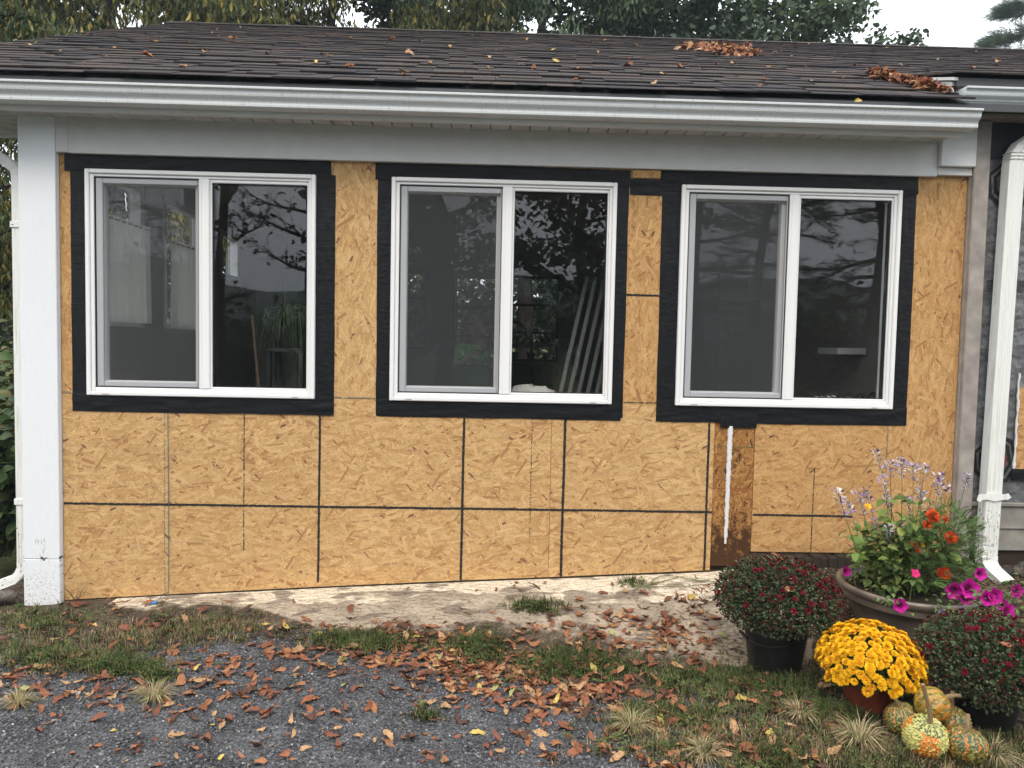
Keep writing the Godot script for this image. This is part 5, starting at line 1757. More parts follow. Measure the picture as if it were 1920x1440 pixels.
func gourd(label: String, at: Vector3, r: float, squash: float, turn: Vector3, stem_pts: Array, seed_: int, warty: float, look: int):
	rng.seed = seed_
	var t = thing("gourd", label, "gourd", at, "ornamental gourds piled beside the flower pots")
	t.rotation = turn
	var b = MB.new()
	var R = 66
	var S = 120
	var rows = []
	for k in R + 1:
		var e = PI * k / R
		var row = []
		for j in S:
			var a = TAU * j / S
			var rib = absf(cos(a * 5.0))
			var dir = Vector3(sin(e) * cos(a), cos(e), sin(e) * sin(a))
			var w = noise_b.get_noise_3dv(dir * 260.0 + Vector3(seed_ * 40.0, 0, 0))
			var wart = maxf(0.0, noise_b.get_noise_3dv(dir * 1050.0 + Vector3(0, seed_ * 9.0, 0)) - 0.05) * warty
			var rad = 1.0 - 0.07 * (1.0 - rib) * sin(e) + wart * 0.17
			var dip = 0.10 * exp(-pow(e / 0.35, 2.0))
			var p = Vector3(dir.x * rad, dir.y * squash * rad - dip, dir.z * rad) * r
			var streak = sin(a * 10.0 + w * 3.0 + sin(e * 3.0) * 0.5)
			var net = noise_b.get_noise_3dv(dir * 620.0 + Vector3(0, 0, seed_ * 17.0))
			var c: Color
			if look == 0:   # cream warts, orange flames, dark green crown
				c = lin(0.44, 0.40, 0.12)
				if sin(a * 3.0 + 0.7) + w * 1.2 > 0.0 and e > 0.75: c = lin(0.60, 0.155, 0.010)
				if absf(net) < 0.05 or (e < 0.85 and streak > -0.5): c = lin(0.045, 0.07, 0.02)
				if wart > (0.24 if c.r > 0.55 else 0.12): c = lin(0.54, 0.50, 0.17)
			elif look == 1: # green and orange streaks
				c = lin(0.34, 0.17, 0.02).lerp(lin(0.52, 0.16, 0.012), clampf(sin(a * 1.0 + 0.6) + 0.2, 0.0, 1.0))
				if streak > 0.1 and net > -0.25: c = lin(0.05, 0.075, 0.022)
				if net > 0.30: c = lin(0.32, 0.28, 0.05)
			else:           # dark green with cream-green freckles and thin orange lines
				c = lin(0.045, 0.062, 0.022)
				if streak > 0.82: c = lin(0.26, 0.22, 0.05)
				if streak < -0.72 and net > -0.2: c = lin(0.50, 0.16, 0.016)
				if wart > 0.24: c = lin(0.34, 0.32, 0.10)
			b.col = c * rr(0.92, 1.06)
			row.append(b.put(p, dir))
		rows.append(row)
	for k in R:
		for j in S:
			var j2 = (j + 1) % S
			var out = b.n[rows[k][j]] + b.n[rows[k + 1][j2]]
			b.tri(rows[k][j], rows[k][j2], rows[k + 1][j2], out)
			b.tri(rows[k][j], rows[k + 1][j2], rows[k + 1][j], out)
	b.smooth()
	obj(b, "body", vmat(0.42, 0.5), t, true)
	var s = MB.new()
	var rad2 = []
	for k in stem_pts.size(): rad2.append(lerpf(0.0115, 0.0058, pow(float(k) / (stem_pts.size() - 1), 0.6)) * (1.25 if k == stem_pts.size() - 1 else 1.0))
	s.col = lin(0.17, 0.115, 0.062)
	var pts = []
	for p in stem_pts: pts.append(p)
	s.tube(pts, rad2, 9)
	for k in s.v.size():
		if k % 2 == 0: s.c[k] = lin(0.24, 0.175, 0.10)
	obj(s, "stem", vmat(0.85, 0.25), t, true)

func build_pots():
	var black = mat(lin(0.010, 0.010, 0.011), 0.42, 0.5)
	black.albedo_texture = noise_tex(0.02, 256, 4, 0.6, 1.0, 301)
	var red = mat(lin(0.19, 0.035, 0.018), 0.45, 0.45)
	red.albedo_texture = noise_tex(0.02, 256, 4, 0.75, 1.0, 302)
	var p1 = on_ground(1460, 1252)
	p1.z = 0.83
	p1.x = 1.285
	p1.y = ground_y(p1.x, p1.z)
	mum("red_mum", "dark red mum in a black nursery pot with wire handle, beside the apron", p1, 0.112, 0.136, 0.180, black, 0.262, 0.170, 0.305, "red", 402, true)
	var p2 = Vector3(1.535, 0, 1.17)
	p2.y = ground_y(p2.x, p2.z)
	mum("yellow_mum", "bright yellow mum dome in a red brown pot", p2, 0.085, 0.108, 0.125, red, 0.190, 0.150, 0.168, "yellow", 405)
	var p3 = Vector3(1.945, 0, 1.26)
	p3.y = ground_y(p3.x, p3.z)
	mum("red_mum", "dark red mum in a black pot behind the striped gourds", p3, 0.100, 0.128, 0.165, black, 0.258, 0.175, 0.235, "red", 407)
	# gourds
	var g = func(x, z): return ground_y(x, z)
	gourd("cream and orange warty gourd with the longest upright stem", Vector3(1.567, g.call(1.567, 1.50) + 0.068, 1.50), 0.073, 0.97, Vector3(0.30, 0.5, 0.12), [Vector3(0, 0.058, 0), Vector3(0.002, 0.075, -0.002), Vector3(0.003, 0.11, -0.016), Vector3(-0.004, 0.155, -0.038), Vector3(-0.014, 0.195, -0.055)], 601, 1.0, 0)
	gourd("green and orange streaked gourd resting on top of the pile", Vector3(1.643, g.call(1.64, 1.41) + 0.140, 1.415), 0.064, 0.96, Vector3(0.55, 0.2, -0.75), [Vector3(0, 0.050, 0), Vector3(0.004, 0.068, 0.0), Vector3(0.016, 0.085, 0.002), Vector3(0.030, 0.096, 0.004)], 602, 0.15, 1)
	gourd("dark green gourd with thin orange streaks and a curved stem", Vector3(1.695, g.call(1.695, 1.53) + 0.060, 1.53), 0.070, 0.88, Vector3(0.1, 2.1, 0.0), [Vector3(0, 0.050, 0), Vector3(0.002, 0.066, 0.002), Vector3(0.004, 0.086, 0.008), Vector3(0.012, 0.100, 0.020)], 603, 0.5, 2)
	gourd("freckled green gourd with a stout straight stem near the black pot", Vector3(1.725, g.call(1.725, 1.395) + 0.062, 1.395), 0.068, 0.92, Vector3(0.0, 0.9, -0.1), [Vector3(0, 0.053, 0), Vector3(0.0, 0.072, 0.0), Vector3(0.001, 0.095, 0.0), Vector3(0.003, 0.118, 0.0)], 604, 0.8, 2)
	gourd("small dark green gourd half hidden at the back of the pile", Vector3(1.560, g.call(1.56, 1.365) + 0.058, 1.365), 0.062, 0.95, Vector3(-0.1, 0.4, 0.3), [Vector3(0, 0.050, 0), Vector3(-0.002, 0.068, 0.0), Vector3(-0.006, 0.088, 0.0)], 605, 0.7, 2)
	build_planter()

func floret_cluster(b: MB, p: Vector3, d: Vector3, n: int, size: float, cols: Array):
	for k in n:
		var q = Vector3(rr(-1, 1), rr(-0.5, 0.6), rr(-1, 1)).normalized() * rr(0.5, 1.0) * size
		var o = p + q
		var dd = (q + d * size * 0.5).normalized()
		var s = dd.cross(Vector3(0.2, 0.9, 0.3)).normalized() * size * 0.28
		var L = dd * size * rr(0.55, 0.95)
		b.col = pick(cols) * rr(0.8, 1.15)
		var nn = s.cross(L).normalized()
		var i = b.put(o - s * 0.5, nn)
		b.put(o + s * 0.5, nn); b.put(o + L + s, nn); b.put(o + L - s, nn)
		b.tri(i, i + 1, i + 2, nn); b.tri(i, i + 2, i + 3, nn)

func build_planter():
	var C = Vector3(1.975, 0.0, 0.66)
	C.y = ground_y(C.x, C.z) - 0.005
	var t = thing("planter", "large wide brown plastic planter bowl with a rolled rim", "planter", C)
	var b = MB.new()
	var top = 0.325 - C.y
	b.lathe([Vector2(0.001, 0.0), Vector2(0.20, 0.0), Vector2(0.205, 0.008), Vector2(0.208, 0.05), Vector2(0.204, 0.055), Vector2(0.222, 0.12), Vector2(0.255, 0.20), Vector2(0.272, top - 0.078), Vector2(0.290, top - 0.074), Vector2(0.2945, top - 0.064), Vector2(0.2955, top - 0.044), Vector2(0.299, top - 0.038), Vector2(0.3035, top - 0.034), Vector2(0.311, top - 0.026), Vector2(0.316, top - 0.012), Vector2(0.313, top - 0.002), Vector2(0.304, top + 0.002), Vector2(0.292, top - 0.003), Vector2(0.285, top - 0.012), Vector2(0.280, top - 0.06), Vector2(0.001, top - 0.065)], 64)
	var pm = mat(lin(0.235, 0.19, 0.15), 0.34, 0.5)
	pm.albedo_texture = noise_tex(0.02, 256, 5, 0.7, 1.0, 311)
	obj(b, "bowl", pm, t)
	var so = MB.new()
	rng.seed = 640
	so.lathe([Vector2(0.001, top - 0.035), Vector2(0.15, top - 0.038), Vector2(0.2815, top - 0.045)], 30)
	obj(so, "soil", M.earth, t)
	var base = C + Vector3(0, top - 0.045, 0)
	var big_leaf = small_leaf(Color(1, 1, 1), 0.2, 5, 0.34)
	# tall sage: stems, heart-shaped leaves, whorls of faded lilac florets
	var sage_tops = [[1642, 850], [1668, 868], [1690, 862], [1712, 872], [1735, 872], [1760, 895], [1775, 905], [1815, 890], [1572, 925], [1610, 930], [1622, 920], [1662, 930], [1700, 935], [1745, 945], [1590, 945], [1725, 920], [1640, 975], [1655, 900], [1685, 985], [1668, 990]]
	var sage = thing("sage_plant", "tall leafy sage with faded lilac flower spikes growing from the planter", "plant", base)
	rng.seed = 641
	var lx = []
	var lc = []
	var dead = [lin(0.46, 0.40, 0.46), lin(0.56, 0.50, 0.50), lin(0.30, 0.22, 0.38), lin(0.36, 0.27, 0.50), lin(0.60, 0.56, 0.48), lin(0.16, 0.10, 0.11)]
	for k in sage_tops.size():
		var q = sage_tops[k]
		var z = C.z + rr(-0.22, 0.12)
		var tip = on_plane_z(q[0], q[1], z) - base
		var a = rr(0, TAU)
		var foot = Vector3(tip.x * 0.35 + cos(a) * 0.05, -0.005, (z - C.z) * 0.5 + sin(a) * 0.05)
		var mid = foot.lerp(tip, 0.5) + Vector3(rr(-0.03, 0.03), 0.03, rr(-0.03, 0.03))
		var sp = MB.new()
		var path = []
		var rad = []
		for i in 9:
			var f = i / 8.0
			path.append(foot * (1 - f) * (1 - f) + mid * 2.0 * f * (1 - f) + tip * f * f)
			rad.append(lerpf(0.0032, 0.0010, f))
		sp.tube(path, rad, 5, false)
		obj(sp, "stem", M.stem, sage)
		var fb = MB.new()
		var spike = rr(0.08, 0.15)
		var n = 7
		for i in n:
			var f = 1.0 - spike / maxf(tip.y, 0.2) * (float(i) / n)
			var p = foot * (1 - f) * (1 - f) + mid * 2.0 * f * (1 - f) + tip * f * f
			floret_cluster(fb, p, Vector3.UP, int(rr(8, 16)), rr(0.010, 0.024) * (1.0 if i < 4 else 0.6), dead)
		obj(fb, "flower_spike", M.petal, sage, true)
		for i in 11:
			var f = rr(0.12, 0.66)
			var p = foot * (1 - f) * (1 - f) + mid * 2.0 * f * (1 - f) + tip * f * f
			var d = Vector3(rr(-1, 1), rr(-0.4, 0.5), rr(-0.8, 1))
			var s = rr(0.038, 0.075)
			lx.append(Transform3D(aim(d, rr(-0.5, 0.5)).scaled_local(Vector3(s, s, s)), p + d.normalized() * 0.012))
			lc.append(pick([lin(0.13, 0.20, 0.045), lin(0.17, 0.235, 0.06), lin(0.095, 0.15, 0.038), lin(0.22, 0.25, 0.06)]) * rr(0.85, 1.2))
	for k in 75:
		var a = rr(0, TAU)
		var r = 0.19 * sqrt(rng.randf())
		var p = Vector3(cos(a) * r - 0.04, rr(0.02, 0.24) * (1.1 - r * 2.0) + 0.03, sin(a) * r)
		var d = Vector3(cos(a), rr(-0.5, 0.5), sin(a) + 0.3)
		var s = rr(0.025, 0.05)
		lx.append(Transform3D(aim(d, rr(-0.6, 0.6)).scaled_local(Vector3(s, s, s)), p))
		lc.append(pick([lin(0.10, 0.155, 0.04), lin(0.13, 0.185, 0.045), lin(0.07, 0.11, 0.03)]) * rr(0.8, 1.2))
	for k in lx.size():
		var o = inst(big_leaf, "leaf", leaf_tone(lc[k]), sage)
		o.transform = lx[k]
	var more = []
	var more_c = []
	for k in 900:
		var px = rng.randfn(1665, 52)
		var py = rr(985, 1112)
		var p = on_plane_z(px, py, C.z + rr(-0.2, 0.2)) - base
		if p.y < 0.0 or Vector2(p.x, p.z).length() > 0.25 or p.z > 0.14: continue
		var s = rr(0.022, 0.050)
		more.append(Transform3D(aim(Vector3(rr(-1, 1), rr(-0.5, 0.5), rr(-0.6, 1)), rr(-0.6, 0.6)).scaled_local(Vector3(s, s, s)), p))
		more_c.append(pick([lin(0.11, 0.165, 0.042), lin(0.145, 0.20, 0.05), lin(0.08, 0.125, 0.034), lin(0.18, 0.21, 0.055)]) * rr(0.8, 1.15))
	tag(many(big_leaf, more, more_c, "foliage", M.leafmass, sage), "", "", "", "stuff")
	# marigolds: feathery foliage and four ruffled heads
	var mari = thing("marigold_plant", "feathery marigold with ruffled orange red heads in the planter", "plant", base)
	rng.seed = 642
	var feather = MB.new()
	for k in 9:
		for sg in [-1, 1]:
			var u = (k + 1) / 10.0
			var d = Vector3(0.5, 0.05, sg * 0.8).normalized() * 0.30 * sin(PI * (u * 0.75 + 0.15))
			var p = Vector3(u, 0.1 * sin(PI * u), 0)
			var s = d.cross(Vector3.UP).normalized() * 0.035
			var i = feather.put(p, Vector3.UP)
			feather.put(p + d * 0.5 + s, Vector3.UP); feather.put(p + d, Vector3.UP); feather.put(p + d * 0.5 - s, Vector3.UP)
			feather.tri(i, i + 1, i + 2, Vector3.UP); feather.tri(i, i + 2, i + 3, Vector3.UP)
	var fm = feather.mesh(true)
	var fx = []
	var fc = []
	for k in 900:
		var px = rr(1690, 1830)
		var py = rr(950, 1110)
		if pow((px - 1770) / 75.0, 2) + pow((py - 1035) / 85.0, 2) > 1.0: continue
		var p = on_plane_z(px, py, C.z + rr(-0.12, 0.20)) - base
		if p.y < -0.01: p.y = 0.01
		var d = Vector3(rr(-1, 1), rr(-0.3, 0.8), rr(-0.6, 1))
		var s = rr(0.045, 0.075)
		fx.append(Transform3D(aim(d, rr(-0.7, 0.7)).scaled_local(Vector3(s, s, s)), p))
		fc.append(pick([lin(0.075, 0.135, 0.03), lin(0.10, 0.17, 0.04), lin(0.055, 0.10, 0.028)]) * rr(0.8, 1.2))
	tag(many(fm, fx, fc, "foliage", M.leafmass, mari), "", "", "", "stuff")
	var head = bloom_mesh(550, [[12, 0.95, 0.22, 0.1, 0.0], [12, 0.85, 0.2, 0.45, 0.08], [10, 0.65, 0.18, 0.8, 0.14], [8, 0.45, 0.14, 1.1, 0.18]], [lin(0.50, 0.055, 0.012), lin(0.42, 0.035, 0.012), lin(0.60, 0.10, 0.015)])
	for q in [[1748, 968, 0.030], [1738, 985, 0.020], [1783, 1008, 0.025], [1770, 1076, 0.027], [1773, 973, 0.013], [1722, 1032, 0.012], [1715, 1020, 0.014]]:
		var p = on_plane_z(q[0], q[1], C.z + 0.16) - base
		var sp = MB.new()
		sp.tube([Vector3(p.x * 0.6, 0.0, p.z * 0.4), p * Vector3(0.9, 0.6, 0.8), p], [0.003, 0.0022, 0.002], 5, false)
		obj(sp, "stem", M.stem, mari)
		var o = inst(head, "bloom", M.petal, mari)
		o.transform = Transform3D(stand(Vector3(rr(-0.3, 0.3), 0.6, 1.0)).scaled_local(Vector3(q[2], q[2], q[2]) * 1.22), p)
	var yb = bloom_mesh(552, [[9, 0.95, 0.2, 0.2, 0.0], [7, 0.6, 0.16, 0.7, 0.06]], [lin(0.75, 0.42, 0.01)])
	for q in [[1627, 950, 0.018], [1730, 1023, 0.012]]:
		var p = on_plane_z(q[0], q[1], C.z + 0.14) - base
		var o = inst(yb, "bloom", M.petal, mari)
		o.transform = Transform3D(stand(Vector3(0.1, 0.8, 0.8)).scaled_local(Vector3(q[2], q[2], q[2])), p)
	# petunias trailing over the rim, one pink periwinkle
	var pet = thing("petunia_plant", "magenta petunias trailing over the planter rim", "plant", base)
	rng.seed = 643
	var funnel = petunia_mesh(lin(0.42, 0.008, 0.22))
	for q in [[1688, 1135, 0.335, 0.85], [1790, 1108, 0.34, 1.05], [1818, 1104, 0.36, 1.2], [1812, 1122, 0.36, 0.8], [1852, 1122, 0.36, 0.9], [1866, 1118, 0.36, 1.0], [1890, 1146, 0.42, 1.0], [1587, 1071, 0.02, 0.7], [1838, 1076, 0.25, 0.8], [1906, 1108, 0.36, 0.8], [1880, 1135, 0.36, 0.7]]:
		var p = on_plane_z(q[0], q[1], C.z + q[2]) - base
		var o = inst(funnel, "bloom", M.petal, pet)
		var s = 0.034 * q[3]
		o.transform = Transform3D(stand(Vector3(rr(-0.35, 0.35), rr(0.0, 0.35), 1.0)).scaled_local(Vector3(s, s, s)), p)
		var sp = MB.new()
		var root = Vector3(p.x * 0.8, -0.01, minf(p.z * 0.7, 0.22))
		sp.tube([root, Vector3(lerpf(root.x, p.x, 0.6), maxf(p.y, 0.05) + 0.02, lerpf(root.z, p.z, 0.6)), p - Vector3(0, 0, 0.015)], [0.0025, 0.002, 0.0018], 5, false)
		obj(sp, "stem", M.stem, pet)
	var pale = petunia_mesh(lin(0.36, 0.22, 0.48))
	for q in [[1766, 1147, 0.34], [1803, 1143, 0.36]]:
		var o = inst(pale, "bloom", M.petal, pet)
		o.transform = Transform3D(stand(Vector3(-0.8, 0.6, 0.3)).scaled_local(Vector3(0.014, 0.02, 0.014)), on_plane_z(q[0], q[1], C.z + q[2]) - base)
	var px2 = []
	var pc2 = []
	for q in [[1662, 1126, 0.335, 22, 12, 22], [1800, 1130, 0.36, 60, 18, 60], [1870, 1160, 0.38, 40, 30, 60], [1780, 1145, 0.36, 30, 14, 26], [1890, 1185, 0.36, 30, 30, 40], [1900, 1120, 0.34, 30, 40, 40]]:
		for k in q[5]:
			var p = on_plane_z(q[0] + rng.randfn(0, 0.5) * q[3], q[1] + rng.randfn(0, 0.5) * q[4], C.z + q[2] + rr(-0.03, 0.03)) - base
			var s = rr(0.014, 0.03)
			px2.append(Transform3D(aim(Vector3(rr(-1, 1), rr(-0.4, 0.8), rr(-0.3, 1)), rr(-0.7, 0.7)).scaled_local(Vector3(s, s, s)), p))
			pc2.append(pick([lin(0.09, 0.15, 0.04), lin(0.13, 0.20, 0.05), lin(0.07, 0.12, 0.035)]) * rr(0.8, 1.2))
	tag(many(small_leaf(Color(1, 1, 1), 0.25, 3, 0.26), px2, pc2, "foliage", M.leafmass, pet), "", "", "", "stuff")
	var peri = thing("periwinkle_plant", "single pink five petalled flower low in the planter", "plant", base)
	var five = bloom_mesh(560, [[5, 0.95, 0.42, 0.1, 0.0]], [lin(0.62, 0.03, 0.16)])
	var pp = on_plane_z(1717, 1075, C.z + 0.2) - base
	var po = inst(five, "bloom", M.petal, peri)
	po.transform = Transform3D(stand(Vector3(-0.1, 0.35, 1.0)).scaled_local(Vector3(0.021, 0.021, 0.021)), pp)
	var ps = MB.new()
	ps.tube([Vector3(pp.x, -0.01, pp.z - 0.04), pp - Vector3(0, 0.02, 0.02), pp], [0.003, 0.0022, 0.002], 5, false)
	obj(ps, "stem", M.stem, peri)
	for k in 6:
		var o = inst(big_leaf, "leaf", leaf_tone(lin(0.06, 0.11, 0.03)), peri)
		o.transform = Transform3D(aim(Vector3(cos(k * 1.05), -0.1, sin(k * 1.05))).scaled_local(Vector3(0.05, 0.05, 0.04)), pp - Vector3(0, 0.025 + k * 0.006, 0.02))
	# dead trailing stems over the rim
	var dead_b = MB.new()
	rng.seed = 645
	for k in 26:
		var a = rr(0.5, 2.9)
		var p0 = Vector3(cos(a) * 0.2, 0.0, sin(a) * 0.2)
		dead_b.tube([p0, p0 * 1.3 + Vector3(rr(-0.04, 0.04), rr(0.02, 0.05), 0), p0 * 1.45 + Vector3(rr(-0.08, 0.08), rr(-0.02, 0.02), 0)], [0.0012, 0.001, 0.0007], 4, false)
	var dt = thing("dead_stems", "thin dead brown stems lying across the soil of the planter", "plant", base)
	obj(dead_b, "stem", M.twig, dt)

var tones := {}
func leaf_tone(c: Color) -> Material:
	var key = Vector3i(int(c.r * 22.0), int(c.g * 22.0), int(c.b * 22.0))
	if not tones.has(key):
		var m = mat(c, 0.6, 0.4)
		m.backlight_enabled = true
		m.backlight = Color(0.4, 0.45, 0.2)
		tones[key] = m
	return tones[key]

func petunia_mesh(c: Color) -> ArrayMesh:
	var b = MB.new()
	var S = 30
	var rows = []
	for k in 6:
		var u = k / 5.0
		var row = []
		for j in S:
			var a = TAU * j / S
			var lobe = 1.0 + 0.10 * cos(a * 5.0) * u
			var r = lerpf(0.10, 1.0, pow(u, 1.4)) * lobe
			var y = lerpf(-0.9, 0.12, pow(u, 0.55)) + 0.06 * sin(a * 10.0) * u * u
			b.col = c * (0.35 if k < 3 else (0.8 if k == 3 else 1.0)) * (0.85 if j % 6 == 0 else 1.05)
			row.append(b.put(Vector3(cos(a) * r, y, sin(a) * r), Vector3.UP))
		rows.append(row)
	for k in 5:
		for j in S:
			var j2 = (j + 1) % S
			b.tri(rows[k][j], rows[k][j2], rows[k + 1][j2], Vector3.UP)
			b.tri(rows[k][j], rows[k + 1][j2], rows[k + 1][j], Vector3.UP)
	b.smooth()
	return b.mesh(true)

# ---------------------------------------------------------------- trees and shrubs
# style: droop (long hanging leaves), broad, needle, bare
func tree(called: String, label: String, at: Vector3, h: float, trunk_r: float, crown_r: float, low: float, style: String, leaves: int, shades: Array, seed_: int, group: String, size := 0.11, lean := 0.0):
	rng.seed = seed_
	var t = thing(called, label, "tree", at, group)
	var tb = MB.new()
	var tips = []
	var path = []
	var rad = []
	var n = 9
	for k in n + 1:
		var f = float(k) / n
		path.append(Vector3(noise_a.get_noise_1d(f * 160.0 + seed_ * 31.0) * 0.10 * h * f + lean * f * h, f * h * 0.96, noise_a.get_noise_1d(f * 160.0 + seed_ * 57.0 + 500.0) * 0.10 * h * f))
		rad.append(trunk_r * (pow(1.0 - f, 0.75) + 0.05) * (1.25 if k == 0 else 1.0))
	tb.tube(path, rad, 9)
	var limbs = 17 if style != "needle" else 34
	for k in limbs:
		var f = lerpf(low, 0.97, (k + rr(0.0, 0.9)) / limbs)
		var i = int(f * n)
		var p = path[i].lerp(path[mini(i + 1, n)], f * n - i)
		var a = k * 2.39996 + rr(-0.5, 0.5)
		var reach = crown_r * (rr(0.6, 1.05) * pow(sin(PI * clampf((f - low) / (1.0 - low) * 0.86 + 0.12, 0.0, 1.0)), 0.55))
		if style == "needle": reach = crown_r * (1.05 - (f - low) / (1.0 - low)) * rr(0.75, 1.1)
		var rise = rr(0.15, 0.75) if style != "needle" else rr(-0.15, 0.2)
		var d = Vector3(cos(a), rise, sin(a)).normalized()
		var lp = [p]
		var lr = [trunk_r * 0.42 * (1.05 - f) + 0.012]
		var steps = 5
		var dir = d
		for s in steps:
			dir = (dir + Vector3(rr(-0.3, 0.3), rr(-0.22, 0.22) - (0.12 if style == "droop" else 0.0), rr(-0.3, 0.3))).normalized()
			lp.append(lp[-1] + dir * reach / steps)
			lr.append(lr[0] * (1.0 - (s + 1.0) / (steps + 0.6)))
		tb.tube(lp, lr, 6, false)
		for s in range(1, steps + 1):
			var subs = 3 if style != "bare" else 4
			for q in subs:
				var sd = (dir + Vector3(rr(-1, 1), rr(-0.5, 0.8), rr(-1, 1))).normalized()
				if style == "needle": sd = (Vector3(d.x, 0, d.z) + Vector3(rr(-0.9, 0.9), rr(-0.25, 0.15), rr(-0.9, 0.9))).normalized()
				var L = reach * rr(0.16, 0.36)
				var e = lp[s] + sd * L
				var m2 = lp[s].lerp(e, 0.5) + Vector3(rr(-0.05, 0.05), rr(0, 0.08), rr(-0.05, 0.05)) * L
				tb.tube([lp[s], m2, e], [lr[s] * 0.5 + 0.003, lr[s] * 0.3 + 0.003, 0.003], 4, false)
				tips.append([lp[s], m2, e])
				if style == "bare":
					for w in 3:
						var ee = m2 + (sd + Vector3(rr(-1, 1), rr(-0.6, 0.9), rr(-1, 1)) * 0.9).normalized() * L * rr(0.5, 0.9)
						tb.tube([m2, ee], [0.007, 0.003], 3, false)
	obj(tb, "trunk", M.bark, t)
	if leaves <= 0: return t
	var lm: ArrayMesh
	if style == "needle": lm = needle_mesh()
	elif style == "droop": lm = small_leaf(Color(1, 1, 1), 0.2, 3, 0.15)
	else: lm = small_leaf(Color(1, 1, 1), 0.2, 3, 0.33)
	var xf = []
	var cols = []
	for k in leaves:
		var q = tips[rng.randi() % tips.size()]
		var f = rr(0.1, 1.1)
		var p: Vector3 = q[0].lerp(q[2], f) + Vector3(rng.randfn(0, 1), rng.randfn(0, 0.8), rng.randfn(0, 1)) * crown_r * (0.055 if style != "needle" else 0.03)
		var d = Vector3(rr(-1, 1), rr(-0.9, 0.5), rr(-1, 1))
		if style == "droop":
			d = Vector3(rr(-0.5, 0.5), -1.0, rr(-0.5, 0.5))
			p.y -= rr(0.0, 0.25)
		if style == "needle": d = (q[2] - q[0]).normalized() + Vector3(rr(-0.6, 0.6), rr(-0.3, 0.5), rr(-0.6, 0.6))
		var s = size * rr(0.65, 1.25)
		xf.append(Transform3D(aim(d, rr(0, TAU)).scaled_local(Vector3(s, s, s)), p))
		cols.append(pick(shades) * rr(0.7, 1.2))
	tag(many(lm, xf, cols, "crown", M.leafmass, t), "", "", "", "stuff")
	return t

func needle_mesh() -> ArrayMesh:
	rng.seed = 3
	var b = MB.new()
	for k in 14:
		var u = k / 13.0
		var a = k * 2.4
		var d = (Vector3(0.9, cos(a) * 0.6, sin(a) * 0.6)).normalized() * 0.42
		var p = Vector3(u * 0.75, 0, 0)
		var s = d.cross(Vector3(0.1, 0.9, 0.4)).normalized() * 0.020
		var nn = s.cross(d).normalized()
		var i = b.put(p - s, nn)
		b.put(p + s, nn); b.put(p + d, nn)
		b.tri(i, i + 1, i + 2, nn)
	return b.mesh(true)

func shrub(called: String, label: String, at: Vector3, size: Vector3, leaves: int, leaf: float, shades: Array, seed_: int, group: String):
	rng.seed = seed_
	var t = thing(called, label, "shrub", at, group)
	var sb = MB.new()
	var ends = []
	for k in 16:
		var a = rr(0, TAU)
		var top = Vector3(cos(a) * size.x * rr(0.2, 0.9), size.y * rr(0.45, 1.0), sin(a) * size.z * rr(0.2, 0.9))
		var mid = top * Vector3(0.4, 0.6, 0.4)
		sb.tube([Vector3(cos(a) * 0.05, -0.02, sin(a) * 0.05), mid, top], [0.012, 0.008, 0.003], 5, false)
		ends.append([mid * 0.3, mid, top])
	obj(sb, "stem", M.twig, t)
	var xf = []
	var cols = []
	for k in leaves:
		var q = ends[rng.randi() % ends.size()]
		var f = pow(rng.randf(), 0.8)
		var p: Vector3 = (q[0].lerp(q[1], f * 2.0) if f < 0.5 else q[1].lerp(q[2], f * 2.0 - 1.0)) + Vector3(rng.randfn(0, 0.22) * size.x, rng.randfn(0, 0.10) * size.y, rng.randfn(0, 0.22) * size.z)
		if p.y < 0.02: p.y = rr(0.02, 0.2)
		var s = leaf * rr(0.6, 1.3)
		xf.append(Transform3D(aim(Vector3(rr(-1, 1), rr(-0.7, 0.3), rr(-1, 1)), rr(-0.8, 0.8)).scaled_local(Vector3(s, s, s)), p))
		cols.append(pick(shades) * rr(0.75, 1.2))
	tag(many(small_leaf(Color(1, 1, 1), 0.2, 4, 0.36), xf, cols, "foliage", M.leafmass, t), "", "", "", "stuff")

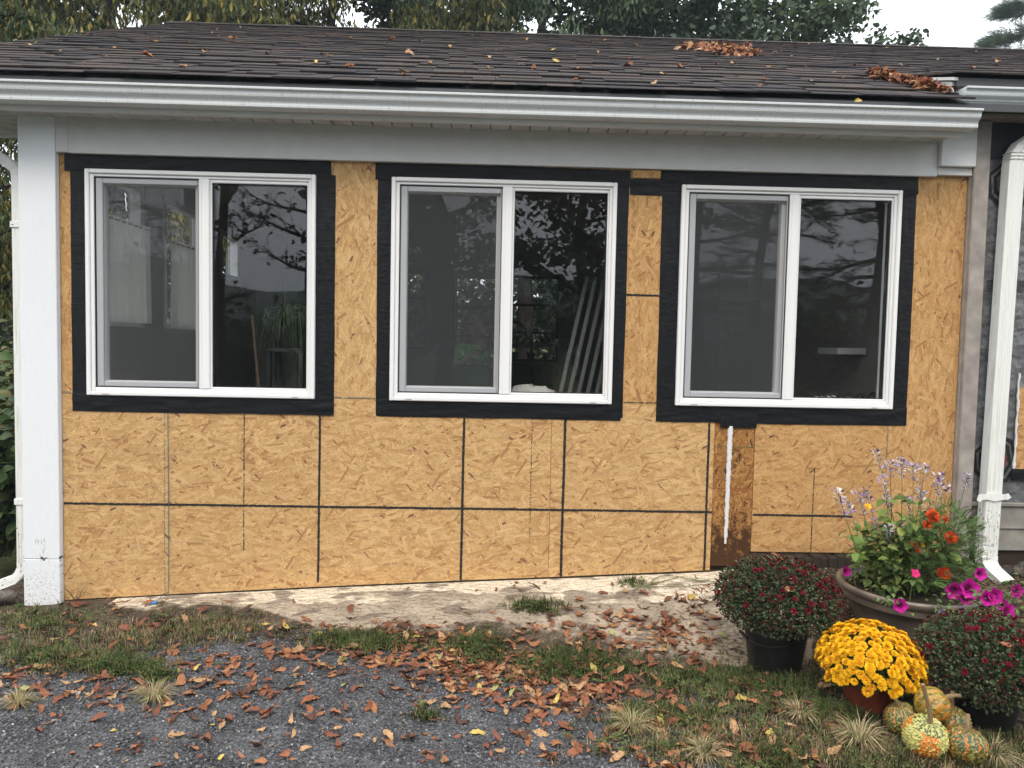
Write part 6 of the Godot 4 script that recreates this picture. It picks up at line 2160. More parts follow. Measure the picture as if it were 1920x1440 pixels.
func build_trees():
	var olive = [lin(0.095, 0.115, 0.035), lin(0.075, 0.095, 0.032), lin(0.12, 0.13, 0.04), lin(0.055, 0.075, 0.028), lin(0.30, 0.24, 0.05)]
	var green = [lin(0.065, 0.10, 0.04), lin(0.05, 0.085, 0.036), lin(0.085, 0.125, 0.05), lin(0.045, 0.07, 0.035)]
	var cool = [lin(0.07, 0.105, 0.06), lin(0.055, 0.09, 0.055), lin(0.09, 0.125, 0.07)]
	var gy = func(x, z): return land_y(x, z) - 0.05
	var G = "trees beyond the roof ridge"
	var bk = [
		["drooping_tree", "olive green drooping tree with yellowing leaves and three dark trunks", -5.6, -8.2, 11.0, 0.20, 3.6, 0.28, "droop", 46000, olive, 0.125],
		["drooping_tree", "olive drooping tree reaching past the end of the roof", -8.4, -7.0, 10.0, 0.17, 3.4, 0.22, "droop", 38000, olive, 0.125],
		["drooping_tree", "olive green drooping tree with a long crooked limb", -2.6, -9.0, 10.5, 0.18, 3.4, 0.30, "droop", 46000, olive, 0.125],
		["leafy_tree", "dense mid green tree behind the middle of the ridge", 0.6, -9.6, 10.5, 0.17, 3.2, 0.30, "droop", 44000, green, 0.125],
		["leafy_tree", "blue green rounded tree behind the right half of the ridge", 3.4, -10.6, 10.3, 0.16, 2.9, 0.35, "broad", 26000, cool, 0.12],
		["leafy_tree", "thinly leaved tree with sky between its branches", 5.8, -10.2, 9.0, 0.12, 2.3, 0.45, "broad", 5200, green, 0.13],
		["leafy_tree", "low bushy treetop showing beside the open sky", 7.6, -11.0, 7.9, 0.10, 1.7, 0.45, "broad", 4600, cool, 0.11],
		["hazy_pine", "pale hazy evergreen beyond the right end of the ridge", 16.6, -19.0, 14.6, 0.22, 3.8, 0.2, "needle", 12000, cool, 0.42],
		["drooping_tree", "olive tree filling the gap between the trunks and the ridge", -4.1, -11.5, 12.0, 0.16, 3.6, 0.25, "droop", 34000, olive, 0.13],
		["leafy_tree", "green tree set back behind the middle of the ridge", -0.9, -12.5, 12.5, 0.16, 3.6, 0.25, "broad", 24000, green, 0.13],
		["leafy_tree", "green tree set back behind the blue green one", 2.2, -13.0, 12.0, 0.16, 3.4, 0.25, "broad", 22000, green, 0.13],
		["leafy_tree", "tall tree standing clear of the house on the left", -12.5, -9.0, 11.0, 0.18, 3.4, 0.2, "droop", 9000, olive, 0.17],
		["leafy_tree", "bluish tree on the far right of the field", 21.0, -16.0, 12.0, 0.18, 4.0, 0.2, "broad", 6000, cool, 0.2]]
	for k in bk.size():
		var q = bk[k]
		var t = tree(q[0], q[1], Vector3(q[2], gy.call(q[2], q[3]), q[3]), q[4], q[5], q[6], q[7], q[8], q[9], q[10], 700 + k, G, q[11])
		if k == 0:
			var b = MB.new()
			for s in [[0.45, 0.10, 0.15], [-0.42, 0.12, -0.06], [0.85, 0.08, 0.22]]:
				b.tube([Vector3(s[0] * 0.5, 0, 0.1), Vector3(s[0] * 0.8, 3.2, 0.1), Vector3(s[0] + s[2], 6.6, 0.1), Vector3(s[0] + s[2] * 2.6, 10.0, 0.0)], [s[1] * 1.2, s[1], s[1] * 0.8, s[1] * 0.3], 8)
			obj(b, "trunk", M.bark, t)
	# greenery past the left corner
	var S = "shrubs past the left corner of the house"
	var shg = [lin(0.055, 0.10, 0.03), lin(0.075, 0.125, 0.04), lin(0.04, 0.075, 0.025), lin(0.095, 0.13, 0.045)]
	shrub("leafy_shrub", "large leaved dark shrub beside the left downspout", Vector3(-3.25, -0.06, -1.0), Vector3(0.55, 1.15, 0.5), 1500, 0.095, shg, 801, S)
	shrub("leafy_shrub", "taller paler shrub behind the left corner post", Vector3(-3.75, -0.1, -2.4), Vector3(0.8, 1.75, 0.7), 1500, 0.085, [lin(0.09, 0.12, 0.04), lin(0.12, 0.145, 0.05), lin(0.07, 0.10, 0.035), lin(0.16, 0.15, 0.06)], 802, S)
	shrub("leafy_shrub", "broad shrub further back along the side wall", Vector3(-4.7, -0.12, -4.2), Vector3(1.1, 1.9, 0.9), 1500, 0.09, shg, 803, S)
	shrub("leafy_shrub", "low wide shrub at the outer edge of the left yard", Vector3(-5.2, -0.12, -1.6), Vector3(1.2, 1.2, 0.9), 1300, 0.09, shg, 804, S)
	tree("young_tree", "slender leafy tree hanging over the left downspout", Vector3(-5.1, -0.12, -3.4), 5.6, 0.07, 1.5, 0.30, "droop", 9000, [lin(0.06, 0.095, 0.03), lin(0.045, 0.075, 0.025), lin(0.085, 0.11, 0.035), lin(0.25, 0.2, 0.05)], 805, "", 0.085)
	# hedgerow at the far edge of the back field, seen through the house and past its corner
	var hx = [-13.0, -8.5, -5.2, -2.4, -0.3, 2.0, 4.8, 8.4, 13.0]
	var hl = ["tangled hedge bush far left of the back field", "tall hedge bush left of the drooping trees", "dark hedge bush below the drooping trees", "hedge bush behind the narrow back window", "hedge bush behind the wide back window", "broad hedge bush behind the back window plants", "hedge bush below the thin tree", "low hedge bush below the open sky", "hedge bush at the right end of the back field"]
	for k in hx.size():
		var hz = -17.0 - 1.5 * sin(k * 2.3)
		shrub("hedge_bush", hl[k], Vector3(hx[k], gy.call(hx[k], hz) - 0.1, hz), Vector3(2.2, 4.6 + 0.6 * sin(k * 3.1), 1.3), 3400, 0.20, green, 830 + k, "hedge bushes beyond the back field")
	# the far side of the yard, which the glass mirrors
	var F = "trees across the driveway"
	var bark_ish = [lin(0.05, 0.075, 0.03), lin(0.04, 0.06, 0.028), lin(0.065, 0.085, 0.035)]
	var fr = [
		["bare_tree", "tall sparse tree with bare twigs across the driveway", -7.6, 15.0, 10.5, 0.22, 3.2, 0.28, "bare", 500, bark_ish, 0.14],
		["bare_tree", "forked bare tree close to the sparse tree", -6.3, 13.5, 10.0, 0.15, 2.8, 0.25, "bare", 260, bark_ish, 0.13],
		["bare_tree", "thin leaning bare tree across the driveway", -5.0, 16.5, 11.0, 0.16, 2.6, 0.3, "bare", 350, bark_ish, 0.14],
		["yard_tree", "dense dark tree facing the middle window", -1.2, 15.5, 9.5, 0.24, 3.8, 0.14, "broad", 9000, bark_ish, 0.19],
		["yard_tree", "broad dark tree across the driveway beside the pines", 2.6, 16.0, 9.0, 0.22, 3.4, 0.14, "broad", 6500, bark_ish, 0.19],
		["yard_pine", "tall thin pine with bare lower trunk across the driveway", 6.0, 17.0, 12.0, 0.17, 2.6, 0.22, "needle", 1500, bark_ish, 0.42],
		["yard_pine", "second thin pine across the driveway", 8.0, 18.0, 13.0, 0.17, 2.8, 0.22, "needle", 1500, bark_ish, 0.42],
		["yard_pine", "wide shaggy pine across the driveway", 10.8, 17.0, 12.0, 0.19, 3.0, 0.15, "needle", 2200, bark_ish, 0.42],
		["yard_tree", "round dark tree at the left end of the far side", -3.4, 21.0, 9.0, 0.2, 3.4, 0.15, "broad", 5000, bark_ish, 0.2]]
	var fx = [-15.0, -11.0, -7.4, -3.6, 0.4, 4.2, 8.0, 12.0, 16.0]
	for k in fx.size():
		var fz = 20.0 + 1.6 * sin(k * 1.9)
		shrub("roadside_bush", ["scrubby bush at the left end of the far roadside", "tall scrubby bush behind the sparse tree", "rounded bush between the two bare trees", "dense bush facing the first window", "broad bush facing the middle window", "bush between the dark tree and the pines", "bush below the thin pines", "bush below the shaggy pine", "bush at the right end of the far roadside"][k], Vector3(fx[k], gy.call(fx[k], fz) - 0.1, fz), Vector3(2.5, 3.6 + 0.9 * sin(k * 2.7), 1.3), 2600, 0.24, bark_ish, 860 + k, "bushes along the far roadside")
	for k in fr.size():
		var q = fr[k]
		tree(q[0], q[1], Vector3(q[2], gy.call(q[2], q[3]), q[3]), q[4], q[5], q[6], q[7], q[8], q[9], q[10], 750 + k, F, q[11])

# ---------------------------------------------------------------- the photographer, whom the middle window mirrors
func build_person():
	var at = Vector3(-0.15, land_y(0.0, 4.6), 4.50)
	var t = thing("person", "person in a green shirt and dark trousers holding up a phone with both hands", "person", at)
	# joints: a, b, radius at a, radius at b, colour (0 skin, 1 shirt, 2 trousers, 3 shoes)
	var bones = []
	for s in [-1.0, 1.0]:
		bones.append([Vector3(s * 0.10, 0.95, 0.0), Vector3(s * 0.105, 0.52, 0.01), 0.100, 0.066, 2])
		bones.append([Vector3(s * 0.105, 0.52, 0.01), Vector3(s * 0.11, 0.10, 0.03), 0.064, 0.045, 2])
		bones.append([Vector3(s * 0.11, 0.055, 0.03), Vector3(s * 0.13, 0.045, -0.15), 0.046, 0.040, 3])
		bones.append([Vector3(s * 0.19, 1.45, 0.0), Vector3(s * 0.235, 1.24, -0.12), 0.062, 0.050, 1])
		bones.append([Vector3(s * 0.235, 1.24, -0.12), Vector3(s * 0.07 + 0.15, 1.47, -0.36), 0.044, 0.030, 0])
	bones.append([Vector3(0, 0.98, 0), Vector3(0, 1.15, 0), 0.145, 0.135, 1])
	bones.append([Vector3(0, 1.15, 0), Vector3(0, 1.36, 0), 0.135, 0.150, 1])
	bones.append([Vector3(-0.12, 1.42, 0), Vector3(0.12, 1.42, 0), 0.085, 0.085, 1])
	bones.append([Vector3(0, 1.46, 0), Vector3(0, 1.60, -0.015), 0.056, 0.054, 0])
	bones.append([Vector3(0, 1.655, -0.02), Vector3(0, 1.735, -0.01), 0.078, 0.092, 0])
	bones.append([Vector3(0, 1.655, -0.095), Vector3(0, 1.685, -0.090), 0.014, 0.010, 0])
	for s in [-1.0, 1.0]: bones.append([Vector3(s * 0.088, 1.67, 0.0), Vector3(s * 0.09, 1.70, 0.005), 0.014, 0.016, 0])
	var paint = [lin(0.42, 0.26, 0.19), lin(0.13, 0.50, 0.16), lin(0.02, 0.022, 0.03), lin(0.03, 0.03, 0.03)]
	var cell = 0.018
	var lo = Vector3(-0.36, -0.02, -0.46)
	var dim = Vector3i(42, 105, 38)
	var field = PackedFloat32Array()
	field.resize(dim.x * dim.y * dim.z)
	field.fill(0.2)
	for q in bones:
		var a: Vector3 = q[0]
		var ab: Vector3 = q[1] - a
		var l2 = ab.length_squared()
		var reach = maxf(q[2], q[3]) + 0.06
		var b0 = ((a.min(q[1]) - Vector3.ONE * reach - lo) / cell).floor()
		var b1 = ((a.max(q[1]) + Vector3.ONE * reach - lo) / cell).ceil()
		for z in range(maxi(0, int(b0.z)), mini(dim.z, int(b1.z) + 1)):
			for y in range(maxi(0, int(b0.y)), mini(dim.y, int(b1.y) + 1)):
				for x in range(maxi(0, int(b0.x)), mini(dim.x, int(b1.x) + 1)):
					var p = lo + Vector3(x, y, z) * cell
					var f = clampf((p - a).dot(ab) / l2, 0.0, 1.0)
					var d = p.distance_to(a + ab * f) - lerpf(q[2], q[3], f)
					var i = (z * dim.y + y) * dim.x + x
					var h = clampf(0.5 + 0.5 * (field[i] - d) / 0.035, 0.0, 1.0)
					field[i] = lerpf(field[i], d, h) - 0.035 * h * (1.0 - h)
	var mb = MB.new()
	var ids = {}
	for z in dim.z - 1:
		for y in dim.y - 1:
			for x in dim.x - 1:
				var i = (z * dim.y + y) * dim.x + x
				var inside = 0
				var sum = Vector3.ZERO
				var crossed = 0
				var corner = [0, 1, dim.x, dim.x + 1, dim.x * dim.y, dim.x * dim.y + 1, dim.x * dim.y + dim.x, dim.x * dim.y + dim.x + 1]
				for k in 8:
					if field[i + corner[k]] < 0.0: inside += 1
				if inside == 0 or inside == 8: continue
				for e in [[0, 1], [2, 3], [4, 5], [6, 7], [0, 2], [1, 3], [4, 6], [5, 7], [0, 4], [1, 5], [2, 6], [3, 7]]:
					var fa = field[i + corner[e[0]]]
					var fb = field[i + corner[e[1]]]
					if (fa < 0.0) != (fb < 0.0):
						var pa = Vector3(e[0] & 1, (e[0] >> 1) & 1, e[0] >> 2)
						var pb = Vector3(e[1] & 1, (e[1] >> 1) & 1, e[1] >> 2)
						sum += pa.lerp(pb, fa / (fa - fb))
						crossed += 1
				var p = lo + (Vector3(x, y, z) + sum / crossed) * cell
				var best = 9.0
				var c = 0
				for q in bones:
					var ab: Vector3 = q[1] - q[0]
					var f = clampf((p - q[0]).dot(ab) / ab.length_squared(), 0.0, 1.0)
					var d = p.distance_to(q[0] + ab * f) - lerpf(q[2], q[3], f)
					if d < best: best = d; c = q[4]
				mb.col = paint[c]
				ids[i] = mb.put(p, Vector3.UP)
	for i in ids:
		var x = i % dim.x
		var y = (i / dim.x) % dim.y
		var z = i / (dim.x * dim.y)
		if x == 0 or y == 0 or z == 0: continue
		for e in [[1, dim.x, dim.x * dim.y, Vector3.RIGHT], [dim.x, dim.x * dim.y, 1, Vector3.UP], [dim.x * dim.y, 1, dim.x, Vector3.BACK]]:
			if (field[i] < 0.0) == (field[i + e[0]] < 0.0): continue
			var q = [i, i - e[1], i - e[1] - e[2], i - e[2]]
			if not (ids.has(q[1]) and ids.has(q[2]) and ids.has(q[3])): continue
			var out = e[3] if field[i] < 0.0 else -e[3]
			mb.tri(ids[q[0]], ids[q[1]], ids[q[2]], out)
			mb.tri(ids[q[0]], ids[q[2]], ids[q[3]], out)
	mb.smooth()
	# hands closed on the edges of the phone
	mb.col = paint[0]
	for s in [-1.0, 1.0]:
		var palm = Vector3(0.15 + s * 0.086, 1.475, -0.385)
		mb.tube([Vector3(s * 0.07 + 0.15, 1.465, -0.355), palm, palm + Vector3(0, 0.045, -0.004)], [0.026, 0.030, 0.020], 10, true, 0.6)
		for k in 4:
			var b = palm + Vector3(0.0, 0.046 - k * 0.019, -0.006)
			mb.tube([b, b + Vector3(s * 0.004, 0.004, -0.034 + k * 0.003), b + Vector3(-s * 0.018, 0.005, -0.046 + k * 0.004), b + Vector3(-s * 0.040, 0.003, -0.044 + k * 0.004)], [0.0095, 0.009, 0.0085, 0.007], 7)
		mb.tube([palm + Vector3(-s * 0.006, -0.012, 0.012), palm + Vector3(-s * 0.024, 0.014, 0.016), palm + Vector3(-s * 0.040, 0.034, 0.008)], [0.011, 0.010, 0.008], 7)
	# eyes and mouth
	for s in [-1.0, 1.0]:
		mb.col = lin(0.05, 0.035, 0.03)
		mb.tube([Vector3(s * 0.030 - 0.008, 1.700, -0.098), Vector3(s * 0.030 + 0.008, 1.700, -0.098)], [0.006, 0.006], 6)
	mb.col = lin(0.28, 0.12, 0.10)
	mb.tube([Vector3(-0.020, 1.628, -0.090), Vector3(0.0, 1.626, -0.096), Vector3(0.020, 1.628, -0.090)], [0.004, 0.005, 0.004], 6)
	obj(mb, "body", vmat(0.8, 0.3), t, true)
	var hb = MB.new()
	hb.lathe([Vector2(0.001, 0.118), Vector2(0.05, 0.108), Vector2(0.086, 0.075), Vector2(0.101, 0.03), Vector2(0.099, -0.005), Vector2(0.092, -0.02)], 24, Vector3(0, 1.725, 0.004))
	obj(hb, "hair", mat(lin(0.03, 0.02, 0.014), 0.7), t)
	var ph = thing("phone", "black phone held up by the person in the green shirt", "phone", at + Vector3(0.15, 1.475, -0.418))
	var pb = MB.new()
	pb.box(Vector3.ZERO, Vector3(0.148, 0.072, 0.008), 0.003)
	obj(pb, "case", M.black_iron, ph)

# ---------------------------------------------------------------- things in the room and small things outside
func build_room_things():
	rng.seed = 901
	for q in [[-1.06, -0.46, 2.13, 1.49, "white gathered cafe curtain nearest the corner post"], [-2.08, -1.42, 2.10, 1.47, "white pleated cafe curtain beside the door casing"]]:
		var t = thing("cafe_curtain", q[4], "curtain", Vector3(-2.29, q[3], (q[0] + q[1]) * 0.5), "cafe curtains on the side wall")
		var b = MB.new()
		var n = 80
		var hgt = q[2] - q[3]
		for k in n + 1:
			var z = lerpf(q[0], q[1], float(k) / n) - t.position.z
			for j in 4:
				var f = j / 3.0
				b.put(Vector3(sin(k * 0.62 + noise_a.get_noise_1d(k * 9.0) * 2.0) * lerpf(0.010, 0.022, 1.0 - f), f * hgt, z), Vector3(1, 0, 0))
		for k in n:
			for j in 3:
				var a = k * 4 + j
				b.tri(a, a + 4, a + 5, Vector3(1, 0, 0)); b.tri(a, a + 5, a + 1, Vector3(1, 0, 0))
		b.smooth()
		obj(b, "cloth", M.curtain, t)
		var r = MB.new()
		r.tube([Vector3(0, hgt - 0.02, q[0] - t.position.z - 0.04), Vector3(0, hgt - 0.02, q[1] - t.position.z + 0.04)], [0.006, 0.006], 7)
		obj(r, "rod", M.handle_wood, t)
	# plant stand and the spider plant on it
	var st = thing("plant_stand", "tall dark wooden plant stand just inside the first window", "stand", Vector3(-1.21, 0.25, -0.5))
	var tp = MB.new()
	tp.span(-0.115, 0.115, 1.075, 1.10, -0.115, 0.115, 0.006)
	obj(tp, "top", M.black_iron, st)
	for sx in [-1, 1]:
		for sz in [-1, 1]:
			var lg = MB.new()
			lg.span(sx * 0.095 - 0.014, sx * 0.095 + 0.014, 0.0, 1.0745, sz * 0.095 - 0.014, sz * 0.095 + 0.014, 0.003)
			obj(lg, "leg", M.black_iron, st)
	var sp = thing("spider_plant", "arching spider plant in a dark pot on the plant stand", "potted plant", Vector3(-1.21, 1.3505, -0.5))
	obj(pot_mesh(0.06, 0.085, 0.12, 0.003, 24), "pot", M.black_iron, sp)
	var lb = MB.new()
	for k in 120:
		var a = rr(0, TAU)
		var r = rr(0.09, 0.19)
		var top = rr(0.18, 0.27)
		var drop = rr(-0.10, 0.16)
		lb.col = pick([lin(0.03, 0.055, 0.02), lin(0.045, 0.075, 0.025), lin(0.07, 0.10, 0.04)])
		lb.tube([Vector3(0, 0.11, 0), Vector3(cos(a) * r * 0.35, top, sin(a) * r * 0.35), Vector3(cos(a) * r * 0.8, top * 0.9, sin(a) * r * 0.8), Vector3(cos(a) * r, drop, sin(a) * r)], [0.004, 0.005, 0.004, 0.001], 4, false)
	tag(obj(lb, "leaves", M.leafmass, sp, true), "", "", "", "stuff")
	var br = thing("broom", "broom handle leaning beside the plant stand", "broom", Vector3(-1.30, 0.25, -0.42))
	var bb = MB.new()
	bb.tube([Vector3(0, 0.14, 0), Vector3(-0.20, 1.30, -0.30)], [0.011, 0.011], 8)
	obj(bb, "handle", M.handle_wood, br)
	var bh = MB.new()
	bh.span(-0.12, 0.12, 0.0, 0.15, -0.025, 0.025, 0.01)
	obj(bh, "bristles", M.handle_wood, br)
	# pale trim strips leaning behind the middle window
	for k in 5:
		var t = thing("trim_strip", "pale plastic trim strip leaning inside the middle window", "strip", Vector3(0.33 + k * 0.055, 0.25, -0.27), "trim strips leaning in the room")
		var b = MB.new()
		b.box(Vector3(0.16 / 1.0 * 0.5, 0.80, -0.16), Vector3(0.024, 1.62, 0.006), 0.001, Basis.from_euler(Vector3(-0.19, 0, -0.22)))
		obj(b, "strip", M.strip_clear, t)
	for q in [["crumpled white plastic bag below the leaning trim strips", Vector3(0.23, 1.02, -0.30), Vector3(0.18, 0.14, 0.10), 911], ["crumpled pale bag tied with dark cord inside the third window", Vector3(2.03, 1.00, -0.30), Vector3(0.25, 0.13, 0.12), 912]]:
		var b = MB.new()
		rng.seed = q[3]
		var rows = []
		for k in 13:
			var row = []
			for j in 24:
				var e = PI * k / 12.0
				var a = TAU * j / 24.0
				var d = Vector3(sin(e) * cos(a), cos(e), sin(e) * sin(a))
				var w = 1.0 + 0.30 * noise_b.get_noise_3dv(d * 160.0 + Vector3(q[3], 0, 0)) + 0.12 * noise_b.get_noise_3dv(d * 600.0)
				row.append(b.put(d * q[2] * w, d))
			rows.append(row)
		for k in 12:
			for j in 24:
				var j2 = (j + 1) % 24
				b.tri(rows[k][j], rows[k][j2], rows[k + 1][j2], b.v[rows[k][j]]); b.tri(rows[k][j], rows[k + 1][j2], rows[k + 1][j], b.v[rows[k][j]])
		b.smooth()
		var t = thing("plastic_bag", q[0], "bag", q[1])
		obj(b, "bag", M.bag, t)
		if q[3] == 912:
			var cb = MB.new()
			for k in 9:
				var pts = []
				var rad = []
				for i in 8:
					pts.append(Vector3(lerpf(-0.22, 0.24, i / 7.0), 0.10 + 0.05 * sin(i * 1.7 + k * 2.0) + k * 0.003, 0.10 + 0.02 * cos(i + k)))
					rad.append(0.004)
				cb.tube(pts, rad, 5)
			obj(cb, "cord", M.black_iron, t)
		var tb = thing("work_table", "plain dark work table inside the %s window" % ("middle" if q[3] == 911 else "third"), "table", Vector3(q[1].x, 0.25, q[1].z - 0.06))
		var top = MB.new()
		var ty = q[1].y - q[2].y * 0.80 - 0.25
		top.span(-0.34, 0.34, ty - 0.03, ty, -0.16, 0.16, 0.003)
		obj(top, "top", M.wood_dark, tb)
		for sx in [-1, 1]:
			for sz in [-1, 1]:
				var lg = MB.new()
				lg.span(sx * 0.31 - 0.02, sx * 0.31 + 0.02, 0.0, ty - 0.0305, sz * 0.13 - 0.02, sz * 0.13 + 0.02, 0.002)
				obj(lg, "leg", M.wood_dark, tb)
	var wb = thing("wall_shelf", "short white shelf on the room wall behind the third window", "shelf", Vector3(2.36, 1.40, -0.93))
	var sb = MB.new()
	sb.box(Vector3.ZERO, Vector3(0.19, 0.042, 0.30), 0.003)
	obj(sb, "board", M.paint_in, wb)
	var pf = thing("picture_frame", "small pale framed picture on the far wall seen through the third window", "picture", Vector3(2.448, 2.02, -2.9))
	var p2 = MB.new()
	p2.box(Vector3.ZERO, Vector3(0.02, 0.36, 0.26), 0.004)
	obj(p2, "frame", M.bag, pf)
	# dark chair and potted silhouettes at the back windows
	var ch = thing("metal_chair", "black metal chair with a rounded back in the room", "chair", Vector3(0.18, 0.25, -2.6))
	var cb2 = MB.new()
	cb2.span(-0.22, 0.22, 0.43, 0.46, -0.22, 0.22, 0.01)
	obj(cb2, "seat", M.black_iron, ch)
	for sx in [-1, 1]:
		for sz in [-1, 1]:
			var lg = MB.new()
			lg.tube([Vector3(sx * 0.2, 0, sz * 0.2), Vector3(sx * 0.19, 0.43, sz * 0.19)], [0.012, 0.012], 7)
			obj(lg, "leg", M.black_iron, ch)
	var bkb = MB.new()
	var arc = []
	var rad3 = []
	for k in 17:
		var a = PI * k / 16.0
		arc.append(Vector3(-cos(a) * 0.2, 0.46 + (0.9 if k > 0 and k < 16 else 0.0) * 1.0 - (1.0 - sin(a)) * 0.22 * (1.0 if k > 0 and k < 16 else 0.0), -0.2))
		rad3.append(0.014)
	bkb.tube(arc, rad3, 7)
	obj(bkb, "backrest", M.black_iron, ch)
	rng.seed = 920
	for k in 3:
		var x = 0.36 + k * 0.24
		var pt = thing("house_plant", "dark potted plant on the back window sill", "potted plant", Vector3(x, 1.19, -7.0), "plants on the back window sill")
		obj(pot_mesh(0.05, 0.07, 0.10, 0.003, 20), "pot", M.black_iron, pt)
		var xf = []
		var cols = []
		for i in 90:
			var d = Vector3(rr(-1, 1), rr(0.0, 1.0), rr(-1, 1)).normalized()
			xf.append(Transform3D(aim(d, rr(-1, 1)).scaled(Vector3(0.07, 0.07, 0.07)), Vector3(0, 0.16, 0) + d * rr(0.02, 0.16) * Vector3(1, 1.5, 1)))
			cols.append(lin(0.02, 0.035, 0.015))
		tag(many(small_leaf(), xf, cols, "foliage", M.leafmass, pt), "", "", "", "stuff")

func rock(at: Vector3, s: Vector3, m: Material, label: String, seed_: int, turn: float):
	rng.seed = seed_
	var b = MB.new()
	var rows = []
	for k in 15:
		var row = []
		for j in 22:
			var e = PI * k / 14.0
			var a = TAU * j / 22.0
			var d = Vector3(sin(e) * cos(a), cos(e), sin(e) * sin(a))
			var w = 1.0 + 0.22 * noise_b.get_noise_3dv(d * 90.0 + Vector3(seed_ * 13.0, 0, 0)) + 0.05 * noise_b.get_noise_3dv(d * 400.0)
			var p = d * w
			p = Vector3(clampf(p.x, -0.92, 0.92), clampf(p.y, -0.8, 0.85), clampf(p.z, -0.9, 0.9))
			row.append(b.put(p * s, d))
		rows.append(row)
	for k in 14:
		for j in 22:
			var j2 = (j + 1) % 22
			b.tri(rows[k][j], rows[k][j2], rows[k + 1][j2], b.v[rows[k][j]]); b.tri(rows[k][j], rows[k + 1][j2], rows[k + 1][j], b.v[rows[k][j]])
	b.smooth()
	var o = obj(b, "rock", m)
	o.position = at
	o.rotation.y = turn
	tag(o, label, "rock", "rocks at the foot of the downspouts")

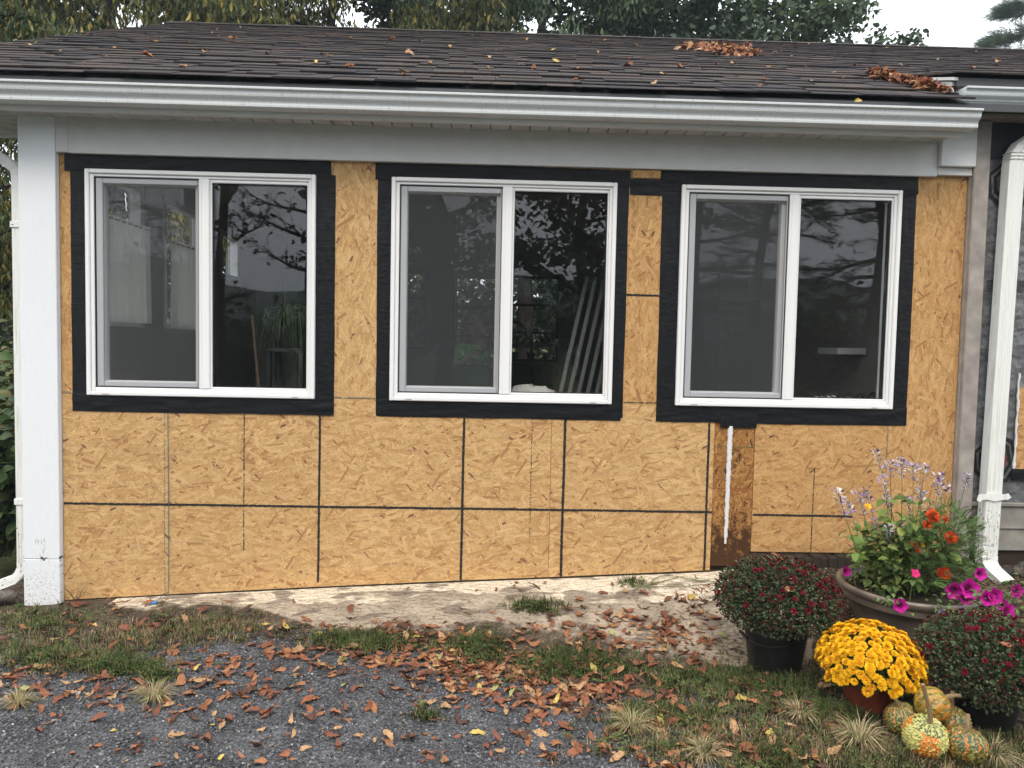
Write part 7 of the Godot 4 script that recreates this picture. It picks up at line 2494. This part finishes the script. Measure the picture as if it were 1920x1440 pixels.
func build_small_things():
	# rocks under both downspouts
	rock(Vector3(-2.585, 0.0, 0.03), Vector3(0.075, 0.032, 0.05), M.rock[2], "flat tan stone lying beside the foot of the white corner post", 31, 0.1)
	rock(Vector3(-2.72, -0.02, 0.06), Vector3(0.06, 0.085, 0.06), M.rock[0], "tall brown stone propping the end of the left downspout", 32, 0.6)
	rock(Vector3(-2.68, -0.07, 0.12), Vector3(0.10, 0.05, 0.07), M.rock[3], "dark stone half sunk in soil below the left downspout", 33, 0.3)
	for q in [[1895, 1045, 0.085, 1, "broad grey fieldstone behind the right downspout foot"], [1912, 1062, 0.06, 0, "brown fieldstone at the edge of the siding"], [1898, 1088, 0.05, 2, "pale rounded stone in front of the downspout outlet"], [1935, 1080, 0.08, 3, "dark fieldstone wedged against the wall"], [1878, 1062, 0.045, 3, "small dark stone tucked behind the downspout outlet"], [1950, 1045, 0.10, 1, "large grey fieldstone further along the wall"]]:
		var p = on_ground(q[0], q[1] + 12)
		if p.z < 0.12: p.z = 0.12 + rr(0.0, 0.04)
		p.y = ground_y(p.x, p.z) + q[2] * 0.4
		rock(p, Vector3(q[2], q[2] * 0.62, q[2] * 0.7), M.rock[q[3]], q[4], 40 + int(q[0]) % 17, rr(0, 3))
	# plumb line with its blue winder
	var pl = thing("plumb_line", "teal plumb line hanging down the boards to a blue winder", "plumb line", Vector3(-1.718, 0.0, 0.0))
	var sb = MB.new()
	var g = ground_y(-1.745, 0.12)
	sb.tube([Vector3(0.0, 0.998, 0.008), Vector3(0.001, 0.4, 0.006), Vector3(0.0, 0.02, 0.010), Vector3(-0.004, g + 0.03, 0.07), Vector3(-0.02, g + 0.008, 0.12)], [0.0018, 0.0018, 0.0018, 0.0016, 0.0016], 5)
	obj(sb, "string", M.string, pl)
	var wb = MB.new()
	wb.box(Vector3(-0.03, g + 0.008, 0.125), Vector3(0.034, 0.014, 0.022), 0.004, rot(0, 0.4, 0.1))
	obj(wb, "winder", M.blue_plastic, pl)
	# trailing green runner on the apron, and small weeds by the wall
	rng.seed = 951
	var rn = thing("trailing_weed", "thin green runner trailing over the apron from the red mum", "weed", Vector3.ZERO)
	var runs = [[[1345, 1097], [1310, 1092], [1272, 1085], [1250, 1068], [1228, 1070], [1222, 1092]], [[1272, 1085], [1240, 1094], [1215, 1100], [1190, 1108]], [[1345, 1099], [1290, 1103], [1250, 1104], [1205, 1103]]]
	var rb = MB.new()
	for r in runs:
		var pts = []
		var rad = []
		for q in r:
			var p = on_ground(q[0], q[1])
			p.z = maxf(p.z, 0.05)
			p.y = ground_y(p.x, p.z) + 0.010
			pts.append(p); rad.append(0.0022)
		rb.tube(pts, rad, 5)
	obj(rb, "stem", M.stem, rn)
	var lf = small_leaf(Color(1, 1, 1), 0.2, 3, 0.3)
	for k in 46:
		var p = on_ground(1200 + rng.randfn(0, 16), 1100 + rng.randfn(0, 6)) if k > 14 else on_ground(rr(1205, 1320), rr(1084, 1104))
		p.z = maxf(p.z, 0.04)
		var o = inst(lf, "leaf", leaf_tone(lin(0.06, 0.10, 0.035) * rr(0.8, 1.3)), rn)
		o.transform = Transform3D(aim(Vector3(rr(-1, 1), rr(-0.2, 0.5), rr(-1, 1)), rr(-0.5, 0.5)).scaled(Vector3.ONE * rr(0.012, 0.022)), Vector3(p.x, ground_y(p.x, p.z) + rr(0.006, 0.02), p.z))
	for q in [[172, 1112, 0.10, "wispy dry weed against the strand board near the corner post"], [305, 1150, 0.06, "sparse weed sprouting through the dusty apron near the blue winder"], [430, 1160, 0.09, "leggy brown weed at the edge of the apron"]]:
		var p = on_ground(q[0], q[1])
		p.z = maxf(p.z, 0.04)
		p.y = ground_y(p.x, p.z)
		var t = thing("weed", q[3], "weed", p, "weeds along the wall")
		var wb2 = MB.new()
		for k in 9:
			var a = rr(0, TAU)
			wb2.tube([Vector3.ZERO, Vector3(cos(a) * 0.3, 0.6, sin(a) * 0.3) * q[2], Vector3(cos(a) * 0.6, rr(0.7, 1.1), sin(a) * 0.5) * q[2]], [0.0014, 0.001, 0.0006], 4, false)
		obj(wb2, "stem", M.twig, t)
		for k in 16:
			var o = inst(lf, "leaf", leaf_tone(pick([lin(0.10, 0.08, 0.04), lin(0.08, 0.10, 0.035)])), t)
			var a = rr(0, TAU)
			o.transform = Transform3D(aim(Vector3(cos(a), rr(-0.2, 0.6), sin(a)), rr(-0.5, 0.5)).scaled(Vector3.ONE * rr(0.007, 0.014)), Vector3(cos(a) * 0.4, rr(0.1, 0.9), sin(a) * 0.4) * q[2])
	# plantain rosette by the red pot
	var pp = on_ground(1672, 1345)
	var pt = thing("plantain", "broad leaved green rosette growing below the red brown pot", "weed", pp)
	for k in 7:
		var a = k * 0.9
		var o = inst(small_leaf(Color(1, 1, 1), 0.2, 5, 0.30), "leaf", leaf_tone(lin(0.065, 0.115, 0.035) * rr(0.85, 1.2)), pt)
		o.transform = Transform3D(aim(Vector3(cos(a), rr(0.35, 0.9), sin(a))).scaled(Vector3.ONE * rr(0.05, 0.075)), Vector3(0, 0.005, 0))
	# oak leaf caught between the mums, and a few leaves on the plants
	rng.seed = 960
	var oak = inst(leaf_mesh(977, lin(0.34, 0.22, 0.13), true), "oak_leaf", M.dryleaf)
	oak.transform = Transform3D(aim(Vector3(0.6, 0.75, 0.1), 1.2).scaled(Vector3.ONE * 0.12), on_plane_z(1733, 1188, 1.07))
	tag(oak, "lobed tan oak leaf standing between the yellow and the red mum", "leaf")
	for q in [[1700, 1212, 1.16, 0, 0.11, "large dark brown leaf draped over the yellow mum"], [1481, 1108, 1.00, 2, 0.055, "tan leaf caught in the red mum beside the apron"], [1462, 1050, 0.78, 1, 0.10, "orange brown leaf lying on top of the red mum"], [1885, 1208, 1.42, 5, 0.05, "rust coloured leaf caught in the red mum behind the gourds"]]:
		var o = inst(leaf_kinds[q[3]][1], "caught_leaf", M.dryleaf)
		o.transform = Transform3D(rot(rr(0.2, 0.7), rr(-0.5, 0.5), rr(-0.6, -0.2)).scaled(Vector3.ONE * q[4]), on_plane_z(q[0], q[1], q[2]))
		tag(o, q[5], "leaf")

func _ready():
	# camera
	cam = Camera3D.new()
	cam.name = "camera"
	add_child(cam)
	cam.position = Vector3(0, CAM_H, CAM_D)
	cam.rotation = Vector3(-0.0529, -0.0296, 0.0203)
	cam.fov = rad_to_deg(2.0 * atan(720.0 / FOCAL))
	cam.near = 0.05
	cam.far = 1200.0
	# overcast daylight: a sky brighter overhead than at the horizon, and a wide veiled sun over the yard
	var env = Environment.new()
	var sky_m = ProceduralSkyMaterial.new()
	sky_m.sky_top_color = Color(0.97, 0.985, 1.0)
	sky_m.sky_horizon_color = Color(0.64, 0.66, 0.685)
	sky_m.sky_curve = 0.6
	sky_m.sky_energy_multiplier = 1.5
	sky_m.ground_bottom_color = Color(0.25, 0.24, 0.22)
	sky_m.ground_horizon_color = Color(0.45, 0.46, 0.45)
	sky_m.sun_angle_max = 1.0
	var sky = Sky.new()
	sky.sky_material = sky_m
	env.background_mode = Environment.BG_SKY
	env.sky = sky
	env.tonemap_mode = Environment.TONE_MAPPER_LINEAR
	env.tonemap_exposure = 1.42
	env.sdfgi_enabled = true
	env.ssao_enabled = true
	env.ssil_enabled = true
	env.fog_enabled = true
	env.fog_density = 0.0015
	env.fog_light_color = Color(0.86, 0.90, 0.94)
	var we = WorldEnvironment.new()
	we.name = "world_environment"
	we.environment = env
	add_child(we)
	var sun = DirectionalLight3D.new()
	sun.name = "sun"
	sun.light_energy = 0.5
	sun.light_color = Color(1.0, 0.965, 0.92)
	sun.light_angular_distance = 24.0
	sun.shadow_enabled = true
	add_child(sun)
	sun.rotation_degrees = Vector3(-48.0, -14.0, 0.0)
	noise_a.seed = 1
	noise_a.frequency = 0.01
	noise_a.fractal_octaves = 3
	noise_b.seed = 2
	noise_b.frequency = 0.01
	noise_b.fractal_octaves = 2
	rng.seed = 1
	var t0 = Time.get_ticks_msec()
	make_materials()
	print("materials ", Time.get_ticks_msec() - t0)
	build_ground()
	print("ground ", Time.get_ticks_msec() - t0)
	build_house()
	print("house ", Time.get_ticks_msec() - t0)
	build_trees()
	print("trees ", Time.get_ticks_msec() - t0)
	build_gravel()
	build_grass()
	build_debris()
	print("grass ", Time.get_ticks_msec() - t0)
	build_fallen_leaves()
	build_roof_leaves()
	print("leaves ", Time.get_ticks_msec() - t0)
	build_pots()
	build_room_things()
	build_small_things()
	build_person()
	print("done ", Time.get_ticks_msec() - t0)
